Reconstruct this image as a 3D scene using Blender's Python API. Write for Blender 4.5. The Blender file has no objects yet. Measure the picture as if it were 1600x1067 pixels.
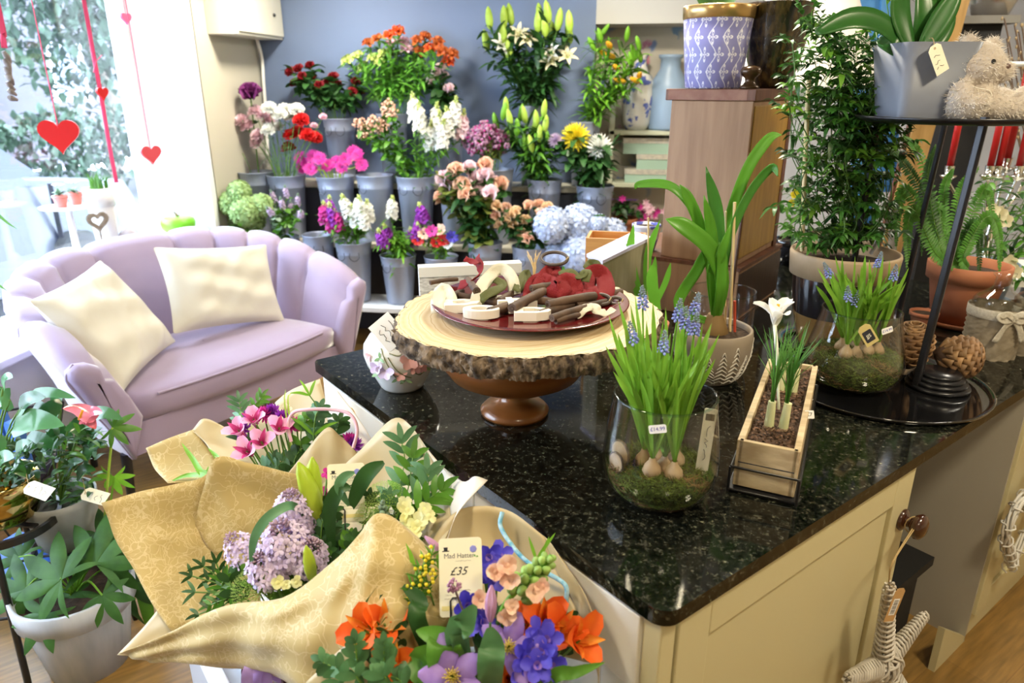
import bpy, math, random
from mathutils import Vector as V, Matrix, Quaternion
rnd = random.Random(7)
sc = bpy.context.scene
COL = sc.collection
# ---------------------------------------------------------------- camera, world, lights, exposure
F_, CZ = 1108.0, 1.68
PIT, YAW = math.radians(19.8), math.radians(8.6)
cam_d = bpy.data.cameras.new('camera'); cam = bpy.data.objects.new('camera', cam_d); COL.objects.link(cam)
cam.location = (0, 0, CZ); cam.rotation_euler = (math.pi/2-PIT, 0, YAW)
cam_d.sensor_width = 36; cam_d.lens = 36*F_/1600; cam_d.clip_start = .02; cam_d.clip_end = 200
cam_d.dof.use_dof = True; cam_d.dof.focus_distance = 1.7; cam_d.dof.aperture_fstop = 3.6
sc.camera = cam
sc.view_settings.view_transform = 'Standard'; sc.view_settings.look = 'None'
sc.view_settings.gamma = 1; sc.view_settings.use_curve_mapping = False
sc.view_settings.exposure = 0.88
w = bpy.data.worlds.new('sky'); sc.world = w; w.use_nodes = True
bg = w.node_tree.nodes['Background']; bg.inputs[0].default_value = (.70, .84, 1.0, 1); bg.inputs[1].default_value = 9.5
def area(name, loc, rot, sx, sy, power, color, portal=False, shape='RECTANGLE', spread=180):
    l = bpy.data.lights.new(name, 'AREA'); l.shape = shape; l.size = sx; l.size_y = sy; l.energy = power; l.color = color
    l.spread = math.radians(spread)
    if portal: l.cycles.is_portal = True
    o = bpy.data.objects.new(name, l); o.location = loc; o.rotation_euler = rot; COL.objects.link(o); return o
for k, (x, y, p) in enumerate([(-1.0, .6, 16), (1.35, 1.0, 20), (.2, 2.7, 18), (1.9, 2.9, 13), (-1.9, 4.3, 24), (-.1, 4.1, 24), (.6, -.4, 9)]):
    area('ceiling_lamp_light', (x, y, 2.52), (0, 0, 0), .28, .28, p, (1, .86, .60) if y < 2.5 else (1, .92, .76), shape='DISK')
# ---------------------------------------------------------------- camera maths used to place things at their depth
cp_, sp_ = math.cos(PIT), math.sin(PIT); ca_, sa_ = math.cos(YAW), math.sin(YAW)
def ray(px, py):
    r = px-800; d = py-533.5; fw = F_*cp_-d*sp_; dn = F_*sp_+d*cp_
    return V((r*ca_-fw*sa_, r*sa_+fw*ca_, -dn))
C0 = V((0, 0, CZ))
def Pz(px, py, z): q = ray(px, py); return C0+q*((z-CZ)/q.z)
def PY(px, py, Y): q = ray(px, py); return C0+q*(Y/q.y)
def PX(px, py, X): q = ray(px, py); return C0+q*(X/q.x)
def Q(px, py, d): return C0+ray(px, py)*(d/F_)
FWD = V((-sa_, ca_, 0)); RGT = V((ca_, sa_, 0)); UP = V((0, 0, 1))
def PV(px, py, b):      # point seen at (px,py) standing in the upright plane through b that faces the camera
    q = ray(px, py); return C0+q*((V(b)-C0).dot(FWD)/q.dot(FWD))
# ---------------------------------------------------------------- materials
MATS = {}
def nt(name):
    m = bpy.data.materials.new(name); m.use_nodes = True; t = m.node_tree; MATS[name] = m
    return m, t, t.nodes['Principled BSDF']
def node(t, ty, **k):
    n = t.nodes.new(ty)
    for a, b in k.items():
        if a in n.inputs.keys(): n.inputs[a].default_value = b
        else: setattr(n, a, b)
    return n
def rgb(c): return (c[0], c[1], c[2], 1)
def ramp(t, fac, stops):
    r = t.nodes.new('ShaderNodeValToRGB'); e = r.color_ramp.elements
    while len(e) < len(stops): e.new(.5)
    for i, (p, c) in enumerate(stops): e[i].position = p; e[i].color = rgb(c)
    t.links.new(fac, r.inputs[0]); return r.outputs[0]
def mat(name, c, rough=.5, metal=0, c2=None, scale=8, detail=4, bump=0, bscale=None, coat=0, sheen=0, trans=0, ior=1.45,
        stretch=None, island=0, spec=None, lo=.3, hi=.7, alpha=1, emit=0):
    if name in MATS: return MATS[name]
    m, t, b = nt(name); L = t.links.new
    b.inputs['Base Color'].default_value = rgb(c); b.inputs['Roughness'].default_value = rough; b.inputs['Metallic'].default_value = metal
    if coat: b.inputs['Coat Weight'].default_value = coat; b.inputs['Coat Roughness'].default_value = .06
    if sheen: b.inputs['Sheen Weight'].default_value = sheen; b.inputs['Sheen Roughness'].default_value = .35
    if spec is not None: b.inputs['Specular IOR Level'].default_value = spec
    if emit: b.inputs['Emission Color'].default_value = rgb(c); b.inputs['Emission Strength'].default_value = emit
    tc = node(t, 'ShaderNodeTexCoord'); mp = node(t, 'ShaderNodeMapping'); L(tc.outputs['Object'], mp.inputs[0])
    if stretch: mp.inputs['Scale'].default_value = stretch
    col = None
    if c2 is not None:
        n = node(t, 'ShaderNodeTexNoise', Scale=scale, Detail=detail); L(mp.outputs[0], n.inputs['Vector'])
        col = ramp(t, n.outputs['Fac'], [(lo, c), (hi, c2)]); L(col, b.inputs['Base Color'])
    if island:
        g = node(t, 'ShaderNodeNewGeometry'); hs = node(t, 'ShaderNodeHueSaturation')
        mr = node(t, 'ShaderNodeMapRange'); mr.inputs['To Min'].default_value = 1-island; mr.inputs['To Max'].default_value = 1+island
        L(g.outputs['Random Per Island'], mr.inputs['Value']); L(mr.outputs[0], hs.inputs['Value'])
        if col: L(col, hs.inputs['Color'])
        else: hs.inputs['Color'].default_value = rgb(c)
        L(hs.outputs[0], b.inputs['Base Color']); col = hs.outputs[0]
    if bump:
        n2 = node(t, 'ShaderNodeTexNoise', Scale=bscale or scale, Detail=5); L(mp.outputs[0], n2.inputs['Vector'])
        bp = node(t, 'ShaderNodeBump', Strength=bump, Distance=.004); L(n2.outputs['Fac'], bp.inputs['Height']); L(bp.outputs[0], b.inputs['Normal'])
    if trans:       # thin leaf / petal / paper: light passes through
        tr = node(t, 'ShaderNodeBsdfTranslucent'); mx = node(t, 'ShaderNodeMixShader', Fac=trans)
        if col: L(col, tr.inputs[0])
        else: tr.inputs[0].default_value = rgb(c)
        L(b.outputs[0], mx.inputs[1]); L(tr.outputs[0], mx.inputs[2]); L(mx.outputs[0], t.nodes['Material Output'].inputs[0])
    return m
def glass(name, c=(1, 1, 1), rough=0.0):
    m, t, b = nt(name)
    b.inputs['Base Color'].default_value = rgb(c); b.inputs['Transmission Weight'].default_value = 1; b.inputs['Roughness'].default_value = rough
    b.inputs['IOR'].default_value = 1.45; return m
def thin(name, c=(1, 1, 1)):    # thin-walled pane: straight-through with fresnel reflection
    m, t, b = nt(name); L = t.links.new
    tr = node(t, 'ShaderNodeBsdfTransparent'); tr.inputs[0].default_value = rgb(c)
    gl = node(t, 'ShaderNodeBsdfGlossy', Roughness=.02); fr = node(t, 'ShaderNodeLayerWeight', Blend=.5)
    pw = node(t, 'ShaderNodeMath', operation='POWER'); pw.inputs[1].default_value = 4.0; L(fr.outputs['Facing'], pw.inputs[0])
    lw = node(t, 'ShaderNodeMath', operation='MULTIPLY_ADD'); lw.inputs[1].default_value = .9; lw.inputs[2].default_value = .045; L(pw.outputs[0], lw.inputs[0])
    mx = node(t, 'ShaderNodeMixShader'); L(lw.outputs[0], mx.inputs[0]); L(tr.outputs[0], mx.inputs[1]); L(gl.outputs[0], mx.inputs[2])
    L(mx.outputs[0], t.nodes['Material Output'].inputs[0]); return m
# ---------------------------------------------------------------- mesh builder
I4 = Matrix.Identity(4)
def T(x, y=None, z=None): return Matrix.Translation(V(x) if y is None else V((x, y, z)))
def RZ(a): return Matrix.Rotation(math.radians(a), 4, 'Z')
def RX(a): return Matrix.Rotation(math.radians(a), 4, 'X')
def RY(a): return Matrix.Rotation(math.radians(a), 4, 'Y')
def S(a, b=None, c=None): return Matrix.Diagonal((a, a if b is None else b, a if c is None else c, 1))
def along(p, d, roll=0):        # frame at p with +Z along d
    return Matrix.Translation(V(p)) @ V(d).to_track_quat('Z', 'Y').to_matrix().to_4x4() @ RZ(roll)
def cr(pts, n):     # Catmull-Rom through points, n steps a span
    P = [V(p) for p in pts]; P = [P[0]*2-P[1]]+P+[P[-1]*2-P[-2]]; o = []
    for i in range(1, len(P)-2):
        a, b, c, d = P[i-1:i+3]
        for k in range(n):
            u = k/n; o.append(.5*((2*b)+(c-a)*u+(2*a-5*b+4*c-d)*u*u+(3*b-a-3*c+d)*u**3))
    o.append(P[-2]); return o
class MB:
    def __init__(s): s.v = []; s.f = []; s.mi = []; s.ms = []; s.sm = []
    def m(s, m):
        if m not in s.ms: s.ms.append(m)
        return s.ms.index(m)
    def add(s, vs, fs, m, M=None, smooth=True):
        b = len(s.v); k = s.m(m)
        s.v += [tuple(M @ V(v)) for v in vs] if M is not None else [tuple(v) for v in vs]
        for f in fs: s.f.append([i+b for i in f]); s.mi.append(k); s.sm.append(smooth)
        return s
    def box(s, a, b, m, M=None, smooth=False):
        (x0, y0, z0), (x1, y1, z1) = a, b
        vs = [(x0,y0,z0),(x1,y0,z0),(x1,y1,z0),(x0,y1,z0),(x0,y0,z1),(x1,y0,z1),(x1,y1,z1),(x0,y1,z1)]
        return s.add(vs, [(0,3,2,1),(4,5,6,7),(0,1,5,4),(1,2,6,5),(2,3,7,6),(3,0,4,7)], m, M, smooth)
    def grid(s, rows, m, M=None, closeu=False, smooth=True):
        n = len(rows[0]); vs = [p for r in rows for p in r]; fs = []
        for i in range(len(rows)-1):
            for j in range(n if closeu else n-1):
                k = (j+1) % n; fs.append((i*n+j, i*n+k, (i+1)*n+k, (i+1)*n+j))
        return s.add(vs, fs, m, M, smooth)
    def lathe(s, prof, m, M=None, n=32, cap0=False, cap1=False, wob=None, smooth=True):
        rows = []
        for k, (r, z) in enumerate(prof):
            rows.append([(r*(wob(a*2*math.pi/n, k) if wob else 1)*math.cos(a*2*math.pi/n), r*(wob(a*2*math.pi/n, k) if wob else 1)*math.sin(a*2*math.pi/n), z) for a in range(n)])
        s.grid(rows, m, M, True, smooth)
        for c, r, fl in ((cap0, rows[0], 1), (cap1, rows[-1], 0)):
            if c: s.add(r, [tuple(range(n))[::-1] if fl else tuple(range(n))], m, M, False)
        return s
    def tube(s, pts, r, m, M=None, n=6, flat=1, caps=True):
        P = [V(p) for p in pts]; rows = []; q = None
        for i, p in enumerate(P):
            d = (P[min(i+1, len(P)-1)]-P[max(i-1, 0)])
            if d.length < 1e-9: d = V((0, 0, 1))
            d.normalize()
            if q is None:
                q = d.orthogonal().normalized()
            q = (q-d*q.dot(d)); q = q.normalized() if q.length > 1e-6 else d.orthogonal().normalized()
            b = d.cross(q); rr = r[i] if isinstance(r, (list, tuple)) else r
            rows.append([p+q*(rr*math.cos(a*2*math.pi/n))+b*(rr*flat*math.sin(a*2*math.pi/n)) for a in range(n)])
        s.grid(rows, m, M, True)
        if caps:
            s.add(rows[0], [tuple(range(n))[::-1]], m, M); s.add(rows[-1], [tuple(range(n))], m, M)
        return s
    def ball(s, r, m, M=None, n=10, k=6):
        sx, sy, sz = r if isinstance(r, (list, tuple)) else (r, r, r)
        rows = [[(sx*math.sin(math.pi*i/k)*math.cos(2*math.pi*j/n), sy*math.sin(math.pi*i/k)*math.sin(2*math.pi*j/n), -sz*math.cos(math.pi*i/k)) for j in range(n)] for i in range(k+1)]
        return s.grid(rows, m, M, True)
    def prism(s, out, h, m, M=None, m2=None, smooth=False):     # outline in XY, from z=0 to h
        n = len(out); vs = [(x, y, 0) for x, y in out]+[(x, y, h) for x, y in out]
        s.add(vs, [tuple(range(n))[::-1], tuple(range(n, 2*n))], m, M, smooth)
        return s.add(vs, [(i, (i+1) % n, n+(i+1) % n, n+i) for i in range(n)], m2 or m, M, smooth)
    def petal(s, M, L, W, a0, curl, cup, m, shape='oval', nt=5, ns=2, ruf=0, notch=0):
        rows = []; y = z = 0; a = math.radians(a0); st = L/nt
        for i in range(nt+1):
            t = i/nt
            if shape == 'oval': w_ = math.sin(math.pi*min(1, (t*.9+.06)))**.75
            elif shape == 'wide': w_ = (math.sin(math.pi*min(1, t**1.6*.86+.03)))**.8
            elif shape == 'strap': w_ = min(1, .7+t*.6)*(1-max(0, (t-.72)/.28)**2.2)
            elif shape == 'lance': w_ = (t+.04)**.5*(1-t)**.8*1.75
            elif shape == 'fan': w_ = .12+.88*t**.8
            row = []
            for j in range(-ns, ns+1):
                u = j/ns; x = u*W/2*max(w_, .02); cc = cup*W*w_*u*u
                rz = ruf*W*math.sin(j*2.3+i*1.7)*t
                row.append((x, y*1-cc*math.cos(a)+rz*math.cos(a), z+cc*math.sin(a)-rz*math.sin(a)*.5-notch*L*(1-abs(u))*(t == 1)))
            rows.append(row)
            y += st*math.sin(a); z += st*math.cos(a); a += math.radians(curl)/nt
        return s.grid(rows, m, M)
    def ring(s, M, n, L, W, a0, curl, cup, m, shape='oval', nt=5, ns=2, ph=0, jit=0, z=0, r0=0, ruf=0):
        for k in range(n):
            j = (lambda x: 1+rnd.uniform(-jit, jit)*x)
            s.petal(M @ RZ(ph+360*k/n+rnd.uniform(-1, 1)*jit*40) @ T(0, r0, z), L*j(.6), W*j(.5), a0*j(.8), curl*j(1), cup, m, shape, nt, ns, ruf)
        return s
    def build(s, name, parent=None, loc=None, kind=None, label=None):
        me = bpy.data.meshes.new(name); vs = s.v
        if loc is not None: l = V(loc); vs = [tuple(V(v)-l) for v in vs]
        me.from_pydata(vs, [], s.f); me.update()
        for x in s.ms: me.materials.append(x)
        me.polygons.foreach_set('material_index', s.mi); me.polygons.foreach_set('use_smooth', s.sm)
        o = bpy.data.objects.new(name, me); COL.objects.link(o)
        if loc is not None: o.location = loc
        if parent is not None:
            o.parent = parent
            if loc is not None: o.location = V(loc)-PARLOC(parent)
            elif PARLOC(parent).length > 0: o.location = -PARLOC(parent)
        if kind: o['kind'] = kind
        if label: o['label'] = label
        return o
def PARLOC(p):
    l = V((0, 0, 0))
    while p is not None: l = l+p.location; p = p.parent
    return l
# meshes are written in world coordinates; thing roots are unrotated Empties at the thing's base
def thing(name, label, cat, loc, group=None):
    o = bpy.data.objects.new(name, None); COL.objects.link(o); o.location = loc; o.empty_display_size = .02
    o['label'] = label; o['category'] = cat
    if group: o['group'] = group
    return o
def tag(o, label, cat, group=None, kind=None):
    o['label'] = label; o['category'] = cat
    if group: o['group'] = group
    if kind: o['kind'] = kind
    return o
def smoothbox(o, w=.004, seg=2):
    b = o.modifiers.new('bevel', 'BEVEL'); b.width = w; b.segments = seg; b.limit_method = 'ANGLE'; b.angle_limit = math.radians(40); return o
def solid(o, th, off=0):
    b = o.modifiers.new('thickness', 'SOLIDIFY'); b.thickness = th; b.offset = off; return o
def subd(o, n=1):
    b = o.modifiers.new('smooth', 'SUBSURF'); b.levels = n; b.render_levels = n; return o
def struct(o): o['kind'] = 'structure'; return o
def dup_tree(o, loc, rz=0, label=None, group=None, parent=None, sc_=None):
    c = o.copy(); COL.objects.link(c)
    if parent is not None: c.parent = parent
    else:
        c.location = loc; c.rotation_euler = (0, 0, math.radians(rz))
        if sc_: c.scale = (sc_, sc_, sc_) if not isinstance(sc_, tuple) else sc_
        if label: c['label'] = label
        if group: c['group'] = group
    for ch in list(o.children): dup_tree(ch, None, parent=c)
    return c
def text(name, body, M, size, m, parent=None, ext=.0002, sx=1, shear=0, align='CENTER'):
    cu = bpy.data.curves.new(name, 'FONT'); cu.body = body; cu.size = size; cu.extrude = ext; cu.align_x = align; cu.align_y = 'CENTER'; cu.shear = shear
    cu.resolution_u = 3
    tmp = bpy.data.objects.new(name, cu); me = bpy.data.meshes.new_from_object(tmp); bpy.data.objects.remove(tmp); bpy.data.curves.remove(cu)
    me.materials.clear(); me.materials.append(m); o = bpy.data.objects.new(name, me); COL.objects.link(o)
    if parent is not None: o.parent = parent; o.matrix_local = Matrix.Translation(-PARLOC(parent)) @ M @ S(sx, 1, 1)
    else: o.matrix_world = M @ S(sx, 1, 1)
    return o
# ================================================================ THE SETTING
FZ = -.07          # floor level (the worktop is at .90)
cream = mat('cream_paint', (.66, .62, .50), .55, bump=.05, bscale=60)
white = mat('white_paint', (.80, .80, .76), .45)
def wood(name, c1, c2, scale=6, stretch=(1, 12, 12), rough=.4, coat=0, bump=.15, lo=.35, hi=.65):
    return mat(name, c1, rough, c2=c2, scale=scale, detail=8, stretch=stretch, bump=bump, bscale=scale*3, coat=coat, lo=lo, hi=hi)
def floor_mat():
    m, t, b = nt('plank_floor'); L = t.links.new
    tc = node(t, 'ShaderNodeTexCoord'); mp = node(t, 'ShaderNodeMapping'); L(tc.outputs['Object'], mp.inputs[0])
    mp.inputs['Rotation'].default_value = (0, 0, math.radians(46-90)); 
    br = node(t, 'ShaderNodeTexBrick', Scale=1.0); br.inputs['Brick Width'].default_value = 1.1; br.inputs['Row Height'].default_value = .17
    br.inputs['Mortar Size'].default_value = .0016; br.inputs['Color1'].default_value = (.22, .125, .032, 1); br.inputs['Color2'].default_value = (.28, .165, .048, 1); br.inputs['Mortar'].default_value = (.20, .11, .035, 1)
    L(mp.outputs[0], br.inputs['Vector'])
    m2 = node(t, 'ShaderNodeMapping'); m2.inputs['Scale'].default_value = (3, 26, 1); L(mp.outputs[0], m2.inputs[0])
    n = node(t, 'ShaderNodeTexNoise', Scale=2.5, Detail=8); L(m2.outputs[0], n.inputs['Vector'])
    c = ramp(t, n.outputs['Fac'], [(.3, (.72, .72, .72)), (.7, (1.25, 1.2, 1.15))])
    mx = node(t, 'ShaderNodeMix', data_type='RGBA', blend_type='MULTIPLY'); mx.inputs[0].default_value = 1
    L(br.outputs['Color'], mx.inputs[6]); L(c, mx.inputs[7]); L(mx.outputs[2], b.inputs['Base Color']); b.inputs['Roughness'].default_value = .38
    return m
def slab(name, a, b, m): o = MB().box(a, b, m).build(name); return struct(o)
slab('floor', (-3.3, -2.6, FZ-.1), (3.6, 6.0, FZ), floor_mat())
slab('ceiling', (-3.3, -2.6, 2.6), (3.6, 6.0, 2.7), white)
blue = mat('blue_wall_paint', (.125, .175, .295), .6, c2=(.14, .19, .31), scale=1.5)
slab('wall_back', (-2.64, 5.2, FZ), (-.22, 5.4, 2.6), blue)
# alcove right of the blue wall: papered recess with a plain header
def floral(name):
    m, t, b = nt(name); L = t.links.new; b.inputs['Roughness'].default_value = .7
    tc = node(t, 'ShaderNodeTexCoord')
    n0 = node(t, 'ShaderNodeTexNoise', Scale=5.0, Detail=2); L(tc.outputs['Object'], n0.inputs['Vector'])
    va = node(t, 'ShaderNodeMix', data_type='VECTOR'); va.inputs[0].default_value = .25; L(tc.outputs['Object'], va.inputs[4]); L(n0.outputs['Color'], va.inputs[5])
    vo = node(t, 'ShaderNodeTexVoronoi', Scale=9.0); L(va.outputs[1], vo.inputs['Vector'])
    f1 = ramp(t, vo.outputs['Distance'], [(.25, (1, 1, 1)), (.42, (0, 0, 0))])
    wh = ramp(t, vo.outputs['Color'], [(.0, (.10, .16, .38)), (.45, (.16, .24, .45)), (.6, (.14, .26, .28)), (.8, (.55, .10, .22)), (1, (.30, .38, .20))])
    n1 = node(t, 'ShaderNodeTexNoise', Scale=14.0, Detail=3); L(tc.outputs['Object'], n1.inputs['Vector'])
    f2 = ramp(t, n1.outputs['Fac'], [(.42, (0, 0, 0)), (.52, (1, 1, 1))])
    mu = node(t, 'ShaderNodeMix', data_type='RGBA', blend_type='MULTIPLY'); mu.inputs[0].default_value = 1; L(f1, mu.inputs[6]); L(f2, mu.inputs[7])
    mx = node(t, 'ShaderNodeMix', data_type='RGBA'); L(mu.outputs[2], mx.inputs[0]); mx.inputs[6].default_value = (.50, .46, .38, 1); L(wh, mx.inputs[7])
    L(mx.outputs[2], b.inputs['Base Color']); return m
slab('wall_alcove', (-.22, 5.55, FZ), (1.0, 5.65, 2.1), floral('floral_wallpaper'))
slab('wall_alcove_side', (-.24, 5.39, FZ), (-.22, 5.65, 2.6), MATS['floral_wallpaper']); slab('wall_alcove_end', (1.0, 5.39, FZ), (1.02, 5.65, 2.6), MATS['floral_wallpaper'])
slab('wall_header', (-.22, 5.2, 2.07), (1.0, 5.65, 2.6), mat('warm_white_wall', (.47, .455, .42), .6))
slab('wall_recess', (1.0, 5.2, FZ), (3.6, 5.4, 2.6), mat('grey_white_wall', (.44, .43, .42), .6))
slab('wall_right', (3.5, -2.6, FZ), (3.6, 5.2, 2.6), mat('ochre_wall', (.66, .56, .38), .6))
slab('wall_front', (-3.3, -2.6, FZ), (3.6, -2.5, 2.6), cream)
slab('wall_left', (-2.84, 4.39, FZ), (-2.64, 5.3, 2.6), mat('wall_left_paint', (.52, .49, .40), .6, bump=.1, bscale=30))
# window: sill wall, head, reveal, frame and pane
slab('wall_below_window', (-3.12, -.2, FZ), (-2.74, 4.39, .5), white)
slab('wall_above_window', (-3.12, -.2, 2.45), (-2.74, 4.39, 2.6), white)
slab('wall_window_side', (-3.3, -2.6, FZ), (-2.84, -.2, 2.6), white)
slab('trim_1', (-3.16, 4.33, FZ), (-2.64, 4.40, 2.6), mat('window_reveal_white', (.86, .87, .88), .35))
frame_w = mat('window_frame_white', (.85, .86, .88), .3)
m = MB()
for y in (-.2, 1.9, 4.26): m.box((-3.10, y, .5), (-3.03, y+.07, 2.45), frame_w)
for z in (.5, 2.38): m.box((-3.10, -.2, z), (-3.03, 4.33, z+.07), frame_w)
wn = struct(m.build('window_1')); smoothbox(wn, .006)
MB().box((-3.068, -.15, .55), (-3.062, 4.28, 2.4), thin('window_glass', (.97, .98, 1))).build('window_pane', wn)
so = smoothbox(slab('trim_2', (-3.10, -.2, .5), (-2.66, 4.36, .54), frame_w), .008)
# outside, seen burnt out through the glass
slab('pavement', (-14, -6, -.35), (-3.3, 16, -.25), mat('pale_pavement', (.075, .075, .085), .8, c2=(.10, .10, .11), scale=4))
hm = mat('hedge_leaf', (.030, .060, .035), .6, c2=(.06, .10, .065), scale=14, trans=.1, island=.4)
m = MB(); r2 = random.Random(3)
for k in range(5200):
    y = r2.uniform(-2, 15); x = -9.2+r2.uniform(-.4, .5)+.15*math.sin(y*2); z = -.25+1.45*r2.random()**.6+.1*math.sin(y*3.1)
    m.petal(T(x, y, z) @ RZ(r2.uniform(0, 360)) @ RX(r2.uniform(-80, 80)), .16, .11, 30, 30, .2, hm, 'oval', 2, 1)
tag(m.build('hedge'), 'green hedge across the street seen through the window', 'hedge')
bm_ = mat('far_brick', (.075, .068, .080), .8, c2=(.085, .078, .09), scale=3)
bd = thing('building', 'pale house across the street behind the hedge', 'building', (-16, 20, -.25))
MB().box((-18, 6, -.25), (-14.2, 34, 6), bm_).build('wall', bd)
wdk = mat('far_window_glass', (.16, .18, .24), .1)
for y in (16.9, 19.6, 22.4, 12.5):
    for z in (1.3, 3.9):
        f = MB().box((-14.2, y, z), (-14.12, y+1.2, z+1.4), frame_w).build('window', bd)
        MB().box((-14.119, y+.1, z+.1), (-14.10, y+1.1, z+1.3), wdk).build('pane', f)
tr = thing('tree', 'leafy tree standing behind the hedge outside the window', 'tree', (-10.6, 13.9, -.25))
MB().tube([(-10.6, 13.9, -.25), (-10.5, 14, 1.5), (-10.7, 13.8, 3.5)], [.16, .12, .06], mat('bark_grey', (.25, .2, .16), .9)).build('trunk', tr)
m = MB()
for k in range(1900):
    d = V((r2.gauss(0, 1), r2.gauss(0, 1), r2.gauss(0, 1))).normalized()*(1.9*r2.random()**.4)
    m.petal(T(-10.6+d.x*.8, 13.9+d.y*1.1, 3.0+d.z) @ RZ(r2.uniform(0, 360)) @ RX(r2.uniform(-80, 80)), .22, .14, 30, 30, .2, hm, 'oval', 2, 1)
m.build('crown', tr)
# parked car
car = thing('car', 'blue grey parked car seen through the shop window', 'car', (-5.9, 4.5, -.25))
cp = mat('car_paint_blue_grey', (.020, .025, .045), .35, coat=.3)
prof = [(-2.2, .0), (2.25, .02), (2.38, .25), (2.36, .62), (2.25, .80), (1.55, .90), (1.15, .95), (.45, 1.42), (-.3, 1.52), (-1.4, 1.46), (-2.0, 1.1), (-2.3, .9), (-2.35, .3)]
def car_section(w0, pts, z0=0): return pts
m = MB(); n = len(prof); rows = []
for xo, kk in ((-.86, .94), (-.80, 1), (.80, 1), (.86, .94)):
    rows.append([(-5.9+xo*(1 if z < .9 else .84), 4.5+y*(1 if kk == 1 else .985), -.02+z*kk+(.03 if kk < 1 else 0)) for y, z in prof])
m.grid(rows, cp, None, True); m.add(rows[0], [tuple(range(n))], cp); m.add(rows[-1], [tuple(range(n))[::-1]], cp)
m.build('body', car)
MB().box((-5.075, 5.75, .18), (-5.025, 5.76, .86), mat('shut_line', (.03, .03, .04), .6)).build('door_gap', car)
wg = mat('car_glass', (.02, .03, .06), .05)
m = MB(); gl = [(1.95, .93), (1.50, 1.25), (.9, 1.40), (.0, 1.40), (-.6, .95)]
m.prism([(y, z) for y, z in gl], .02, wg, Matrix(((0, 0, 1, -5.19), (1, 0, 0, 3.85), (0, 1, 0, 0), (0, 0, 0, 1)))); m.build('side_window', car)
for y in (5.9, 3.25):
    MB().tube([(-5.12, y, .08), (-4.98, y, .08)], [.33, .33], mat('tyre', (.02, .02, .02), .8), n=28).build('wheel', car)
MB().box((-5.04, 5.1, .76), (-5.0, 5.26, .79), mat('chrome', (.8, .8, .8), .15, 1)).build('door_handle', car)
# boxed-in cupboard high on the left wall and its cable
cb = thing('wall_cupboard', 'cream boxed cupboard high in the corner by the blue wall', 'cupboard', (-2.5, 4.9, 2.0))
smoothbox(MB().box((-2.64, 4.55, 1.99), (-2.44, 5.195, 2.58), mat('cupboard_cream', (.66, .64, .55), .45)).build('body', cb), .004)
MB().box((-2.44, 4.57, 2.01), (-2.425, 5.18, 2.56), mat('cupboard_cream')if 0 else MATS['cupboard_cream']).build('door', cb)
MB().ball(.012, mat('black_metal', (.012, .012, .014), .35), T(-2.42, 5.05, 2.14)).build('knob', cb)
tag(MB().tube(cr([PX(401, 60, -2.6), PX(409, 90, -2.6), PX(412, 130, -2.6), PX(417, 200, -2.6), PX(418, 260, -2.6)], 5), .012, white).build('pipe'), 'white pipe running down the wall corner below the cupboard', 'pipe')
# stepped display staging
stg = mat('staging_pale_wood', (.50, .48, .38), .6, c2=(.58, .55, .45), scale=5)
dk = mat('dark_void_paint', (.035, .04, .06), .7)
ds = thing('display_staging', 'pale stepped staging holding the zinc flower buckets', 'shelf', (-1.4, 4.8, FZ))
ZL, ZM, ZT = .29, .66, 1.03
YL, YM, YT = 4.5, 4.78, 5.03
for z, y0, y1, x1 in ((ZL, 4.34, 4.66, -.15), (ZM, 4.62, 4.92, -.2), (ZT, 4.90, 5.16, -.22)):
    smoothbox(MB().box((-2.5, y0, z-.035), (x1, y1, z), stg if z > .4 else mat('bench_white', (.72, .74, .76), .4)).build('board', ds), .004)
for x in (-2.4, -1.3, -.25):
    for z, y in ((ZL, 4.4), (ZM, 4.7), (ZT, 4.95)): MB().box((x-.02, y, FZ), (x+.02, y+.04, z-.035), stg).build('leg', ds)
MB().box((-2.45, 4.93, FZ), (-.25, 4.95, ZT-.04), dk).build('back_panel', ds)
# ================================================================ COUNTER
CU = V((math.sin(math.radians(44)), math.cos(math.radians(44)), 0)); CW = V((-CU.y, CU.x, 0)); CO = V((.103, .921, 0))
CM = Matrix(((CU.x, CW.x, 0, CO.x), (CU.y, CW.y, 0, CO.y), (0, 0, 1, 0), (0, 0, 0, 1)))
def granite():
    m, t, b = nt('black_granite'); L = t.links.new
    tc = node(t, 'ShaderNodeTexCoord')
    v = node(t, 'ShaderNodeTexVoronoi', Scale=210.0); L(tc.outputs['Object'], v.inputs['Vector'])
    n = node(t, 'ShaderNodeTexNoise', Scale=60.0, Detail=6, Roughness=.75); L(tc.outputs['Object'], n.inputs['Vector'])
    f = ramp(t, n.outputs['Fac'], [(.42, (.003, .004, .004)), (.54, (.018, .020, .015)), (.68, (.11, .105, .075))])
    c = ramp(t, v.outputs['Color'], [(.3, (.3, .3, .3)), (.86, (1, 1, 1)), (.97, (3.4, 3.4, 2.8))])
    mx = node(t, 'ShaderNodeMix', data_type='RGBA', blend_type='MULTIPLY'); mx.inputs[0].default_value = 1; L(f, mx.inputs[6]); L(c, mx.inputs[7])
    L(mx.outputs[2], b.inputs['Base Color']); b.inputs['Roughness'].default_value = .07; b.inputs['Specular IOR Level'].default_value = .34
    return m
out = [(2.42, 0), (2.42, 1.385), (.012, 1.385), (0, 1.37)]
for k in range(7): a = math.pi+k*math.pi/12; out.append((.035+.035*math.cos(a), .035+.035*math.sin(a)))
wt = MB().prism(out, .03, granite(), CM @ T(0, 0, .87)).build('worktop')
smoothbox(wt, .006, 3); tag(wt, 'polished black speckled granite worktop across the counter', 'worktop')
cc = mat('cabinet_cream_warm_lit', (.60, .545, .33), .42)  # same paint as the left side; yellow tungsten light put into the colour
cl = mat('cabinet_white_cream', (.80, .78, .72), .42)
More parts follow.
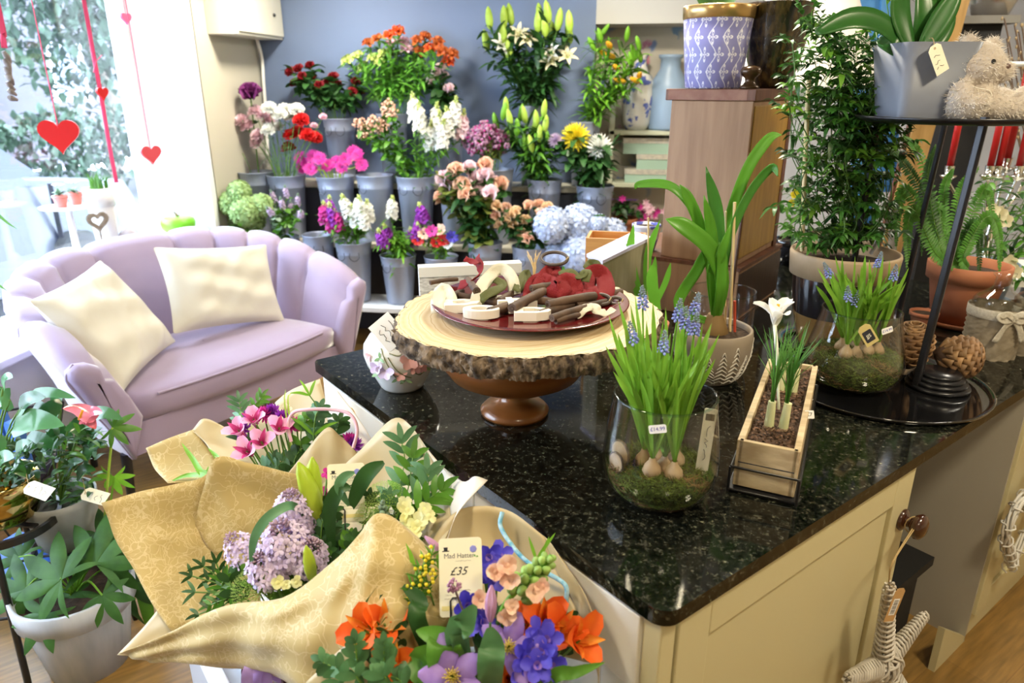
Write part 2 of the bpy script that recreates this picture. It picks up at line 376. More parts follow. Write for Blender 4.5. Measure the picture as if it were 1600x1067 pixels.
cab = thing('counter_cabinet', 'cream cabinet under the worktop with boarded side and panelled door', 'cabinet', CM @ V((.45, .7, FZ)))
smoothbox(MB().box((.035, .03, FZ+.08), (.90, 1.36, .87), cc, CM).build('body', cab), .003)
# boarded left side with drawers
m = MB()
for k in range(13): m.box((.016, .05+k*.101, FZ+.08), (.035, .05+k*.101+.098, .869), cl, CM)
smoothbox(m.build('side_boards', cab), .004)
smoothbox(MB().box((.012, .015, FZ+.06), (.05, .052, .869), cc, CM).build('corner_post', cab), .003)
gold = mat('brass', (.85, .55, .18), .18, 1)
def knob(u, v, z, m, parent, s=1):     # knob on the left side
    k = MB(); k.lathe([(.024*s, 0), (.024*s, .004), (.009*s, .006), (.009*s, .018), (.018*s, .024), (.017*s, .030), (.0, .033)], m, CM @ T(u, v, z) @ RY(-90), n=20)
    return k.build('drawer_knob', parent)
for v in (.246, 1.14):
    dr = MB().box((.006, v-.19, .70), (.018, v+.19, .858), cl, CM).build('drawer', cab); smoothbox(dr, .003)
knob(.006, .246, .815, gold, cab, 1.15); knob(.006, 1.14, .805, gold, cab, 1.15)
# shaker door on the right face
def shaker(u0, u1, z0, z1, m, parent, name='door', st=.085):
    d = MB(); F = CM
    d.box((u0, .012, z0), (u0+st, .03, z1), m, F); d.box((u1-st, .012, z0), (u1, .03, z1), m, F)
    d.box((u0+st, .012, z0), (u1-st, .03, z0+st), m, F); d.box((u0+st, .012, z1-st), (u1-st, .03, z1), m, F)
    d.box((u0+st, .022, z0+st), (u1-st, .028, z1-st), m, F)
    return smoothbox(d.build(name, parent), .0035)
dr = shaker(.055, .885, FZ+.09, .865, cc, cab)
kn = MB(); kn.lathe([(.026, 0), (.027, .006), (.020, .010), (.012, .014), (.012, .022), (.024, .028), (.031, .038), (.029, .048), (.018, .054), (0, .056)], mat('dark_turned_wood', (.045, .014, .007), .2, coat=.6), CM @ T(.862, .012, .722) @ RX(90), n=28)
kn.build('door_knob', dr)
far = thing('end_cabinet', 'cream cabinet at the far end with grey side panel', 'cabinet', CM @ V((2.0, .7, FZ)))
smoothbox(MB().box((1.62, .028, FZ), (2.40, 1.36, .87), cc, CM).build('body', far), .003)
MB().box((1.612, .02, FZ), (1.62, 1.2, .869), mat('grey_side_panel', (.42, .39, .33), .5), CM).build('side_panel', far)
shaker(1.635, 2.30, FZ+.10, .865, cc, far)
m = MB(); m.prism([(0, 0), (.22, 0), (.22, .02), (0, .17)], .02, cc, CM @ T(1.40, .04, FZ) @ RX(90)); m.build('plinth', far)
MB().box((.9, .75, FZ), (1.61, .77, .86), mat('deep_black', (.006, .006, .007), .8), CM).build('gap_shade_board', far)  # black board added to paint the deep shade of the gap
bn = thing('waste_bin', 'black plastic bin in the gap under the worktop', 'bin', CM @ V((1.22, .28, FZ)))
m = MB(); m.box((1.02, .12, FZ), (1.40, .46, .28), MATS['deep_black'], CM); smoothbox(m.build('body', bn), .02); MB().box((1.0, .10, .28), (1.42, .48, .31), MATS['deep_black'], CM).build('lid', bn)
# ================================================================ SHARED PLANT AND PAPER SHAPES
def blade(mb, pts, W, m, shape='strap', nrm=None, fold=.18, n=4, ns=1, twist=0):
    P = cr(pts, n); rows = []; N = len(P)-1; nr = V(nrm) if nrm is not None else FWD*.85+UP*.35
    for i, p in enumerate(P):
        t = i/N; d = (P[min(i+1, N)]-P[max(i-1, 0)]).normalized(); s = d.cross(nr)
        s = s.normalized() if s.length > .05 else RGT.copy()
        if twist: s = Quaternion(d, math.radians(twist*t)) @ s
        b = s.cross(d)
        if shape == 'strap': w_ = (.55+.45*min(1, t*2.5))*(1-max(0, (t-.7)/.3)**2)
        elif shape == 'lance': w_ = min(1, (t+.03)**.55*(1-t)**.8*1.75)
        elif shape == 'oval': w_ = math.sin(math.pi*min(1, t*.92+.04))**.7
        elif shape == 'grass': w_ = (1-t*.8)*(1 if t < .999 else .2)
        elif shape == 'heart': w_ = min(1, ((t+.02)*6)**.4)*(1-t)**.62*1.05
        else: w_ = 1
        w_ = max(w_, .03)*W/2
        rows.append([p+s*(w_*j/ns)+b*(fold*w_*(j/ns)**2*(1 if ns > 1 else 1)) for j in range(-ns, ns+1)] if ns >= 1 else [p])
    return mb.grid(rows, m)
def leaf(mb, p, d, L, W, m, droop=.25, shape='lance', n=3, nrm=None, ns=1):
    d = V(d).normalized(); p = V(p)
    return blade(mb, [p, p+d*(L*.5)+UP*(L*.05), p+d*L-UP*(L*droop)], W, m, shape, nrm if nrm is not None else UP*1.0+V((rnd.uniform(-.5, .5), rnd.uniform(-.5, .5), 0)), n=n, ns=ns)
def rdir(up=.3, spread=1): return V((rnd.gauss(0, spread), rnd.gauss(0, spread), rnd.gauss(up, .4))).normalized()
def G(name, c, c2=None, rough=.45, tr=.25, isl=.25, scale=20): return mat(name, c, rough, c2=c2, scale=scale, trans=tr, island=isl)
g_dark = G('leaf_dark_green', (.020, .075, .018), (.035, .11, .022)); g_mid = G('leaf_mid_green', (.055, .19, .015), (.11, .28, .025))
g_bright = G('leaf_bright_green', (.14, .36, .02), (.22, .48, .04)); g_blue = G('leaf_blue_green', (.06, .17, .06), (.10, .24, .09))
g_lime = G('bud_lime_green', (.33, .50, .05), (.45, .62, .10)); g_stem = G('stem_green', (.10, .22, .03), tr=0)
g_olive = G('leaf_olive', (.10, .14, .02), (.17, .20, .04)); g_sage = G('leaf_sage', (.22, .34, .24), (.3, .42, .3))
def P_(name, c, c2=None, tr=.3, isl=.12, rough=.55, scale=30): return mat(name, c, rough, c2=c2, scale=scale, trans=tr, island=isl)
p_white = P_('petal_white', (.86, .87, .82)); p_cream = P_('petal_cream', (.80, .74, .50)); p_pink = P_('petal_pink', (.82, .46, .60), (.88, .64, .72))
p_palepink = P_('petal_pale_pink', (.90, .68, .74)); p_red = P_('petal_red', (.62, .015, .015)); p_dred = P_('petal_dark_red', (.24, .006, .012))
p_mag = P_('petal_magenta', (.60, .03, .30)); p_purp = P_('petal_purple', (.30, .03, .42)); p_dpurp = P_('petal_dark_purple', (.16, .02, .13), (.28, .05, .25))
p_lilac = P_('petal_lilac', (.52, .42, .66), (.66, .50, .66)); p_blue = P_('petal_blue', (.06, .05, .55), (.12, .10, .65)); p_violet = P_('petal_violet', (.30, .16, .60), (.42, .26, .68))
p_orange = P_('petal_orange', (.80, .16, .02), (.70, .08, .02)); p_rust = P_('petal_rust', (.50, .09, .02), (.65, .2, .04)); p_yel = P_('petal_yellow', (.86, .72, .04))
p_peach = P_('petal_peach', (.86, .50, .36), (.88, .62, .46)); p_apr = P_('petal_apricot', (.86, .62, .38)); p_sky = P_('petal_pale_blue', (.50, .60, .82), (.68, .74, .88))
p_ygreen = P_('petal_yellow_green', (.52, .62, .16), (.66, .74, .3)); p_mauve = P_('petal_mauve', (.44, .20, .34), (.55, .32, .45)); p_gold = P_('petal_gold', (.88, .48, .03))
p_brown = mat('anther_brown', (.16, .05, .02), .7); p_ystam = mat('stamen_yellow', (.75, .60, .12), .6)
soil = mat('potting_soil', (.022, .013, .008), .95, c2=(.06, .035, .02), scale=60, bump=1, bscale=80)
# --- blooms: each adds to mb at frame M (+Z is the way the flower faces), size s = radius in metres
def rose(mb, M, s, m, n=12):
    for k in range(n):
        t = k/n; mb.petal(M @ RZ(k*137.5) @ T(0, s*.10*t, -s*.5), s*1.25, s*(.7+.75*t), -14+34*t, 26*t+18, -.30, m, 'wide', 4, 2)
def carnation(mb, M, s, m, n=34):
    for k in range(n):
        a = 8+88*(k/n)**.8; mb.petal(M @ RZ(k*137.5+rnd.uniform(-9, 9)) @ T(0, 0, -s*.45), s*rnd.uniform(.95, 1.15), s*.75, a*.75, 25, .1, m, 'fan', 3, 2, ruf=.16)
def gerbera(mb, M, s, m, mc):
    mb.ring(M, 18, s, s*.28, 66, 22, .15, m, 'strap', 3, 1, jit=.1); mb.ring(M, 14, s*.75, s*.25, 55, 20, .15, m, 'strap', 3, 1, ph=9, jit=.1)
    mb.ball((s*.25, s*.25, s*.12), mc, M, 8, 4)
def mum(mb, M, s, m, n=90, w=.16):
    for k in range(n):
        t = k/n; mb.petal(M @ RZ(k*137.5) @ T(0, 0, -s*.2), s*(.75+.35*t), s*w, 5+100*t, -40+30*t, -.3, m, 'strap', 4, 1)
def lilybud(mb, M, L, m, k_=.13):
    r = L*k_; pr = [(.25, 0), (.75, .12), (1, .35), (.95, .6), (.65, .85), (.12, 1)]
    mb.lathe([(r*a, L*b) for a, b in pr], m, M, 9, wob=lambda a, k: 1+.10*math.cos(3*a), cap1=True)
def lily(mb, M, s, m, ms=None):
    mb.ring(M, 3, s*1.2, s*.42, 18, 95, .25, m, 'lance', 7, 2); mb.ring(M, 3, s*1.2, s*.52, 16, 85, .25, m, 'lance', 7, 2, ph=60)
    for k in range(6):
        a = RZ(k*60+20) @ RX(-16); mb.tube([M @ (a @ V((0, 0, 0))), M @ (a @ V((0, 0, s*.85)))], s*.012, g_lime, n=4)
        mb.ball((s*.02, s*.09, s*.02), ms or p_brown, M @ a @ T(0, 0, s*.86), 6, 4)
def alstro(mb, M, s, m, mi=None, cl=70):
    mb.ring(M, 3, s*1.5, s*.85, 12, cl, .2, m, 'wide', 6, 2, jit=.1); mb.ring(M, 3, s*1.45, s*.5, 10, cl-8, .25, mi or m, 'lance', 6, 2, ph=60, jit=.1)
    for k in range(5): mb.tube([M @ V((0, 0, .1*s)), M @ (RZ(k*70) @ V((0, s*.22, s*.95)))], s*.02, mi or m, n=4)
def alstro_head(mb, M, s, m, mi=None, n=5, sp=.9):
    for k in range(n):
        a = M @ RZ(k*360/n+rnd.uniform(-15, 15)) @ RX(-rnd.uniform(25, 60)*sp)
        mb.tube([M @ V((0, 0, -s*1.2)), a @ V((0, 0, s*.5))], s*.07, g_stem, n=4); alstro(mb, a @ T(0, 0, s*.4), s, m, mi)
def floret4(mb, M, s, m, n=4):
    mb.ring(M, n, s, s*.85, 72, 15, -.1, m, 'wide', 2, 1)
def hydrangea(mb, M, s, m, n=110, fs=.24):
    mb.ball(s*.72, g_mid, M, 10, 6)
    for k in range(n):
        z = 1-1.55*(k+.5)/n; r = math.sqrt(max(0, 1-z*z)); a = k*2.39996; d = V((r*math.cos(a), r*math.sin(a), z))
        floret4(mb, M @ along(d*s*rnd.uniform(.85, 1.0), d, rnd.uniform(0, 90)), s*fs, m)
def spike(mb, M, L, s, m, mt, n=26, fs=.5, kind='floret'):       # stock / snapdragon / lilac / delphinium: florets below, buds above
    mb.tube([M @ V((0, 0, -L*.3)), M @ V((0, 0, L))], [s*.10, s*.04], g_stem, n=5)
    for k in range(n):
        t = k/n; r = s*(1-t)**.55; a = k*2.4; z = L*t
        F = M @ T(r*.55*math.cos(a), r*.55*math.sin(a), z) @ Matrix.Rotation(a-math.pi/2, 4, 'Z') @ RX(-(80-50*t))
        if t > .72: mb.ball((s*.13, s*.13, s*.2), mt, F, 6, 4)
        elif kind == 'floret': mb.ring(F, 5, s*fs, s*fs*.95, 60, 30, .1, m, 'wide', 3, 1, jit=.25)
        elif kind == 'snap':
            mb.ball((s*.26, s*.26, s*.36), m, F, 7, 5); mb.ring(F @ T(0, 0, s*.2), 3, s*.5, s*.5, 40, 60, .2, m, 'wide', 3, 1, jit=.3)
        else: mb.ball((s*.2, s*.2, s*.3), m, F, 6, 4)
def panicle(mb, M, L, s, m, mt, n=150, fs=.10):      # lilac
    for k in range(n):
        t = k/n; r = s*math.sin(math.pi*min(1, (t*.85+.14)))**.8*rnd.uniform(.8, 1.05); a = k*2.4+rnd.uniform(-.2, .2); z = L*t
        d = V((math.cos(a), math.sin(a), .3+.9*t)).normalized()
        F = M @ T(r*math.cos(a), r*math.sin(a), z) @ along((0, 0, 0), d, rnd.uniform(0, 90))
        if t > .85: mb.ball((s*.07, s*.07, s*.14), mt, F, 5, 3)
        else: floret4(mb, F, s*fs*2.2, m); mb.tube([F @ V((0, 0, -s*.3)), F @ V((0, 0, 0))], s*.03, mt, n=3, caps=False)
def delph(mb, M, s, m, mc=None):
    mb.ring(M, 5, s, s*.75, 58, 25, .15, m, 'wide', 4, 2, jit=.15); mb.ring(M, 3, s*.5, s*.4, 20, 30, .1, mc or m, 'wide', 3, 1)
def clematis(mb, M, s, m, cen=True):
    mb.ring(M, 5, s*1.1, s*.62, 48, 48, -.18, m, 'oval', 6, 2, jit=.2, ruf=.05)
    for k in range(34 if cen else 0):
        a = RZ(k*137.5) @ RX(-6-34*(k/34)); mb.tube([M @ V((0, 0, 0)), M @ (a @ V((0, 0, s*.42)))], s*.018, p_ystam, n=3)
def muscari(mb, M, L, s):
    mb_b = mat('muscari_bead', (.16, .20, .60), .4, c2=(.34, .40, .80), scale=60); mb_t = mat('muscari_tip', (.20, .26, .30), .5)
    n = 46
    for k in range(n):
        t = k/n; r = s*(1-t**1.7*.85)*.75; a = k*2.4
        mb.ball((s*.27*(1-t*.55), s*.27*(1-t*.55), s*.36*(1-t*.5)), mb_b if t < .55 else mb_t, M @ T(r*math.cos(a), r*math.sin(a), L*t) @ Matrix.Rotation(a-math.pi/2, 4, 'Z') @ RX(-(120-80*t)), 6, 4)
def anemone(mb, M, s, m): mb.ring(M, 8, s, s*.65, 55, 25, -.15, m, 'wide', 4, 2, jit=.1); mb.ball(s*.2, MATS.get('dark_void_paint'), M, 8, 4)
def cluster(mb, M, s, m, n=30, b=.13):       # small round buds in a loose dome
    for k in range(n):
        d = rdir(.5, .7); p = d*s*rnd.uniform(.5, 1); mb.tube([M @ V((0, 0, -s*.5)), M @ p], s*.012, g_stem, n=3, caps=False); mb.ball(s*b*rnd.uniform(.7, 1.2), m, M @ T(p), 6, 4)
def umbel(mb, M, s, m, n=160):               # lacy flat dome
    for k in range(n):
        r = s*math.sqrt(k/n); a = k*2.4; p = V((r*math.cos(a), r*math.sin(a), s*.45*(1-(r/s)**2)+rnd.uniform(-.03, .03)*s))
        if k % 6 == 0: mb.tube([M @ V((0, 0, -s*.6)), M @ p], s*.01, g_bright, n=3, caps=False)
        mb.ring(M @ T(p) @ RZ(k*50), 4, s*.085, s*.05, 50, 30, 0, m, 'oval', 1, 1)
def ribbon(mb, pts, W, m, nrm, n=5, tail=0, taper=None):
    P = cr(pts, n); rows = []; N = len(P)-1; nr = V(nrm)
    for i, p in enumerate(P):
        d = (P[min(i+1, N)]-P[max(i-1, 0)]).normalized(); s = d.cross(nr); s = s.normalized() if s.length > .05 else RGT.copy()
        w_ = W/2*(taper[0]+(taper[1]-taper[0])*i/N if taper else 1); b_ = s.cross(d); f_ = lambda q: b_*(W*.10*math.sin(i*.9+q*2.6)*q)
        rows.append([p-s*w_+f_(-1), p-s*w_*.5+b_*W*.05*math.sin(i*1.3), p, p+s*w_*.5-b_*W*.05*math.sin(i*1.1), p+s*w_+f_(1)])
    return mb.grid(rows, m)
ink = mat('ink_black', (.02, .02, .03), .7); paperw = mat('card_cream', (.86, .82, .66), .6); paperwhite = mat('sticker_white', (.86, .86, .86), .5)
twine = mat('jute_twine', (.42, .30, .14), .9); black = MATS['black_metal']
def scribble(mb, M, w, h, rows_, m=None, th=.0006, seed=1):
    r = random.Random(seed)
    for k in range(rows_):
        y = h*(.5-(k+.5)/rows_); n = int(w/(h/rows_)*2.2); pts = []
        x0 = -w/2*r.uniform(.6, 1); x1 = w/2*r.uniform(.5, 1)
        for i in range(n+1):
            if r.random() < .14 and len(pts) > 1: mb.tube(pts, th, m or ink, M, 3, caps=False); pts = []
            pts.append(V((x0+(x1-x0)*i/n, y+r.uniform(-.32, .32)*h/rows_, .0004)))
        if len(pts) > 1: mb.tube(pts, th, m or ink, M, 3, caps=False)
def lug(w, h, n=3, c=.25):       # luggage-tag outline in XY, hole end at +Y
    return [(-w/2, -h/2), (w/2, -h/2), (w/2, h/2-c*w), (w/2-c*w, h/2), (-w/2+c*w, h/2), (-w/2, h/2-c*w)]
def rrect(w, h, r, n=4):
    o = []
    for cx, cy, a0 in ((w/2-r, h/2-r, 0), (-w/2+r, h/2-r, 90), (-w/2+r, -h/2+r, 180), (w/2-r, -h/2+r, 270)):
        for k in range(n+1): a = math.radians(a0+90*k/n); o.append((cx+r*math.cos(a), cy+r*math.sin(a)))
    return o
def face(p, up, nrm):     # frame at p: +Z = nrm, +Y ~ up
    z = V(nrm).normalized(); y = (V(up)-z*V(up).dot(z)).normalized(); x = y.cross(z)
    return Matrix(((x.x, y.x, z.x, p[0]), (x.y, y.y, z.y, p[1]), (x.z, y.z, z.z, p[2]), (0, 0, 0, 1)))
def tagcard(p, up, nrm, w, h, label, seed, rows_=3, parent=None, name='tag', m=None, hang=None):
    M = face(p, up, nrm); mb = MB(); mb.prism(lug(w, h), .0006, m or paperw, M); scribble(mb, M @ T(0, -h*.08, .0006), w*.8, h*.6, rows_, seed=seed)
    mb.lathe([(w*.09, .0008), (w*.05, .0008)], twine, M @ T(0, h*.38, 0), 10)
    o = mb.build(name, parent)
    if hang is not None: MB().tube(cr([M @ V((0, h*.38, .001)), (M @ V((0, h*.38, .001))+V(hang))/2+UP*.01, V(hang)], 5), .0011, twine, n=4).build('string', o)
    return o
# ================================================================ ON THE WORKTOP: LOG, BOWL, PLATE
TZ = .9
bp = Pz(804, 643, TZ)
bw = mat('turned_wood_glossy', (.20, .065, .014), .28, c2=(.28, .10, .025), scale=5, detail=6, stretch=(1, 1, 10), coat=.3)
bowl = thing('footed_bowl', 'turned wooden footed bowl carrying the log slice', 'bowl', bp)
MB().lathe([(.0, .002), (.085, .0), (.087, .010), (.078, .020), (.060, .028), (.040, .036), (.033, .052), (.038, .056), (.033, .062)], bw, T(bp), 48).build('foot', bowl)
MB().lathe([(.033, .062), (.036, .066), (.060, .070), (.110, .084), (.160, .110), (.195, .160), (.207, .212), (.207, .219), (.20, .219), (.185, .165), (.15, .12), (.1, .095), (0, .085)], bw, T(bp), 56).build('bowl', bowl)
lc = V((bp.x, bp.y, 0))+RGT*.033+FWD*.0; LZ = TZ+.221; LR = .318; LT = .048
def logr(a, k=0):
    return 1+.022*math.sin(3*a+.6)+.014*math.sin(7*a+1)+.009*math.sin(17*a)+.006*math.sin(31*a+2)
def wood_face():
    m, t, b = nt('log_cut_face'); L = t.links.new; b.inputs['Roughness'].default_value = .55
    tc = node(t, 'ShaderNodeTexCoord'); n = node(t, 'ShaderNodeTexNoise', Scale=4.0, Detail=4); L(tc.outputs['Object'], n.inputs['Vector'])
    va = node(t, 'ShaderNodeMix', data_type='VECTOR'); va.inputs[0].default_value = .06; L(tc.outputs['Object'], va.inputs[4]); L(n.outputs['Color'], va.inputs[5])
    wv = node(t, 'ShaderNodeTexWave', wave_type='RINGS', rings_direction='Z', Scale=14.0, Distortion=1.6); wv.inputs['Detail'].default_value = 3; L(va.outputs[1], wv.inputs['Vector'])
    c = ramp(t, wv.outputs['Fac'], [(.0, (.58, .43, .23)), (.5, (.66, .52, .31)), (.95, (.69, .56, .36)), (1, (.54, .38, .18))])
    L(c, b.inputs['Base Color']); return m
lf = wood_face(); m = MB(); NA = 420
rows = [[(LR*f*logr(2*math.pi*k/NA)*math.cos(2*math.pi*k/NA), LR*f*logr(2*math.pi*k/NA)*math.sin(2*math.pi*k/NA), LT+.001*math.sin(k*.9)*(f > .9)) for k in range(NA)] for f in (.001, .3, .6, .9, .985)]
Lo = V((lc.x, lc.y, LZ)); ML = T(Lo) @ along((0, 0, 0), V((-.012, -.012, 1)))
m.grid(rows, lf, ML, True)
rows = [[(LR*f*logr(2*math.pi*k/NA)*math.cos(2*math.pi*k/NA), LR*f*logr(2*math.pi*k/NA)*math.sin(2*math.pi*k/NA), 0) for k in range(NA)] for f in (.93, .001)]
m.grid(rows, lf, ML, True)
log = m.build('log_slice', loc=Lo); tag(log, 'thick round log slice with rough bark resting on the wooden bowl', 'log slice')
bark = mat('rough_bark', (.035, .024, .018), .95, c2=(.26, .19, .13), scale=60, detail=9, stretch=(1, 1, .5), bump=1, bscale=130, lo=.38, hi=.66)
rb = random.Random(5); rows = []
nz = 10; jit = [[rb.gauss(0, 1) for _ in range(NA)] for _ in range(nz+1)]
for i in range(nz+1):
    t = i/nz; row = []
    for k in range(NA):
        a = 2*math.pi*k/NA; pl = .006*abs(math.sin(a*23+.7*math.sin(t*4+a*3)))**.6+.004*abs(math.sin(a*61+t*2.5+2*math.sin(a*9)))+.0026*jit[i][k]
        r = LR*logr(a)*(.962+.022*math.sin(math.pi*min(t*1.15+.1, 1))+.02*t)+pl*(1-(t > .97)*.9)-.004
        row.append((r*math.cos(a), r*math.sin(a), LT*t*1.0+(.0015*jit[i][k] if 0 < i < nz else 0)-(.004*abs(math.sin(a*11)) if i == 0 else 0)))
    rows.append(row)
bk = MB().grid(rows, bark, ML, True).build('bark', log)
# red plate
pc = V((lc.x, lc.y, LZ+LT+.002))+RGT*.004+FWD*.015
plm = mat('red_lacquer', (.13, .008, .010), .16, coat=.6)
pl = MB().lathe([(0, 0), (.15, 0), (.19, .004), (.236, .020), (.239, .0225), (.236, .0235), (.19, .0085), (.15, .0045), (0, .0045)], plm, T(pc), 72).build('plate')
tag(pl, 'shiny dark red plate on top of the log slice', 'plate')
PLZ = pc.z+.008
def PP(px, py, h=0): return Pz(px, py, PLZ+h)
cin = mat('cinnamon_bark', (.05, .03, .02), .7, c2=(.13, .075, .045), scale=30, bump=.4)
redr = mat('red_ribbon_felt', (.20, .006, .010), .9, bump=.5, bscale=300); olr = mat('olive_ribbon', (.09, .10, .025), .8, bump=.3, bscale=300)
crr = mat('cream_ribbon', (.62, .59, .48), .8, bump=.2, bscale=200); whw = mat('white_wood_letter', (.84, .80, .70), .5)
sticks = [(735, 465, 795, 478, .010, .0), (742, 450, 772, 462, .010, .012), (672, 442, 715, 436, .006, .02), (765, 488, 830, 470, .012, 0), (800, 482, 850, 455, .012, .014),
          (842, 492, 912, 470, .011, .0), (856, 476, 930, 462, .011, .014), (862, 497, 925, 478, .009, .006), (868, 502, 905, 492, .007, .0), (745, 455, 730, 437, .010, .03),
          (900, 478, 970, 456, .010, .0), (905, 482, 955, 470, .008, .0), (700, 470, 722, 455, .009, 0), (815, 468, 900, 476, .010, 0), (830, 452, 880, 445, .011, .022), (700, 458, 755, 470, .008, .0), (780, 470, 815, 452, .009, .01)]
for i, (x0, y0, x1, y1, r, h) in enumerate(sticks):
    a, b = PP(x0, y0, h+r*.9), PP(x1, y1, h+r*.9); m = MB(); m.tube(cr([a, (a+b)/2+UP*.002, b], 3), [r, r*.95, r, r*.9, r*.95, r, r*.9][:7], cin, n=10)
    m.lathe([(r*.5, 0), (r*.3, .0006)], soil, along(a, a-b), 8)
    tag(m.build('cinnamon_stick'), 'brown cinnamon stick lying in the pile on the red plate', 'cinnamon stick', 'cinnamon sticks on the red plate')
def rib(name, pts, W, m_, label, cat='ribbon', nrm=(0, 0, 1), n=6, sol=.0012):
    mb = MB(); ribbon(mb, pts, W, m_, nrm, n); o = mb.build(name); solid(o, sol); return tag(o, label, cat)
rib('ribbon_loop', [PP(686, 488, .004), PP(684, 470, .02), PP(692, 452, .03), PP(703, 468, .02), PP(700, 484, .006)], .035, crr, 'cream ribbon curl at the left edge of the red plate', nrm=-FWD+UP*.5)
rib('ribbon_loop', [PP(717, 446, .03), PP(735, 440, .045), PP(752, 424, .06), PP(748, 412, .07), PP(744, 402, .075)], .026, redr, 'tall red ribbon tail standing up at the plate back', nrm=(-1, -.3, .6))
rib('ribbon_loop', [PP(746, 412, .075), PP(736, 408, .075), PP(726, 404, .08)], .018, redr, 'short forked red ribbon end beside the tall red tail', nrm=(0, -.6, 1))
rib('ribbon_loop', [PP(742, 478, .01), PP(750, 452, .04), PP(766, 430, .055), PP(784, 420, .065), PP(800, 435, .05), PP(804, 460, .02)], .03, crr, 'cream satin ribbon arch in the middle of the plate', nrm=-FWD+UP*.4)
rib('ribbon_loop', [PP(745, 475, .01), PP(758, 462, .03), PP(785, 446, .04), PP(768, 436, .045), PP(756, 452, .035), PP(752, 466, .02)], .024, olr, 'olive ribbon loop under the cream arch', nrm=-FWD*.7+UP*.8)
rib('ribbon_loop', [PP(806, 455, .03), PP(814, 436, .045), PP(823, 426, .05), PP(822, 440, .04), PP(812, 450, .03), PP(800, 448, .03)], .02, olr, 'narrow olive ribbon loop behind the cinnamon pile', nrm=-FWD+UP*.4)
m = MB()
ribbon(m, [PP(832, 470, .012), PP(835, 450, .03), PP(848, 440, .04), PP(870, 452, .035), PP(888, 440, .045), PP(895, 452, .03), PP(880, 470, .012)], .05, redr, -FWD+UP*.6, 6)
ribbon(m, [PP(838, 452, .03), PP(852, 428, .055), PP(866, 420, .06), PP(868, 436, .045), PP(855, 446, .035)], .03, redr, -FWD+UP*.3, 6)
solid(tag(m.build('ribbon_bow'), 'large red felt ribbon bow right of the plate centre', 'ribbon'), .0016)
m = MB(); ribbon(m, [PP(912, 476, .01), PP(915, 450, .03), PP(925, 428, .05), PP(942, 430, .045), PP(946, 456, .025), PP(930, 470, .01), PP(918, 450, .03)], .045, redr, -FWD+UP*.5, 6)
solid(tag(m.build('ribbon_bow'), 'rounded red felt ribbon rosette at the right of the plate', 'ribbon'), .0016)
rib('ribbon_loop', [PP(874, 430, .055), PP(888, 424, .065), PP(905, 432, .055), PP(918, 424, .065), PP(914, 440, .045)], .022, olr, 'olive ribbon lying over the red bow', nrm=(0, -.5, 1))
rib('ribbon_loop', [PP(914, 420, .05), PP(922, 410, .06), PP(934, 412, .06), PP(930, 420, .05), PP(918, 418, .05)], .016, olr, 'small olive ribbon ring at the plate back', nrm=-FWD+UP*.3)
rib('ribbon_loop', [PP(886, 468, .008), PP(900, 464, .014), PP(914, 470, .012)], .03, crr, 'flat cream ribbon end in front of the red bow', nrm=(0, -.2, 1))
rib('ribbon_loop', [PP(898, 494, .004), PP(912, 484, .016), PP(925, 478, .02), PP(935, 486, .012), PP(950, 490, .006), PP(962, 484, .008)], .026, crr, 'wavy pale ribbon at the right front of the plate', nrm=(0, -.4, 1))
def ringloop(px, py, h, r, label, th=.0045, tilt=(0, -.5, 1)):
    M = along(PP(px, py, h), tilt); mb = MB(); pts = [M @ V((r*math.cos(a), r*.75*math.sin(a), 0)) for a in [k*math.pi/12 for k in range(25)]]
    mb.tube(pts, th, mat('dark_bent_twig', (.07, .05, .04), .45), n=7); o = mb.build('twig_ring'); tag(o, label, 'twig ring')
    m2 = MB(); m2.tube([M @ V((r*.9, -.01, .006)), M @ V((r*1.08, .004, .004)), M @ V((r*.86, .012, -.004)), M @ V((r*1.05, 0, -.006))], .0014, twine, n=4); m2.build('twine_tie', o)
ringloop(866, 404, .085, .034, 'dark bent twig ring standing behind the red bow'); ringloop(938, 468, .014, .024, 'dark twig ring tied with twine at the right of the plate'); ringloop(962, 470, .01, .016, 'small dark twig ring near the right plate edge')
m = MB()
for k in range(16): m.tube([PP(835, 430, .05)+V((rnd.uniform(-.004, .004), 0, 0)), PP(835+rnd.uniform(-3, 3), 418, .07), PP(834+rnd.uniform(-12, 12), 400+rnd.uniform(-10, 6), .085)], .0008, mat('raffia', (.62, .45, .22), .8), n=3)
tag(m.build('raffia_tie'), 'tuft of pale raffia standing above the cinnamon', 'raffia')
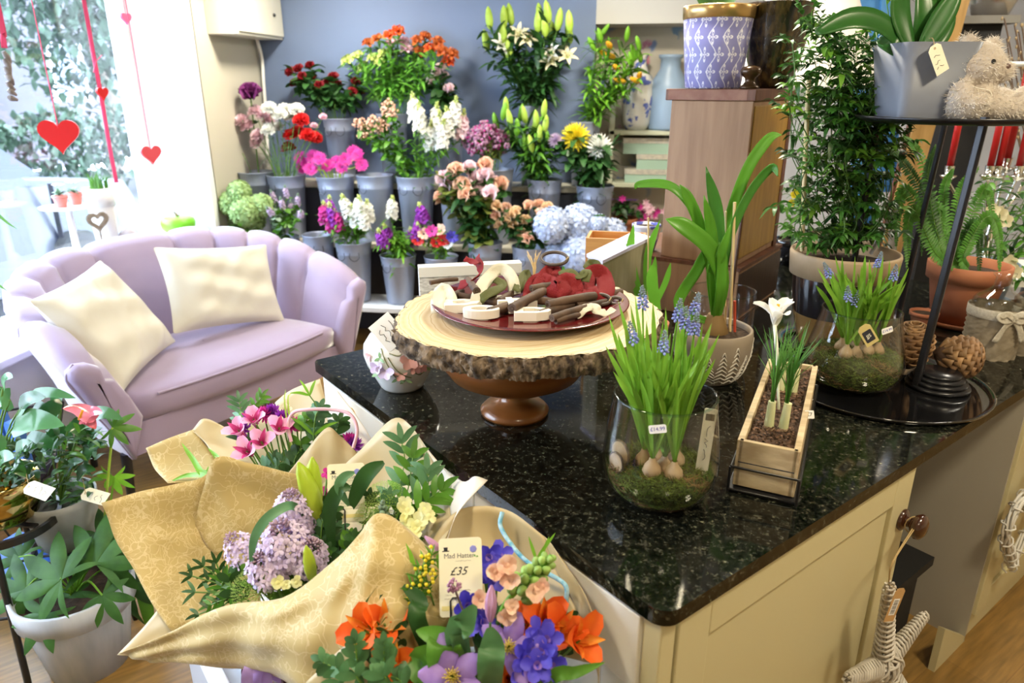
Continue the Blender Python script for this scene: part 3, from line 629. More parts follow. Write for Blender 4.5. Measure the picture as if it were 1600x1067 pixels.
def letter(px, py, w, d, h, shape, label, rz=0):
    M = T(PP(px, py)) @ Matrix.Rotation(YAW+math.radians(rz), 4, 'Z'); mb = MB(); t = .3
    if shape == 'D': mb.prism([(w*x, d*y) for x, y in [(-.5, -.5), (.1, -.5), (.42, -.3), (.5, 0), (.42, .3), (.1, .5), (-.5, .5), (-.5, .02), (-.25, .02), (-.25, .25), (.05, .25), (.22, .1), (.22, -.1), (.05, -.25), (-.25, -.25), (-.25, -.02), (-.5, -.02)]], h, whw, M)
    elif shape == 'E': mb.prism([(w*x, d*y) for x, y in [(-.5, -.5), (.5, -.5), (.5, -.25), (-.2, -.25), (-.2, -.1), (.3, -.1), (.3, .1), (-.2, .1), (-.2, .25), (.5, .25), (.5, .5), (-.5, .5)]], h, whw, M)
    elif shape == 'O':
        for r0, r1 in ((.5, .28),):
            pr = [(r0, 0), (r0, h/w), (r1, h/w), (r1, 0)]; mb.lathe([(a*w, b*w) for a, b in pr], whw, M @ S(1, d/w, 1), 24, smooth=False)
    else: mb.prism([(w*x, d*y) for x, y in [(-.12, -.5), (.12, -.5), (.12, -.12), (.5, -.12), (.5, .12), (.12, .12), (.12, .5), (-.12, .5), (-.12, .12), (-.5, .12), (-.5, -.12), (-.12, -.12)]], h, whw, M)
    smoothbox(tag(mb.build('wooden_letter'), label, 'letter', 'white wooden pieces along the plate front'), .0015)
letter(722, 484, .085, .05, .020, 'D', 'white wooden D-shaped piece, leftmost at the plate front', 8)
letter(752, 494, .085, .05, .020, 'O', 'white wooden oval ring second from the left at the plate front')
letter(797, 485, .06, .05, .026, '+', 'white wooden cross-shaped piece in the middle of the plate front', 10)
letter(832, 497, .085, .045, .020, 'D', 'white wooden D-shaped piece right of the cross-shaped one')
letter(786, 473, .045, .03, .016, 'O', 'small white wooden ring behind the cross-shaped piece'); letter(820, 478, .06, .03, .016, 'E', 'white wooden E-shaped piece behind the right D piece')
# ---- floral ginger vase
vp = Pz(629, 602, TZ); cerm = mat('white_ceramic', (.82, .81, .78), .2, coat=.4)
vs = thing('floral_vase', 'round white vase with relief pink and lilac flowers left of the log', 'vase', vp)
MB().lathe([(0, .001), (.055, .0), (.060, .006), (.072, .03), (.092, .07), (.100, .10), (.098, .125), (.082, .15), (.058, .168), (.050, .176), (.044, .176), (.05, .165), (.07, .15)], cerm, T(vp), 48).build('body', vs)
m = MB(); rv = [(-8, .118), (30, .13), (-35, .075), (12, .085), (48, .10), (-50, .13)]
vpk = mat('glaze_pink', (.75, .42, .42), .3); vli = mat('glaze_lilac', (.62, .52, .78), .3); vgr = mat('glaze_green', (.25, .42, .2), .3); vbr = mat('glaze_brown_green', (.22, .24, .12), .4)
def VS(az, z, r=None):
    rr = {0: .06, .03: .072, .07: .092, .1: .100, .125: .098, .15: .082}; ks = sorted(rr); 
    for a, b in zip(ks, ks[1:]):
        if a <= z <= b: R = rr[a]+(rr[b]-rr[a])*(z-a)/(b-a); break
    else: R = .082
    a = math.radians(az)-math.pi/2+YAW; return vp+V((R*math.cos(a), R*math.sin(a), z)), V((math.cos(a), math.sin(a), .1))
for az, z, c, s_ in ((22, .112, vpk, .03), (30, .088, vpk, .022), (-16, .080, vli, .028), (-30, .09, vli, .022), (8, .07, vpk, .018), (-48, .11, vpk, .015), (44, .082, vpk, .016)):
    p, n_ = VS(az, z); m.ring(along(p, n_), 5, s_, s_*.8, 74, 10, .1, c, 'wide', 3, 1, jit=.2)
for az, z in ((-24, .115), (2, .055), (52, .075), (-40, .06), (16, .05)):
    p, n_ = VS(az, z); m.ring(along(p, n_), 3, .02, .011, 80, 10, 0, vgr, 'lance', 3, 1)
for path in ([(-24, .14), (-14, .11), (-4, .07), (4, .05)], [(-10, .12), (0, .09), (14, .065), (26, .055)], [(-8, .13), (6, .125), (16, .13), (30, .11)], [(30, .07), (44, .06), (56, .09)]):
    m.tube(cr([VS(a, z)[0]+VS(a, z)[1]*.002 for a, z in path], 6), .0016, vbr, n=5)
m.build('flower_relief', vs)
p = PV(607, 519, vp-FWD*.075); M = face(p, RGT*-.62+UP*.78, -FWD+UP*.35); m = MB(); m.prism([(-.033, -.042), (.033, -.042), (.033, .042), (-.033, .042)], .0006, paperwhite, M); scribble(m, M @ T(0, 0, .0007) @ RZ(90), .065, .05, 3, th=.0009, seed=4); o = m.build('note_card')
tag(o, 'white handwritten card leaning on the floral vase', 'card')
# ================================================================ BULB JARS, CROCUS BOX, AMARYLLIS
gl = thin('clear_glass', (.985, .99, .985)); glr = thin('glass_rim', (.70, .82, .78))
moss_m = G('moss', (.035, .07, .008), (.12, .16, .02), .8, .1, .5, 40); moss_b = G('moss_brown', (.14, .09, .03), (.20, .12, .05), .9, 0, .4, 40)
bulbm = mat('bulb_skin', (.28, .17, .08), .6, c2=(.50, .38, .25), scale=12, stretch=(1, 1, .3))
def jar(base, R, Hh, prof, label, sticker, stickaz, leaves_n, spikes, seed, mossh):
    r = random.Random(seed); j = thing('glass_jar', label, 'jar', base)
    pr = [(a*R, b*Hh) for a, b in prof]
    MB().lathe([(0, .004)]+[(a*R, b*Hh) for a, b in prof], gl, T(base), 56).build('outer_glass', j)
    MB().lathe([(0, .012)]+[(a*R-.0035, b*Hh+(.008 if b < .1 else 0)) for a, b in prof], gl, T(base), 56).build('inner_glass', j)
    MB().lathe([(pr[-1][0]+.0006, Hh-.003), (pr[-1][0]+.0012, Hh), (pr[-1][0]-.002, Hh+.002), (pr[-1][0]-.0042, Hh), (pr[-1][0]-.0040, Hh-.003)], glr, T(base), 56).build('rim', j)
    MB().lathe([(R*.50, .0), (R*.58, .003), (R*.50, .006)], glr, T(base), 48).build('base_ring', j)
    def RR(z):
        t = z/Hh
        for (a0, b0), (a1, b1) in zip(prof, prof[1:]):
            if b0 <= t <= b1: return R*(a0+(a1-a0)*(t-b0)/max(b1-b0, 1e-6))
        return R*prof[-1][0]
    a = math.radians(stickaz)-math.pi/2+YAW; z = Hh*.88; p = base+V((math.cos(a)*(RR(z)+.001), math.sin(a)*(RR(z)+.001), z)); n_ = V((math.cos(a), math.sin(a), .12))
    M = face(p, UP+RGT*-.25, n_); st = MB().prism(rrect(.032, .016, .003), .0004, paperwhite, M).build('price_sticker', j)
    text('price_writing', sticker, M @ T(0, 0, .0006), .010, mat('ink_blue', (.1, .1, .4), .6), st)
    # moss
    m = MB(); mb2 = []
    m.lathe([(0, .012)]+[(RR(max(zz, .014))-.010, zz) for zz in [.014, .03, .05, mossh*.8]]+[(RR(mossh)*.7, mossh*.98), (0, mossh)], mat('moss_core', (.018, .03, .006), .95, c2=(.07, .07, .02), scale=60), T(base), 24)
    for k in range(6500):
        th = r.uniform(0, 6.283); 
        if r.random() < .62: zz = r.uniform(.016, mossh); rr = RR(zz)-r.uniform(.006, .013)
        else: rr = RR(mossh)*math.sqrt(r.random())*.95; zz = mossh+.012*(1-rr/R)
        p = V((rr*math.cos(th), rr*math.sin(th), zz)); d = V((r.gauss(0, 1), r.gauss(0, 1), r.gauss(.35, .7))).normalized()
        q = p+d*r.uniform(.008, .022); hr = RR(max(.014, min(q.z, Hh*.98)))-.0055; h_ = math.hypot(q.x, q.y)
        if h_ > hr: q.x *= hr/h_; q.y *= hr/h_
        q.z = max(q.z, .013); s_ = d.orthogonal().normalized()*.0011
        m.add([p-s_, p+s_, q], [(0, 1, 2)], moss_b if (math.sin(th*3+zz*60) > .72 and r.random() < .7) else moss_m, T(base))
    tag(m.build('moss'), 'green moss packed inside the %s' % ('glass jar at the front of the worktop' if seed == 1 else 'glass jar on the round black tray'), 'moss', kind='stuff')
    # bulbs with leaves and flower spikes
    return RR
lvm = G('bulb_leaf_green', (.17, .38, .03), (.27, .52, .06), .4, .35, .22, 12)
def bulb_plant(base, z0, rr, th, tips, spikes, label, group, rb=.019, wid=.0105):
    b = base+V((rr*math.cos(th), rr*math.sin(th), z0)); t = thing('grape_hyacinth', label, 'bulb plant', b, group)
    MB().lathe([(.002, -rb*.4), (rb*.7, -rb*.2), (rb, rb*.35), (rb*.85, rb*.9), (rb*.4, rb*1.5), (rb*.3, rb*1.9)], bulbm, T(b), 12).build('bulb', t)
    c = b+UP*rb*1.7; m = MB()
    for tip in tips:
        tip = V(tip); mid = c.lerp(tip, .5)+UP*.02+ (c-tip).cross(UP)*.0; mid.x += rnd.uniform(-.004, .004)
        blade(m, [c, mid, tip], wid*rnd.uniform(.85, 1.15), lvm, 'strap', -FWD+V((rnd.uniform(-.9, .9), 0, 0)), .3, 5, 1)
    m.build('leaf', t).name = 'leaves'
    for tip in spikes:
        tip = V(tip); m = MB(); mid = c.lerp(tip, .55)+UP*.01; pts = cr([c, mid, tip], 5); m.tube(pts, .0019, g_bright, n=5)
        s_ = m.build('flower_stem', t); k = MB(); muscari(k, along(tip-(tip-mid).normalized()*.014, tip-mid), .044, .0112); k.build('flower_spike', s_)
JP = [(.52, .0), (.66, .02), (.82, .08), (.95, .2), (1.0, .34), (.985, .5), (.94, .7), (.89, .88), (.868, 1.0)]
j1 = Pz(1027, 771, TZ); jr = jar(j1, .1145, .222, JP, 'clear glass jar of grape hyacinths at the front of the worktop', '£14.99', -18, 0, 0, 1, .062)
# leaf tips and spikes by where they reach
b0 = j1
def up1(px, py, dd=0): return PV(px, py, b0+FWD*dd)
tips1 = [(951, 492, .0), (958, 545, -.02), (946, 540, .02), (966, 470, .01), (975, 500, -.03), (985, 520, .03), (992, 458, -.01), (1010, 500, .02), (1020, 520, -.03), (1036, 500, .02), (1048, 520, -.02), (1060, 505, .03), (1072, 540, -.01), (1085, 530, .02), (1098, 505, .0), (1112, 505, -.02), (1124, 522, .02), (1098, 560, -.04), (1030, 540, -.05), (1005, 545, .04), (965, 520, .03), (1050, 548, .04), (1078, 575, -.05), (1014, 575, -.05), (978, 560, -.04), (1040, 480, .05), (1020, 470, .04), (998, 530, .0), (1062, 560, -.03), (1090, 580, .0), (958, 580, -.03), (1070, 500, .05), (1108, 545, .03), (985, 475, .05), (1046, 575, -.06), (1026, 560, 0), (1056, 590, -.06), (1000, 590, -.06), (1118, 560, .0), (970, 600, -.02)]
sp1 = [(1004, 470, .0), (988, 525, -.02), (1037, 540, -.03), (1060, 490, .01), (1071, 502, .0), (1086, 480, .02), (1086, 512, -.01)]
plants = [(.020, -1.2), (.032, .2), (.040, 1.6), (.032, 3.0), (.044, 4.3), (.010, 2.2), (.045, 5.3)]
grp = [[] for _ in plants]; gs = [[] for _ in plants]
def nearest(p, base, pls):
    return min(range(len(pls)), key=lambda i: (base+V((pls[i][0]*math.cos(pls[i][1]), pls[i][0]*math.sin(pls[i][1]), 0))-V((p.x, p.y, base.z))).length+rnd.uniform(0, .05))
for x, y, d in tips1: p = up1(x, y, d); grp[nearest(p, j1, plants)].append(p)
for x, y, d in sp1: p = up1(x, y, d); gs[nearest(p, j1, plants)].append(p)
for i, (r_, th) in enumerate(plants):
    ext = [j1+V((.075*math.cos(a), .075*math.sin(a), .30+rnd.uniform(-.04, .03))) for a in [rnd.uniform(0, 6.28) for _ in range(9)]]
    bulb_plant(j1, .062+.006*(i % 3), r_, th, grp[i]+ext, gs[i], 'grape hyacinth bulb with green leaves in the front glass jar', 'grape hyacinths in the front jar')
mat('bare_pine_disc', (.30, .20, .11), .7, c2=(.42, .30, .18), scale=40)
# stick label and dried slice inside the jar
m = MB(); p = j1+RGT*.082+UP*.125-FWD*.02; M = face(p, UP+RGT*.05, -FWD-RGT*.25); m.prism(rrect(.024, .15, .003), .0012, paperw, M); m.box((-.008, .05, .0012), (.009, .064, .0016), mat('label_dark_print', (.06, .06, .05), .6), M)
scribble(m, M @ T(0, -.005, .0014) @ RZ(90), .09, .012, 1, seed=8); tag(m.build('plant_label'), 'cream plant label stick inside the front glass jar', 'label')
for i, (dx, dz, r_) in enumerate(((-.078, .088, .028), (-.088, .078, .022))):
    M = face(j1+RGT*dx+UP*dz+FWD*(.01-.02*i), UP, -RGT*.85-FWD*.5); m = MB(); m.lathe([(r_, -.002), (r_, .002)], bark, M, 24); m.lathe([(r_, .002), (r_*.86, .0022)], bark, M, 24); m.lathe([(r_*.86, .0022), (0, .0024)], MATS['bare_pine_disc'], M, 24); m.lathe([(0, -.0021), (r_, -.002)], bark, M, 24)
    tag(m.build('wood_disc'), 'small bark edged wood disc in the front jar, %s' % ('the larger one' if i == 0 else 'the smaller one'), 'wood disc')
# ---- round tray, second jar
TC = Pz(1370, 598, TZ); tm = mat('black_gloss_tray', (.006, .006, .007), .06, coat=1)
tray = MB().lathe([(0, .004), (.262, .004), (.268, .006), (.276, .014), (.280, .014), (.276, .005), (.268, .0), (0, 0)], tm, T(TC), 80).build('round_tray')
tag(tray, 'round black glossy tray under the second bulb jar', 'tray')
j2 = Pz(1327, 597, TZ+.006); JP2 = [(.52, .0), (.70, .02), (.88, .08), (.98, .2), (1.0, .32), (.95, .5), (.87, .7), (.80, .88), (.775, 1.0)]
jar(j2, .128, .212, JP2, 'clear glass jar of grape hyacinths standing on the round black tray', '£14.99', 12, 0, 0, 2, .085)
tips2 = [(1277, 418, 0), (1290, 412, .02), (1300, 425, -.02), (1316, 402, .0), (1322, 425, .03), (1336, 400, -.02), (1346, 415, .02), (1358, 405, 0), (1368, 412, -.02), (1380, 400, .0), (1390, 405, .03), (1408, 410, 0), (1420, 418, .02), (1400, 440, -.03), (1285, 440, -.03), (1310, 445, -.03), (1330, 440, -.05), (1350, 440, -.04), (1374, 445, -.04), (1296, 430, .04), (1340, 425, .05), (1362, 425, .05), (1386, 430, .04), (1416, 440, .02), (1274, 445, .02), (1326, 455, -.05), (1345, 460, -.05), (1395, 460, -.02), (1305, 400, .03), (1352, 398, .04)]
sp2 = [(1294, 425, 0), (1373, 410, .02), (1325, 462, -.06), (1338, 470, -.05), (1397, 430, .0)]
pl2 = [(.035, -1.8), (.03, -.4), (.04, 1.2), (.035, 2.8), (.06, .1), (.055, 4.0)]
grp = [[] for _ in pl2]; gs = [[] for _ in pl2]
for x, y, d in tips2: p = PV(x, y, j2+FWD*d); grp[nearest(p, j2, pl2)].append(p)
for x, y, d in sp2: p = PV(x, y, j2+FWD*d); gs[nearest(p, j2, pl2)].append(p)
for i, (r_, th) in enumerate(pl2):
    bulb_plant(j2, .085+.005*(i % 2), r_, th, grp[i]+[j2+V((.08*math.cos(a), .08*math.sin(a), .30+rnd.uniform(-.04, .02))) for a in [rnd.uniform(0, 6.28) for _ in range(8)]], gs[i], 'grape hyacinth bulb with green leaves in the jar on the tray', 'grape hyacinths in the tray jar', wid=.0105)
p = PV(1356, 523, j2-FWD*.128); M = face(p, UP*.8-RGT*.55, -FWD+UP*.1); m = MB(); m.prism(lug(.034, .058), .0008, mat('kraft_gold', (.55, .45, .18), .5), M); m.prism(rrect(.024, .032, .003), .0003, ink, M @ T(0, -.004, .0008))
o = tag(m.build('gift_tag'), 'gold and black tag stuck on the tray jar', 'tag'); text('tag_writing', 'JJS', M @ T(0, -.004, .0013), .013, paperw, o)
# ---- crocus box on wire stand
A0 = Pz(1147, 757, TZ+.012); A1 = Pz(1237, 777, TZ+.012); bx = (A1-A0); bx.z = 0; Wd = bx.length; bx.normalize(); by = V((-bx.y, bx.x, 0)); by.z = 0
BM = Matrix(((bx.x, by.x, 0, A0.x), (bx.y, by.y, 0, A0.y), (0, 0, 1, A0.z), (0, 0, 0, 1))); BL = .50; BH = .102; BW = Wd
bxm = wood('bare_pine_box', (.42, .31, .18), (.62, .50, .32), 5, (1, 10, 10), .6, bump=.2)
cbx = thing('wooden_planter', 'narrow pale wooden box planted with a white crocus', 'planter box', BM @ V((BW/2, BL/2, 0)))
for nm, a, b in (('end_panel', (0, 0, 0), (BW, .010, BH)), ('end_panel', (0, BL-.010, 0), (BW, BL, BH)), ('side_panel', (-.004, 0, 0), (.009, BL, BH)), ('side_panel', (BW-.009, 0, 0), (BW+.004, BL, BH)), ('bottom_panel', (.009, .010, 0), (BW-.009, BL-.01, .01))):
    smoothbox(MB().box(a, b, bxm, BM).build(nm, cbx), .0015)
MB().box((.002, -.0006, BH*.52), (BW-.002, 0, BH*.54), mat('dark_void_paint', (.035, .04, .06), .7), BM).build('board_joint', cbx)
m = MB(); rows = []
for i in range(26): rows.append([BM @ V((.009+(BW-.018)*k/8, .01+(BL-.02)*i/25, BH-.018+rnd.uniform(-.004, .006))) for k in range(9)])
m.grid(rows, mat('bark_chippings', (.03, .015, .008), .9, c2=(.12, .065, .035), scale=70, bump=1, bscale=90)); 
for k in range(900):
    c = BM @ V((rnd.uniform(.016, BW-.016), rnd.uniform(.018, BL-.018), BH-.012+rnd.uniform(-.003, .004))); s_ = rnd.uniform(.003, .008)
    m.add([V((0, 0, 0)), V((s_, s_*.3, .002)), V((s_*.9, s_, .001)), V((-s_*.2, s_*.7, .002))], [(0, 1, 2, 3)], mat('bark_chip', (.10, .05, .028), .8, island=.85), T(c) @ RZ(rnd.uniform(0, 360)) @ RX(rnd.uniform(-30, 30)))
tag(m.build('bark_mulch'), 'brown bark chippings filling the crocus box', 'mulch', kind='stuff')
M = face(PV(1243, 650, A1+by*.24), UP, -FWD); M = face(BM @ V((BW+.0045, .22, BH-.012)), UP, bx*.5-by*.7)
M = face(BM @ V((BW+.006, .20, BH-.006)), UP, -FWD+UP*.6); m = MB(); m.prism(rrect(.020, .018, .002), .0004, paperwhite, M); o = m.build('price_sticker', cbx); text('price_writing', '£7', M @ T(0, 0, .0006), .011, ink, o)
ws = thing('wire_stand', 'black wire tray holding the crocus box', 'stand', BM @ V((BW/2, BL/2, -.012)))
for z, o_ in ((-.006, .010), (.045, .009)):
    c = [(-o_, -o_), (BW+o_, -o_), (BW+o_, BL+o_), (-o_, BL+o_), (-o_, -o_)]
    MB().tube([BM @ V((x, y, z)) for x, y in c], .0028, black, n=8).build('wire_rail', ws)
for x, y in ((-.01, -.01), (BW+.01, -.01), (-.01, BL+.01), (BW+.01, BL+.01)): MB().tube([BM @ V((x, y, -.012)), BM @ V((x, y, .045))], .0028, black, n=8).build('wire_post', ws)
MB().box((-.01, -.01, -.010), (BW+.01, BL+.01, -.0035), black, BM).build('tray_floor', ws)
def crocus_clump(y, n, hgt, label, flower=None, nb=2):
    b = BM @ V((BW*.52, y, BH-.014)); t = thing('crocus', label, 'crocus', b)
    wsh = mat('pale_shoot', (.70, .68, .42), .5, c2=(.55, .62, .3), scale=10)
    for k in range(nb):
        bb = b+bx*(.014*(2*k-1))+by*rnd.uniform(-.01, .01); m = MB(); m.lathe([(.012, -.008), (.013, .0), (.009, .006)], bulbm, T(bb), 10, cap1=True); m.tube([bb, bb+UP*.06+bx*.003*k], [.0105, .008], wsh, n=9); m.build('shoot', t)
        m = MB()
        for i in range(n):
            a = rnd.uniform(0, 6.28); d = V((math.cos(a), math.sin(a), 0)); c = bb+UP*rnd.uniform(.02, .055); h = hgt*rnd.uniform(.55, 1.05)
            blade(m, [c, c+UP*h*.5+d*.006, c+UP*h+d*rnd.uniform(.01, .06)], .0056, G('crocus_leaf', (.06, .21, .03), (.16, .38, .08)), 'grass', rdir(0), .3, 4, 1)
        m.build('leaves', t)
    if flower:
        f = V(flower); m = MB(); m.tube(cr([b+UP*.04, b.lerp(f, .6)+UP*.01, f-UP*.028], 5), [.003]*5+[.004]*6, mat('white_tube', (.78, .80, .66), .4), n=8); st = m.build('flower_stem', t)
        cw = P_('crocus_petal_white', (.90, .90, .88), tr=.35); m = MB(); F = T(f-UP*.03)
        m.ring(F, 3, .064, .030, 12, 40, .3, cw, 'oval', 7, 2, ph=15, jit=.12); m.ring(F, 3, .070, .030, 18, 72, .25, cw, 'wide', 7, 2, ph=75, jit=.12)
        m.build('petals', st); MB().tube([F @ V((0, 0, .01)), F @ V((.002, 0, .048))], [.0025, .0035], p_gold, n=6).build('stamens', st)
fl = PV(1213, 488, BM @ V((BW*.5, .20, BH)))
crocus_clump(.125, 34, .19, 'white flowering crocus clump in the wooden box', fl)
crocus_clump(.33, 9, .12, 'small crocus shoots behind the flowering clump', None)
# ---- amaryllis in tree relief pot
ap = Pz(1108, 590, TZ); potm = mat('grey_brown_ceramic', (.30, .245, .19), .5); am = thing('amaryllis_pot', 'rounded grey brown pot with white fir tree relief', 'plant pot', ap)
MB().lathe([(0, .001), (.062, .0), (.072, .006), (.092, .04), (.104, .085), (.107, .13), (.104, .150), (.101, .153), (.096, .150), (.098, .13)], potm, T(ap), 48).build('body', am)
MB().lathe([(.099, .134), (.05, .139), (0, .14)], soil, T(ap), 20).build('soil', am)
m = MB(); tw = mat('relief_whitewash', (.66, .62, .56), .7)
def AR(z): 
    ks = [(0, .062), (.006, .072), (.04, .092), (.085, .104), (.13, .107), (.15, .104)]
    for (a, ra), (b, rb_) in zip(ks, ks[1:]):
        if a <= z <= b: return ra+(rb_-ra)*(z-a)/(b-a)
    return .104
for k in range(18):
    az = math.radians(k*20); top = (.128, .095, .115)[k % 3]; nrow = 8
    for i in range(nrow):
        z = .012+(top-.012)*i/nrow; w_ = .021*(1-i/nrow)+.003
        for sg in (-1, 1):
            pts = []
            for q in (0, .5, 1): zz = z+.012-(.012*q); aa = az+sg*w_*q/.1; R = AR(max(zz, .001))+.0015; pts.append(ap+V((R*math.cos(aa), R*math.sin(aa), zz)))
            m.tube(pts, [.0024, .0022, .0012], tw, n=4)
m.build('fir_relief', am)
al = G('amaryllis_leaf', (.09, .30, .02), (.16, .45, .045), .35, .3, .12, 6); al2 = G('amaryllis_leaf_dark', (.05, .21, .03), (.09, .32, .05), .3, .25, .1, 6)
plant = thing('amaryllis', 'tall strap leaved amaryllis growing in the fir relief pot', 'plant', ap+UP*.14)
MB().lathe([(.03, -.01), (.04, .01), (.03, .035), (.02, .06)], mat('amaryllis_bulb', (.20, .12, .04), .7), T(ap+UP*.13), 16, cap1=True).build('bulb', plant)
cb_ = ap+UP*.16
def AL(pts, W, m_, lab=None, tw_=0, ns=2):
    P = [cb_+FWD*0]+[PV(x, y, ap+FWD*d) for x, y, d in pts]; m = MB(); blade(m, P, W, m_, 'strap', -FWD+UP*.4, .22, 6, ns, tw_); solid(m.build('leaf', plant), .0012)
AL([(1122, 440, 0), (1120, 340, 0), (1103, 260, 0)], .036, al2)
AL([(1125, 440, .03), (1135, 360, .04), (1165, 270, .05), (1200, 218, .06), (1222, 210, .06)], .030, al)
AL([(1128, 440, .01), (1140, 370, .0), (1172, 300, .0), (1205, 262, 0), (1216, 276, -.02)], .026, al2, tw_=40)
AL([(1115, 440, .04), (1098, 360, .05), (1078, 320, .05), (1045, 290, .06), (1000, 288, .08), (992, 296, .08)], .024, al)
AL([(1112, 430, .0), (1092, 350, 0), (1075, 310, .0), (1062, 288, 0)], .030, al)
AL([(1128, 440, -.04), (1110, 390, -.05), (1070, 355, -.06), (1040, 342, -.06)], .044, al)
AL([(1110, 430, -.03), (1125, 400, -.05), (1160, 350, -.06), (1146, 348, -.06)][:2]+[(1142, 350, -.05)], .024, al)
AL([(1115, 440, -.03), (1112, 370, -.02), (1100, 305, -.02)], .030, al)
AL([(1125, 460, -.05), (1128, 410, -.05), (1124, 378, -.05)], .028, al)
AL([(1060, 478, .0), (1090, 420, .0), (1108, 380, -.0)], .03, al)
# second amaryllis, leaves only, behind the log
a2 = Pz(1010, 545, TZ); a2p = thing('small_amaryllis', 'short young amaryllis with slim leaves behind the log slice', 'plant', a2)
MB().lathe([(0, 0), (.05, 0), (.065, .09), (.062, .09), (.05, .06), (0, .06)], mat('terracotta', (.32, .10, .045), .8, c2=(.40, .15, .07), scale=8), T(a2), 24).build('pot', a2p)
for pts, W_ in ((([(1000, 470), (985, 400), (990, 350)]), .020), (([(1012, 470), (1012, 400), (1032, 342)]), .018), (([(1003, 470), (990, 420), (978, 380)]), .012), (([(1022, 480), (1040, 440), (1048, 410)]), .014), (([(1025, 480), (1022, 430), (1024, 400)]), .014)):
    m = MB(); blade(m, [a2+UP*.06]+[PV(x, y, a2) for x, y in pts], W_*1.3, al, 'strap', -FWD+UP*.4, .22, 5, 1); m.build('leaf', a2p)
m = MB(); blade(m, [PV(1030, 500, ap-FWD*.03), PV(1020, 450, ap-FWD*.03), PV(1020, 412, ap-FWD*.03)], .030, al, 'strap', None, .3, 5, 1); m.build('leaf', a2p)
def cane(name, p0, p1, r, m_, label): tag(MB().tube([p0, p1], r, m_, n=8).build(name), label, 'cane')
cw_ = mat('bamboo_cane', (.62, .46, .22), .5, c2=(.72, .58, .32), scale=4)
cane('bamboo_cane', ap+RGT*.045+UP*.13, PV(1148, 316, ap+RGT*.045), .0042, cw_, 'pale bamboo cane beside the amaryllis leaves')
cane('bamboo_cane', ap+RGT*.038+UP*.13+FWD*.02, PV(1134, 330, ap+RGT*.038+FWD*.02), .003, cw_, 'thin bamboo cane left of the pale one')
cane('dark_cane', ap+RGT*.075+UP*.1+FWD*.12-UP*.0, PV(1163, 312, ap+RGT*.06+FWD*.12), .0042, mat('dark_cane_wood', (.05, .02, .012), .4), 'dark thin cane right of the amaryllis')
cane('flower_stick', a2+UP*.06, PV(1013, 340, a2), .0028, cw_, 'thin pale stick rising left of the amaryllis')
cl_ = thing('glass_bowl', 'clear glass bowl behind the fir relief pot', 'bowl', Pz(1118, 560, TZ)); g_ = Pz(1118, 560, TZ)
MB().lathe([(.04, 0), (.075, .02), (.095, .08), (.098, .20), (.094, .215)], gl, T(g_), 40).build('glass', cl_)
MB().lathe([(.094, .213), (.096, .217), (.092, .217)], glr, T(g_), 40).build('rim', cl_)
MB().tube([PV(1148, 520, ap+RGT*.07), PV(1148, 470, ap+RGT*.07)], .004, mat('label_red_stick', (.45, .06, .03), .5), n=6).build('red_stake', am)
# ================================================================ RIGHT PART OF THE WORKTOP
# ---- wooden cabinet in two stages
N_ = V((.405, 2.47, 0)); dl = V((math.sin(math.radians(-63)), math.cos(math.radians(-63)), 0)); dr_ = V((-dl.y*-1, dl.x*-1, 0)); dr_ = V((dl.y, -dl.x, 0))
KM = Matrix(((dr_.x, dl.x, 0, N_.x), (dr_.y, dl.y, 0, N_.y), (0, 0, 1, 0), (0, 0, 0, 1)))     # x: along right face, y: along left face
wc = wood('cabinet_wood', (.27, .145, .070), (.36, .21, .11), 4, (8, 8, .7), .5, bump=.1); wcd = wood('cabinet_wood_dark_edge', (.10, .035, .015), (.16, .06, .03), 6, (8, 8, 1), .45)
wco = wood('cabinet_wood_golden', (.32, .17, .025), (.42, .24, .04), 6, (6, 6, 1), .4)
kb = thing('wooden_cabinet', 'tall reddish wooden box cabinet standing on the back of the worktop', 'cabinet', KM @ V((.2, .14, TZ)))
smoothbox(MB().box((-.02, -.02, TZ), (.46, .46, 1.085), wc, KM).build('lower_box', kb), .003)
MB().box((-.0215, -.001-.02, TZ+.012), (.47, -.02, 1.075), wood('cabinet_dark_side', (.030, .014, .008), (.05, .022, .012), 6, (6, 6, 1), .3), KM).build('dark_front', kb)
MB().box((-.024, -.024, 1.085), (.468, .464, 1.097), wcd, KM).build('ledge', kb)
smoothbox(MB().box((0, 0, 1.097), (.44, .28, 1.635), wc, KM).build('upper_box', kb), .003)
smoothbox(MB().box((.012, -.004, 1.12), (.40, .0, 1.62), wco, KM).build('side_panel', kb), .002)
MB().box((.40, -.006, 1.10), (.44, .002, 1.635), wcd, KM).build('side_post', kb)
smoothbox(MB().box((-.008, -.008, 1.635), (.455, .30, 1.672), wcd, KM).build('top_board', kb), .003)
MB().box((-.009, .02, 1.637), (-.008, .29, 1.669), mat('worn_red_edge', (.22, .09, .06), .6, c2=(.3, .15, .1), scale=30), KM).build('worn_edge', kb)
m = MB(); m.box((-.0212, .08, 1.02), (-.0205, .20, 1.05), MATS['brass'], KM)
ctz = 1.672
def KP(x, y, z=ctz): return KM @ V((x, y, z))
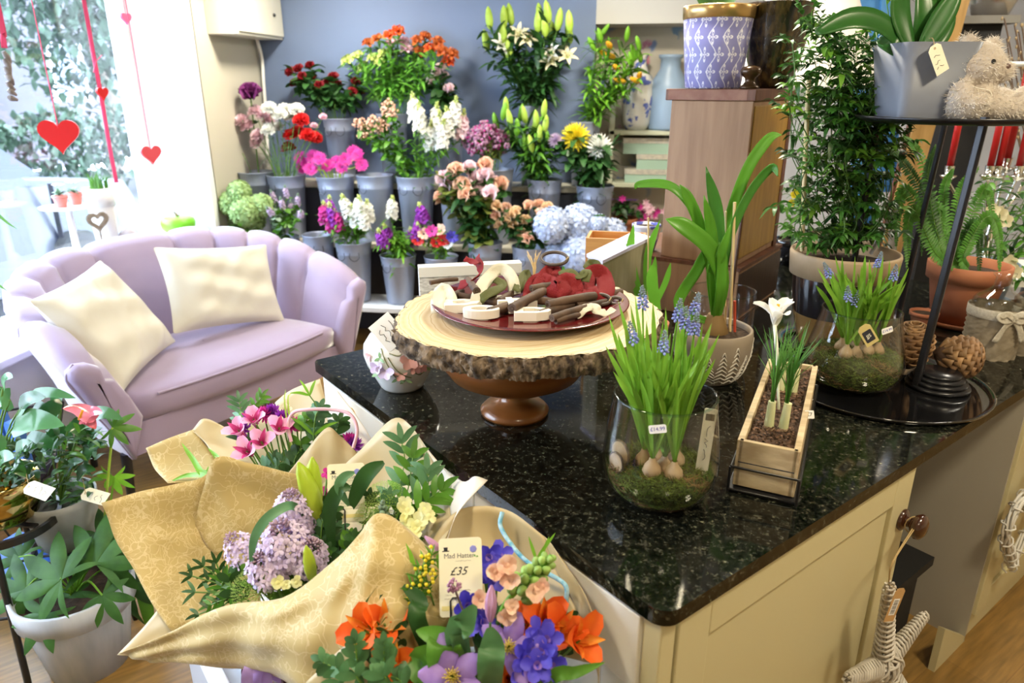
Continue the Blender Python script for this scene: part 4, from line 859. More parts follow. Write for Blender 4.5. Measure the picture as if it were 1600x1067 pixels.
# patterned purple pot
def pot_pattern(name, base, line):
    m, t, b = nt(name); L = t.links.new; b.inputs['Roughness'].default_value = .45
    tc = node(t, 'ShaderNodeTexCoord'); sx = node(t, 'ShaderNodeSeparateXYZ'); L(tc.outputs['Object'], sx.inputs[0])
    def mt(op, a=None, b_=None, c=None):
        n = node(t, 'ShaderNodeMath', operation=op)
        for i, q in enumerate((a, b_, c)):
            if q is None: continue
            if isinstance(q, (int, float)): n.inputs[i].default_value = q
            else: L(q, n.inputs[i])
        return n.outputs[0]
    th = mt('ARCTAN2', sx.outputs[1], sx.outputs[0]); u = mt('MULTIPLY', th, 14/(2*math.pi)); v = mt('MULTIPLY', sx.outputs[2], 1/.052)
    # ogee lines: u = k +- .25 cos(pi v), and four petal flowers in each cell
    cs = mt('MULTIPLY', mt('COSINE', mt('MULTIPLY', v, math.pi)), .27)
    f1 = mt('ABSOLUTE', mt('SUBTRACT', mt('FRACT', mt('ADD', mt('SUBTRACT', mt('MULTIPLY', u, 1), cs), 100.5)), .5))
    f2 = mt('ABSOLUTE', mt('SUBTRACT', mt('FRACT', mt('ADD', mt('ADD', mt('MULTIPLY', u, 1), cs), 100.0)), .5))
    l1 = mt('LESS_THAN', f1, .035); l2 = mt('LESS_THAN', f2, .035)
    # flowers
    def flower(du, dv):
        a = mt('SUBTRACT', mt('FRACT', mt('ADD', u, 100+du)), .5); c = mt('SUBTRACT', mt('FRACT', mt('ADD', mt('MULTIPLY', v, .5), 100+dv)), .5); c2 = mt('MULTIPLY', c, 1.6)
        r = mt('SQRT', mt('ADD', mt('MULTIPLY', a, a), mt('MULTIPLY', c2, c2))); an = mt('ARCTAN2', c2, a)
        pet = mt('MULTIPLY', mt('POWER', mt('ABSOLUTE', mt('COSINE', mt('MULTIPLY', an, 2))), 1.6), .36)
        return mt('MULTIPLY', mt('LESS_THAN', r, pet), mt('GREATER_THAN', mt('ABSOLUTE', mt('SUBTRACT', r, mt('MULTIPLY', pet, .55))), .03))
    fl_ = mt('MAXIMUM', flower(0, .5), flower(.5, 0))
    k = mt('MAXIMUM', mt('MAXIMUM', l1, l1), fl_)
    k = mt('MAXIMUM', k, l2) if 0 else k
    mx = node(t, 'ShaderNodeMix', data_type='RGBA'); L(k, mx.inputs[0]); mx.inputs[6].default_value = rgb(base); mx.inputs[7].default_value = rgb(line); L(mx.outputs[2], b.inputs['Base Color'])
    bp_ = node(t, 'ShaderNodeBump', Strength=.4, Distance=.002); L(k, bp_.inputs['Height']); L(bp_.outputs[0], b.inputs['Normal']); return m
ppc = PV(1113, 136, KP(.10, .17)); ppc.z = ctz
pp = thing('patterned_pot', 'lilac pot with white trellis flower pattern and gold rim on the wooden cabinet', 'plant pot', ppc)
MB().lathe([(0, 0), (.088, 0), (.092, .006), (.112, .215), (.110, .216)], pot_pattern('lilac_trellis_pattern', (.22, .22, .50), (.74, .74, .84)), T(ppc), 64).build('body', pp, loc=ppc)
goldp = mat('gold_glaze', (.50, .32, .12), .25, .7)
MB().lathe([(.112, .214), (.1155, .218), (.1175, .250), (.1155, .254), (.110, .252), (.106, .20)], goldp, T(ppc), 56).build('gold_rim', pp)
MB().lathe([(.107, .225), (0, .235)], mat('bark_chippings'if 0 else 'orchid_bark', (.25, .13, .05), .9, c2=(.4, .25, .12), scale=60), T(ppc), 24).build('bark_mulch', pp)
orc = thing('orchid', 'dark leaved orchid growing in the lilac patterned pot', 'plant', ppc+UP*.23)
for pts, W_ in (([(1110, 15), (1100, 0), (1085, -25)], .05), ([(1118, 15), (1135, 0), (1160, -22)], .05), ([(1115, 18), (1118, -5), (1122, -40)], .05), ([(1110, 19), (1095, 21), (1082, 23)], .012)):
    m = MB(); blade(m, [PV(x, y, ppc) for x, y in pts], W_, g_dark, 'oval', -FWD+UP*.5, .2, 5, 2); m.build('leaf', orc)
MB().tube([PV(1138, 20, ppc), PV(1146, 5, ppc), PV(1150, -30, ppc)], .003, mat('aerial_root', (.6, .58, .4), .6), n=5).build('root', orc)
dpc = PV(1204, 136, KP(.22, .06)); dpc.z = ctz
dpm = mat('dark_mottled_glaze', (.006, .005, .004), .25, c2=(.10, .065, .02), scale=60, stretch=(1, 1, .35), bump=.5, bscale=30, lo=.4, hi=.75, coat=.5)
MBd = MB().lathe([(0, 0), (.052, 0), (.06, .006), (.088, .09), (.106, .20), (.110, .262), (.113, .266), (.107, .264), (.1, .2)], dpm, T(dpc), 48)
dp = MBd.build('mottled_pot'); tag(dp, 'dark brown mottled glazed pot on the wooden cabinet', 'plant pot')
kp = PV(1171, 134, KP(.02, .02)); kp.z = ctz
tag(MB().lathe([(0, 0), (.030, 0), (.031, .006), (.022, .012), (.015, .022), (.017, .032), (.030, .042), (.033, .054), (.028, .064), (.012, .069), (0, .070)], mat('dark_finial', (.06, .03, .012), .25, .4), T(kp), 28).build('finial'), 'dark turned wooden finial on the corner of the cabinet top', 'finial')
# ---- jasmine in banded pot
jp = Pz(1297, 540, TZ); jpo = thing('banded_pot', 'large pot with tan rim and black glazed middle holding the jasmine', 'plant pot', jp)
tan = mat('tan_clay', (.34, .24, .14), .6, c2=(.42, .31, .20), scale=14); blk = mat('black_glaze', (.012, .012, .016), .12, coat=1); brn = mat('honey_glaze', (.26, .15, .05), .2, coat=.6)
JPR = [(0, .004), (.098, .004), (.103, .02), (.128, .115)]
MB().lathe(JPR, brn, T(jp), 56).build('lower_band', jpo)
MB().lathe([(.128, .115), (.139, .20), (.141, .235)], blk, T(jp), 56).build('middle_band', jpo)
MB().lathe([(.141, .235), (.152, .236), (.158, .30), (.156, .308), (.149, .308), (.140, .27), (.13, .255)], tan, T(jp), 56, wob=lambda a, k: 1+(.012*math.sin(3*a)+.01*math.sin(8*a))*(k == 0)).build('rim', jpo)
MB().lathe([(0, 0), (.14, 0), (.165, .018), (.163, .02), (.14, .006)], blk, T(jp), 48).build('saucer', jpo)
MB().lathe([(.142, .272), (.08, .278), (0, .28)], soil, T(jp), 24).build('soil', jpo)
jas = thing('jasmine', 'dense twining jasmine climbing canes in the banded pot', 'plant', jp+UP*.275)
def JV(x, y, d=0): return PV(x, y, jp+FWD*d)
for pts in ([(1253, 392), (1258, 250), (1264, 118)],): tag(MB().tube([JV(x, y, -.04) for x, y in pts], .0065, cw_, n=8).build('bamboo_cane'), 'thick bamboo cane at the left of the jasmine', 'cane')
tag(MB().tube([JV(1338, 392, -.05), JV(1349, 300, -.05)], .006, mat('old_cane', (.36, .22, .10), .6), n=8).build('cane_stub'), 'short brown cane in the jasmine pot', 'cane')
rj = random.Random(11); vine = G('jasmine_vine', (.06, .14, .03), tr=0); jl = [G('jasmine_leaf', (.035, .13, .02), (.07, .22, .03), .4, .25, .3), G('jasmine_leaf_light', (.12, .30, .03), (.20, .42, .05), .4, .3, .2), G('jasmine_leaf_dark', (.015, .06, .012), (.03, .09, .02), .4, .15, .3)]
mv = MB(); anchors = []
for k in range(46):
    x = rj.gauss(1320, 34); y0 = 385; d = rj.uniform(-.12, .10); pts = [JV(1300+rj.uniform(-40, 40), 388, rj.uniform(-.08, .08))]; y = 360; xx = x
    top = rj.uniform(15, 260)
    while y > top:
        xx += rj.uniform(-26, 26); xx = min(max(xx, 1236), 1392); pts.append(JV(xx, y, d+rj.uniform(-.03, .03))); anchors.append((xx, y, d)); y -= rj.uniform(30, 50)
    mv.tube(cr(pts, 4), .0016, vine, n=4, caps=False)
for pts in ([(1300, 150), (1335, 90), (1380, 68), (1402, 75), (1398, 130)], [(1370, 90), (1388, 40), (1385, 0)], [(1330, 200), (1372, 250), (1378, 300), (1350, 325)], [(1262, 180), (1228, 160), (1232, 150)], [(1290, 40), (1270, 15), (1268, 50)]):
    P = [JV(x, y, -.08) for x, y in pts]; mv.tube(cr(P, 6), .0013, jl[1], n=4, caps=False); anchors += [(x, y, -.08) for x, y in pts]*2
mv.build('stems', jas)
def pinnate(mb, p, d, L, m, pairs=2):
    d = V(d).normalized(); sd = d.cross(UP); sd = sd.normalized() if sd.length > .05 else RGT
    mb.tube([p, p+d*L*.55], .0008, vine, n=3, caps=False)
    for i in range(pairs):
        q = p+d*L*(.2+.35*i/max(1, pairs-1))
        for s_ in (-1, 1): leaf(mb, q, d*.6+sd*s_+UP*rj.uniform(-.2, .2), L*.68, L*.32, m, .22)
    leaf(mb, p+d*L*.55, d, L*.80, L*.36, m, .3)
extra = [(rj.gauss(1318, 36), rj.uniform(120, 385), rj.uniform(-.13, .1)) for _ in range(330)]+[(rj.gauss(1300, 30), rj.uniform(30, 190), rj.uniform(-.13, .1)) for _ in range(90)]+[(rj.gauss(1372, 22), rj.uniform(130, 240), rj.uniform(-.12, .05)) for _ in range(110)]+[(rj.gauss(1285, 22), rj.uniform(20, 110), rj.uniform(-.12, .05)) for _ in range(40)]
m = MB()
for x, y, d in anchors+extra:
    x = min(max(x, 1228), 1412); dd = V((rj.gauss(0, 1), rj.gauss(0, 1), rj.gauss(.0, .5)))-FWD*.4
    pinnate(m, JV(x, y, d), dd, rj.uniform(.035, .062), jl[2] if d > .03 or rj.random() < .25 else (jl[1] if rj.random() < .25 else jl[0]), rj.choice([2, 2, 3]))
m.build('leaves', jas)
# ---- black stand with plate top; bear, orchid pot
SB = Pz(1452, 575, TZ+.006); ST = PV(1488, 183, SB)
st = thing('plant_stand', 'tall black metal stand with round top carrying the bear and orchid', 'stand', SB)
stm = mat('black_satin_metal', (.014, .014, .018), .28, .3)
legs = [(Pz(1432, 606, TZ+.008), PV(1540, 190, Pz(1432, 606, TZ+.008)), .013), (Pz(1398, 520, TZ+.008), PV(1484, 168, Pz(1398, 520, TZ+.008)), .010), (V((ST.x, ST.y, TZ+.008))-RGT*.125+FWD*.13, ST-RGT*.125+FWD*.13-UP*.01, .010)]
for a, b, r_ in legs:
    m = MB(); d = (b-a).normalized(); s1 = d.cross(FWD).normalized(); s2 = d.cross(s1); pr = []
    for p in (a, b+d*.01): pr.append([p+s1*r_-s2*r_*.4, p+s1*r_*.3+s2*r_*.5, p-s1*r_*.3+s2*r_*.5, p-s1*r_-s2*r_*.4, p-s1*r_*.5-s2*r_*.8, p+s1*r_*.5-s2*r_*.8])
    m.grid(pr, stm, None, True, False); m.add(pr[0], [tuple(range(6))], stm); m.add(pr[1], [tuple(range(6))[::-1]], stm); smoothbox(m.build('leg', st), .002)
MB().lathe([(0, -.012), (.205, -.012), (.226, -.004), (.232, .004), (.226, .004), (.205, -.004), (0, -.004)], stm, T(ST), 64).build('top_plate', st)
sf = Pz(1464, 603, TZ+.006)
stp = thing('ring_foot', 'stack of black round rings beside the front stand leg', 'base', sf)
for i, (r_, z) in enumerate(((.078, 0), (.070, .012), (.062, .023), (.052, .033))): MB().lathe([(0, z), (r_, z), (r_+.002, z+.005), (r_, z+.010), (0, z+.010)], stm, T(sf), 40).build('ring', stp)
oc = PV(1426, 186, ST+FWD*.02); oc.z = ST.z-.004
op = thing('square_grey_pot', 'pale grey tapered pot of dark orchid leaves on the black stand', 'plant pot', oc)
gp = mat('pale_grey_zinc', (.14, .155, .20), .5, c2=(.18, .195, .24), scale=6)
PHt = .18; m = MB(); rows = []
for t_, z in ((.74, 0), (1, PHt), (.96, PHt), (.94, PHt-.02)): rows.append([(x*t_, y*t_, z) for x, y in rrect(.196, .196, .03)])
OM = T(oc) @ RZ(math.degrees(YAW)); m.grid(rows, gp, OM, True); m.add(rows[0], [tuple(range(20))[::-1]], gp, OM); m.build('body', op)
MB().add([(x*.95, y*.95, PHt-.015) for x, y in rrect(.196, .196, .03)], [tuple(range(20))], MATS['orchid_bark'], OM).build('bark_mulch', op)
o2 = thing('orchid', 'broad leaved orchid growing in the grey pot on the black stand', 'plant', oc+UP*PHt)
og = G('orchid_leaf', (.02, .10, .02), (.05, .20, .03), .3, .2, .1, 5)
for pts, W_ in (([(1420, 85), (1380, 40), (1330, 30), (1275, 52)], .06), ([(1425, 85), (1405, 20), (1412, -40)], .052), ([(1430, 85), (1445, 30), (1440, -40)], .06), ([(1435, 85), (1470, 30), (1500, -20)], .055), ([(1440, 88), (1462, 60), (1490, 25)], .055), ([(1415, 88), (1395, 70), (1372, 62)], .06), ([(1432, 85), (1452, 20), (1475, -30)], .05)):
    m = MB(); blade(m, [PV(x, y, oc+FWD*rnd.uniform(-.03, .03)) for x, y in pts], W_, og, 'oval', -FWD+UP*.5, .2, 5, 2); solid(m.build('leaf', o2), .002)
m = MB()
for k in range(7): a = PV(1425+rnd.uniform(-25, 30), 88, oc); m.tube(cr([a, a+V((rnd.uniform(-.03, .03), -.02, .02)), a+V((rnd.uniform(-.05, .05), -.05, -.005))], 4), .0028, MATS['aerial_root'], n=5)
m.build('roots', o2)
p = PV(1466, 92, oc-FWD*.115); o = tagcard(p, RGT*-.55+UP*.85, -FWD+RGT*.15, .034, .072, '', 21, 3, hang=PV(1452, 60, oc-FWD*.05)); tag(o, 'cream paper tag hanging on the grey orchid pot', 'tag')
# bear: one continuous body grown from overlapping volumes, fur as a child
fur = mat('plush_fur_shaded_root', (.42, .36, .31), .95, c2=(.52, .46, .40), scale=40, sheen=.5, bump=.8, bscale=120)  # darker root colour paints shading between the paler fur tips
bc = PV(1530, 186, ST-FWD*.03); bc.z = ST.z+.004
def BV(x, y, d=0): return PV(x, y, bc+FWD*d)
parts = [(BV(1522, 155), (.052, .050, .055)), (BV(1526, 102), (.064, .060, .056)), (BV(1505, 98, .0), (.040, .045, .045)), (BV(1561, 112, -.01), (.034, .032, .028)), (BV(1506, 170, -.03), (.045, .045, .032)),
         (BV(1500, 152, -.04), (.030, .03, .042)), (BV(1520, 160, -.055), (.038, .026, .026)), (BV(1550, 166, -.03), (.045, .035, .036)), (BV(1572, 170, -.03), (.04, .034, .03)), (BV(1592, 168, -.03), (.030, .034, .038)),
         (BV(1558, 158, .05), (.05, .035, .035)), (BV(1600, 158, .05), (.032, .036, .04)), (BV(1549, 74, .03), (.024, .014, .024)), (BV(1512, 70, -.02), (.026, .014, .026))]
bear = thing('teddy_bear', 'cream plush teddy bear sitting on the black stand', 'teddy bear', bc); m = MB(); BR = RZ(math.degrees(YAW))
for c, r_ in parts: m.ball(r_, fur, T(c) @ BR, 16, 10)
bo = m.build('body', bear); rm = bo.modifiers.new('blend', 'REMESH'); rm.mode = 'VOXEL'; rm.voxel_size = .006; rm.use_smooth_shade = True
sm_ = bo.modifiers.new('soft', 'SMOOTH'); sm_.iterations = 3
m = MB(); furt = mat('plush_fur_tips', (.66, .60, .53), .9, c2=(.78, .73, .66), scale=30, island=.15, trans=.2)
for c, r_ in parts:
    for k in range(int(150000*r_[0]*r_[2])+260):
        d = V((rj.gauss(0, 1), rj.gauss(0, 1), rj.gauss(0, 1))).normalized(); p = V((d.x*r_[0], d.y*r_[1], d.z*r_[2]))*.97; nn = (V((d.x/r_[0], d.y/r_[1], d.z/r_[2]))).normalized()
        f = (nn+V((rj.gauss(0, .45), rj.gauss(0, .45), rj.gauss(-.15, .4)))).normalized(); s_ = f.orthogonal().normalized()*.0011
        m.add([p-s_, p+s_, p+f*rj.uniform(.007, .015)], [(0, 1, 2)], furt, T(c) @ BR)
m.build('fur', bear)['kind'] = 'stuff'
MB().ball((.010, .008, .008), mat('nose_brown', (.10, .05, .04), .4), T(BV(1573, 104, -.035)) @ BR).build('nose', bear)
for dd in (-.045, -.005): MB().ball(.006, mat('eye_black', (.004, .004, .004), .1), T(BV(1552, 96, dd-.012))).build('eye', bear)
MB().tube(cr([BV(1505, 132, -.045), BV(1530, 138, -.06), BV(1546, 142, -.05), BV(1550, 150, -.05)], 5), .0012, mat('white_thread', (.8, .78, .72), .7), n=5).build('cord', bear)
# ---- pine cones
pcm = mat('cone_scale', (.16, .08, .035), .6, c2=(.34, .20, .09), scale=18, island=.35); pct = mat('cone_core', (.05, .025, .015), .9)
def cone(M, R_, L_, n, label, open_=1):
    t = MB(); t.ball((R_*.62, R_*.62, L_*.52), pct, M @ T(0, 0, L_*.5), 14, 10)
    for k in range(n):
        q = (k+.5)/n; z = L_*(.03+.92*q); r_ = R_*math.sin(math.pi*min(.97, q*.80+.16))**.7; F = M @ RZ(k*137.5) @ T(0, r_*.45, z) 
        sc2 = R_*(.40+.42*math.sin(math.pi*min(1, q*.9+.1)))
        t.petal(F, sc2*1.0, sc2*.80, 66-40*q, -38*open_, .25, pcm, 'fan', 4, 2)
    o = t.build('pine_cone'); solid(o, .0022); return tag(o, label, 'pine cone')
c1 = Pz(1436, 588, TZ+.02)+FWD*.07; cone(along(c1, V((0, 0, 1))+RGT*-.05-FWD*.15, 0), .064, .125, 90, 'upright pine cone behind the stand leg on the tray')
c2 = Pz(1494, 582, TZ+.03)+FWD*.05+UP*.045; cone(along(c2-(RGT*.05+FWD*.02), RGT*.95-FWD*.25+UP*-.05, 0), .062, .10, 100, 'large pine cone lying on its side beside the wicker bottle', .5)
# ---- wicker bottles with lace
wk = mat('grey_wicker', (.20, .16, .11), .8, c2=(.32, .27, .20), scale=40, bump=.4)
lace = mat('white_lace', (.66, .62, .54), .8, c2=(.5, .46, .38), scale=160, trans=.2)
def wbottle(p, s_, label):
    t = thing('wicker_bottle', label, 'bottle', p); m = MB(); rows = []; R = .068*s_; Hh = .15*s_
    for i in range(21):
        rows.append([((R+(.0035*s_ if (k//2+i) % 2 else -.0015*s_))*math.cos(k*math.pi/24), (R+(.0035*s_ if (k//2+i) % 2 else -.0015*s_))*math.sin(k*math.pi/24), Hh*i/20) for k in range(48)])
    m.grid(rows, wk, T(p), True); m.add(rows[0], [tuple(range(48))[::-1]], wk, T(p)); m.build('wicker_sleeve', t)
    MB().lathe([(a*s_, b*s_) for a, b in [(.0, .01), (.062, .01), (.064, .15), (.064, .165), (.056, .178), (.030, .195), (.022, .21), (.021, .232), (.028, .238), (.029, .244), (.022, .247)]], gl, T(p), 40).build('glass', t)
    MB().lathe([(a*s_, b*s_) for a, b in [(.0, .014), (.058, .014), (.060, .15), (.060, .165), (.052, .176), (.027, .192), (.019, .21), (.018, .24)]], gl, T(p), 40).build('inner_glass', t)
    MB().lathe([(R+.005*s_, Hh*.80), (R+.006*s_, Hh*.82), (R+.006*s_, Hh*.97), (R+.005*s_, Hh*.99)], lace, T(p), 40).build('lace_band', t)
    f = p-FWD*(R+.009*s_)+UP*Hh*.88; m = MB()
    for sg in (-1, 1):
        ribbon(m, [f, f+RGT*sg*.02*s_+UP*.012*s_, f+RGT*sg*.042*s_+UP*.004*s_, f+RGT*sg*.02*s_-UP*.008*s_, f], .018*s_, lace, -FWD+UP*.3, 5)
        ribbon(m, [f, f+RGT*sg*.022*s_-UP*.03*s_, f+RGT*sg*.040*s_-UP*.07*s_], .017*s_, lace, -FWD, 5)
    solid(m.build('lace_bow', t), .001); return t
wbottle(Pz(1541, 552, TZ), 1.05, 'glass bottle in a grey wicker sleeve with lace bow'); wbottle(Pz(1604, 548, TZ), 1.0, 'second wicker covered glass bottle at the right photo edge')
# ---- fern in terracotta pot and neighbours
terra = MATS['terracotta']
def tpot(p, r_, h, name, label, m_=None, sauc=True):
    t = thing(name, label, 'plant pot', p); z0 = .012 if sauc else 0
    MB().lathe([(0, z0), (r_*.68, z0), (r_*.9, h*.74), (r_*.9, h*.75), (r_, h*.75), (r_*1.02, h), (r_*.95, h), (r_*.88, h*.8)], m_ or terra, T(p), 40).build('body', t)
    MB().lathe([(r_*.88, h*.86), (0, h*.88)], soil, T(p), 20).build('soil', t)
    if sauc: MB().lathe([(0, 0), (r_*.8, 0), (r_*.98, .022), (r_*.93, .022), (r_*.78, .008)], m_ or terra, T(p), 40).build('saucer', t)
    return t
fp = Pz(1495, 505, TZ); fpo = tpot(fp, .125, .215, 'terracotta_pot', 'large terracotta pot of fern behind the pine cones')
fern = thing('fern', 'arching green fern growing in the large terracotta pot', 'fern', fp+UP*.19); fg = G('fern_leaf', (.05, .20, .02), (.12, .34, .04), .45, .3, .2); fg2 = G('fern_leaf_dark', (.02, .09, .015), (.05, .16, .03), .45, .25, .2)
def frond(t, pts, W_, m_, n=26):
    P = cr(pts, 10); N = len(P)-1; m = MB(); m.tube(P, .0013, g_stem, n=4, caps=False)
    for i in range(2, N):
        q = i/N; d = (P[i+1 if i < N else i]-P[i-1]).normalized(); L_ = W_*math.sin(math.pi*min(1, q*.93+.07))**.55*(1-q*.3); s_ = d.cross(-FWD+UP*.4); s_ = s_.normalized() if s_.length > .05 else RGT
        for sg in (-1, 1):
            for h in (0, .5): leaf(m, P[i].lerp(P[i-1], h), s_*sg+d*.35+UP*rj.uniform(-.15, .15), L_, W_*.36, m_, .12, 'lance', 2, nrm=-FWD+UP*.6)
    return m.build('frond', t)
fr = [[(1470, 380), (1450, 280), (1462, 225)], [(1465, 400), (1430, 330), (1418, 360), (1420, 440)], [(1480, 380), (1475, 300), (1490, 262)], [(1470, 400), (1450, 330), (1445, 320), (1440, 400)], [(1500, 390), (1530, 310), (1545, 300), (1555, 380)], [(1505, 400), (1540, 340), (1560, 360), (1562, 430)], [(1480, 400), (1440, 300), (1400, 240), (1375, 225)],
      [(1490, 390), (1500, 300), (1530, 260)], [(1475, 400), (1462, 340), (1470, 330), (1478, 420)], [(1500, 400), (1520, 350), (1530, 370), (1530, 440)], [(1465, 390), (1420, 300), (1405, 320), (1400, 390)], [(1480, 390), (1440, 250), (1410, 210)], [(1490, 400), (1510, 370), (1500, 380), (1492, 450)]]
for i, pts in enumerate(fr): dd = rj.uniform(-.14, .06); frond(fern, [fp+UP*.19]+[PV(x, y, fp+FWD*dd) for x, y in pts], .030, fg if i % 3 else fg2)
tpot(Pz(1452, 520, TZ)+FWD*.05, .045, .06, 'terracotta_pot', 'small empty terracotta pot left of the fern pot', sauc=False)
p2 = Pz(1600, 505, TZ)+FWD*.25; tpot(p2, .10, .16, 'glazed_pot', 'pale blue pot of leafy plant at the right edge', mat('pale_blue_glaze', (.22, .30, .42), .3)); lp = thing('leafy_plant', 'dark leafy plant with white blooms at the right edge behind the bottles', 'plant', p2+UP*.14)
m = MB()
for k in range(150):
    x, y, d = rj.gauss(1580, 26), rj.uniform(275, 440), rj.uniform(-.12, .1); leaf(m, PV(x, y, p2+FWD*d), rdir(.1), rj.uniform(.05, .09), .022, rj.choice([g_dark, g_mid, jl[0]]), .2)
for k in range(20): m.tube([p2+UP*.13, PV(rj.gauss(1580, 24), rj.uniform(290, 400), p2)], .0015, g_stem, n=3, caps=False)
m.build('foliage', lp)
for x, y in ((1548, 330), (1560, 335), (1575, 410), (1583, 425), (1568, 345)): MB().ring(along(PV(x, y, p2-FWD*.14), -FWD+UP*.3), 5, .03, .026, 55, 30, .1, p_cream, 'wide', 3, 1).build('bloom', lp)
# birch stick, basket, yellow plant behind the jasmine
bkp = Pz(1392, 470, TZ)+FWD*.12; tag(MB().tube([PV(1392, 440, bkp), PV(1397, 318, bkp)], .016, mat('birch_bark', (.45, .42, .38), .8, c2=(.06, .05, .05), scale=24, stretch=(1, 1, .4)), n=14).build('birch_stick'), 'upright piece of white birch bark right of the jasmine', 'birch stick')
tag(MB().box((-.002, 0, 0), (.002, .02, .16), mat('galvanised_pick', (.4, .42, .45), .4, .5), T(PV(1362, 398, jp)) @ RY(18)).build('plant_pick'), 'thin slanted metal pick at the edge of the jasmine pot', 'plant pick')
bs = Pz(1352, 462, TZ)+FWD*.30; wbk = MB()
for i in range(9): wbk.lathe([(.115+.002*i, .02*i), (.122+.002*i, .02*i+.01), (.115+.002*i, .02*i+.02)], wk, T(bs), 40, cap0=(i == 0), wob=lambda a, k: 1+.012*math.sin(a*20))
tag(wbk.build('wicker_basket'), 'grey round wicker basket behind the jasmine pot', 'basket')
yp = Pz(1243, 420, TZ)+FWD*.1; tpot(yp, .07, .12, 'black_pot', 'small black pot of yellow flowers right of the wooden cabinet', MATS['black_glaze'], False); yb = thing('yellow_primrose', 'yellow flowering plant in the small black pot', 'plant', yp+UP*.11); m = MB()
for k in range(60): leaf(m, PV(rj.gauss(1243, 9), rj.uniform(290, 372), yp+FWD*rj.uniform(-.05, .05)), rdir(.3), .05, .022, g_mid, .3, 'oval')
m.build('foliage', yb)
for x, y in ((1240, 305), (1248, 310), (1236, 318), (1244, 298)): MB().ring(along(PV(x, y, yp-FWD*.03), -FWD+UP*.4), 5, .022, .02, 50, 30, .1, p_yel, 'wide', 3, 1).build('bloom', yb)
# ================================================================ FLOWER WALL
zinc = mat('zinc', (.25, .29, .39), .40, .4, c2=(.35, .39, .50), scale=5, stretch=(1, 1, .4)); zind = mat('zinc_dark', (.08, .09, .11), .5, .6)
rf = random.Random(21)
def bucket(px, py, wpx, Y, z0, label, h=None):
    t_ = PY(px, py, Y); r = wpx/2*t_.y/ray(px, py).y; zt = t_.z if h is None else z0+h
    p = V((t_.x, Y, z0)); hh = zt-z0; t = thing('zinc_bucket', label, 'bucket', p, 'zinc flower buckets')
    MB().lathe([(0, .004), (r*.70, .004), (r*.70, 0), (r*.72, .012), (r*.90, hh*.80), (r*.93, hh*.81), (r*.91, hh*.83), (r*.98, hh-.004), (r*1.01, hh), (r*.98, hh+.002), (r*.95, hh-.004), (r*.88, hh*.8), (r*.7, .03)], zinc, T(p), 40).build('body', t)
    for k in (-35, 35 if rf.random() < .3 else 145):
        a = math.radians(-90+k*.6 if k < 100 else 90); R = r*.985; c = p+V((R*math.cos(a), R*math.sin(a), hh*.86)); tx = V((-math.sin(a), math.cos(a), 0)); o_ = V((math.cos(a), math.sin(a), 0))*.006
        MB().tube(cr([c+tx*.028+UP*.005+o_, c+tx*.030-UP*.03+o_, c+o_-UP*.052, c-tx*.030-UP*.03+o_, c-tx*.028+UP*.005+o_], 4), .0028, zind, n=5).build('handle', t)
    return dict(p=p, r=r, z=zt)
B = {}
for k, a in dict(
    top_a=(530, 185, 52, YT, ZT, 'zinc bucket of dark red roses on the top shelf'), top_b=(612, 178, 50, YT, ZT, 'zinc bucket of orange alstroemeria on the top shelf'),
    top_c=(700, 184, 50, YT, ZT, 'zinc bucket of pale pink roses on the top shelf'), top_d=(830, 166, 42, YT, ZT, 'zinc bucket of white lilies on the top shelf'), top_e=(914, 190, 50, YT, ZT, 'zinc bucket of yellow lilies on the top shelf'),
    mid_a=(400, 268, 56, YM, ZM, 'zinc bucket with one purple cabbage flower by the left wall'), mid_b=(447, 273, 60, YM, ZM, 'zinc bucket of pink, white and red carnations'), mid_c=(524, 275, 60, YM, ZM, 'zinc bucket of magenta gerberas'),
    mid_d=(586, 273, 60, YM, ZM, 'empty zinc bucket between the gerberas and the snapdragons'), mid_e=(649, 275, 62, YM, ZM, 'zinc bucket of white and green snapdragons'), mid_f=(712, 280, 56, YM, ZM, 'zinc bucket mostly hidden behind the peach roses'),
    mid_g=(775, 264, 56, YM, ZM, 'zinc bucket of mauve wax flowers'), mid_h=(851, 280, 56, YM, ZM, 'zinc bucket of closed green lily buds'), mid_i=(930, 290, 60, YM, ZM, 'zinc bucket of chrysanthemums by the alcove'),
    low_a=(384, 372, 52, YL, ZL, 'zinc bucket of green hydrangea behind the sofa'), low_a2=(440, 370, 56, YL, ZL, 'zinc bucket of lilac and eucalyptus behind the sofa'), low_b=(497, 366, 50, YL, ZL, 'dark zinc bucket half hidden by the sofa back'),
    low_c=(552, 377, 58, YL, ZL, 'zinc bucket of magenta and white stocks beside the sofa'), low_d=(622, 398, 57, YL, ZL, 'zinc bucket of purple stocks on the white bench'), low_e=(689, 400, 54, YL, ZL, 'zinc bucket of red and blue anemones'),
    low_f=(758, 378, 56, YL, ZL, 'zinc bucket of peach roses'), low_g=(829, 384, 60, YL, ZL, 'zinc bucket of apricot spray roses'), low_h=(905, 410, 58, YL, ZL, 'zinc bucket of pale blue hydrangeas')).items():
    B[k] = bucket(*a[:5], a[5])
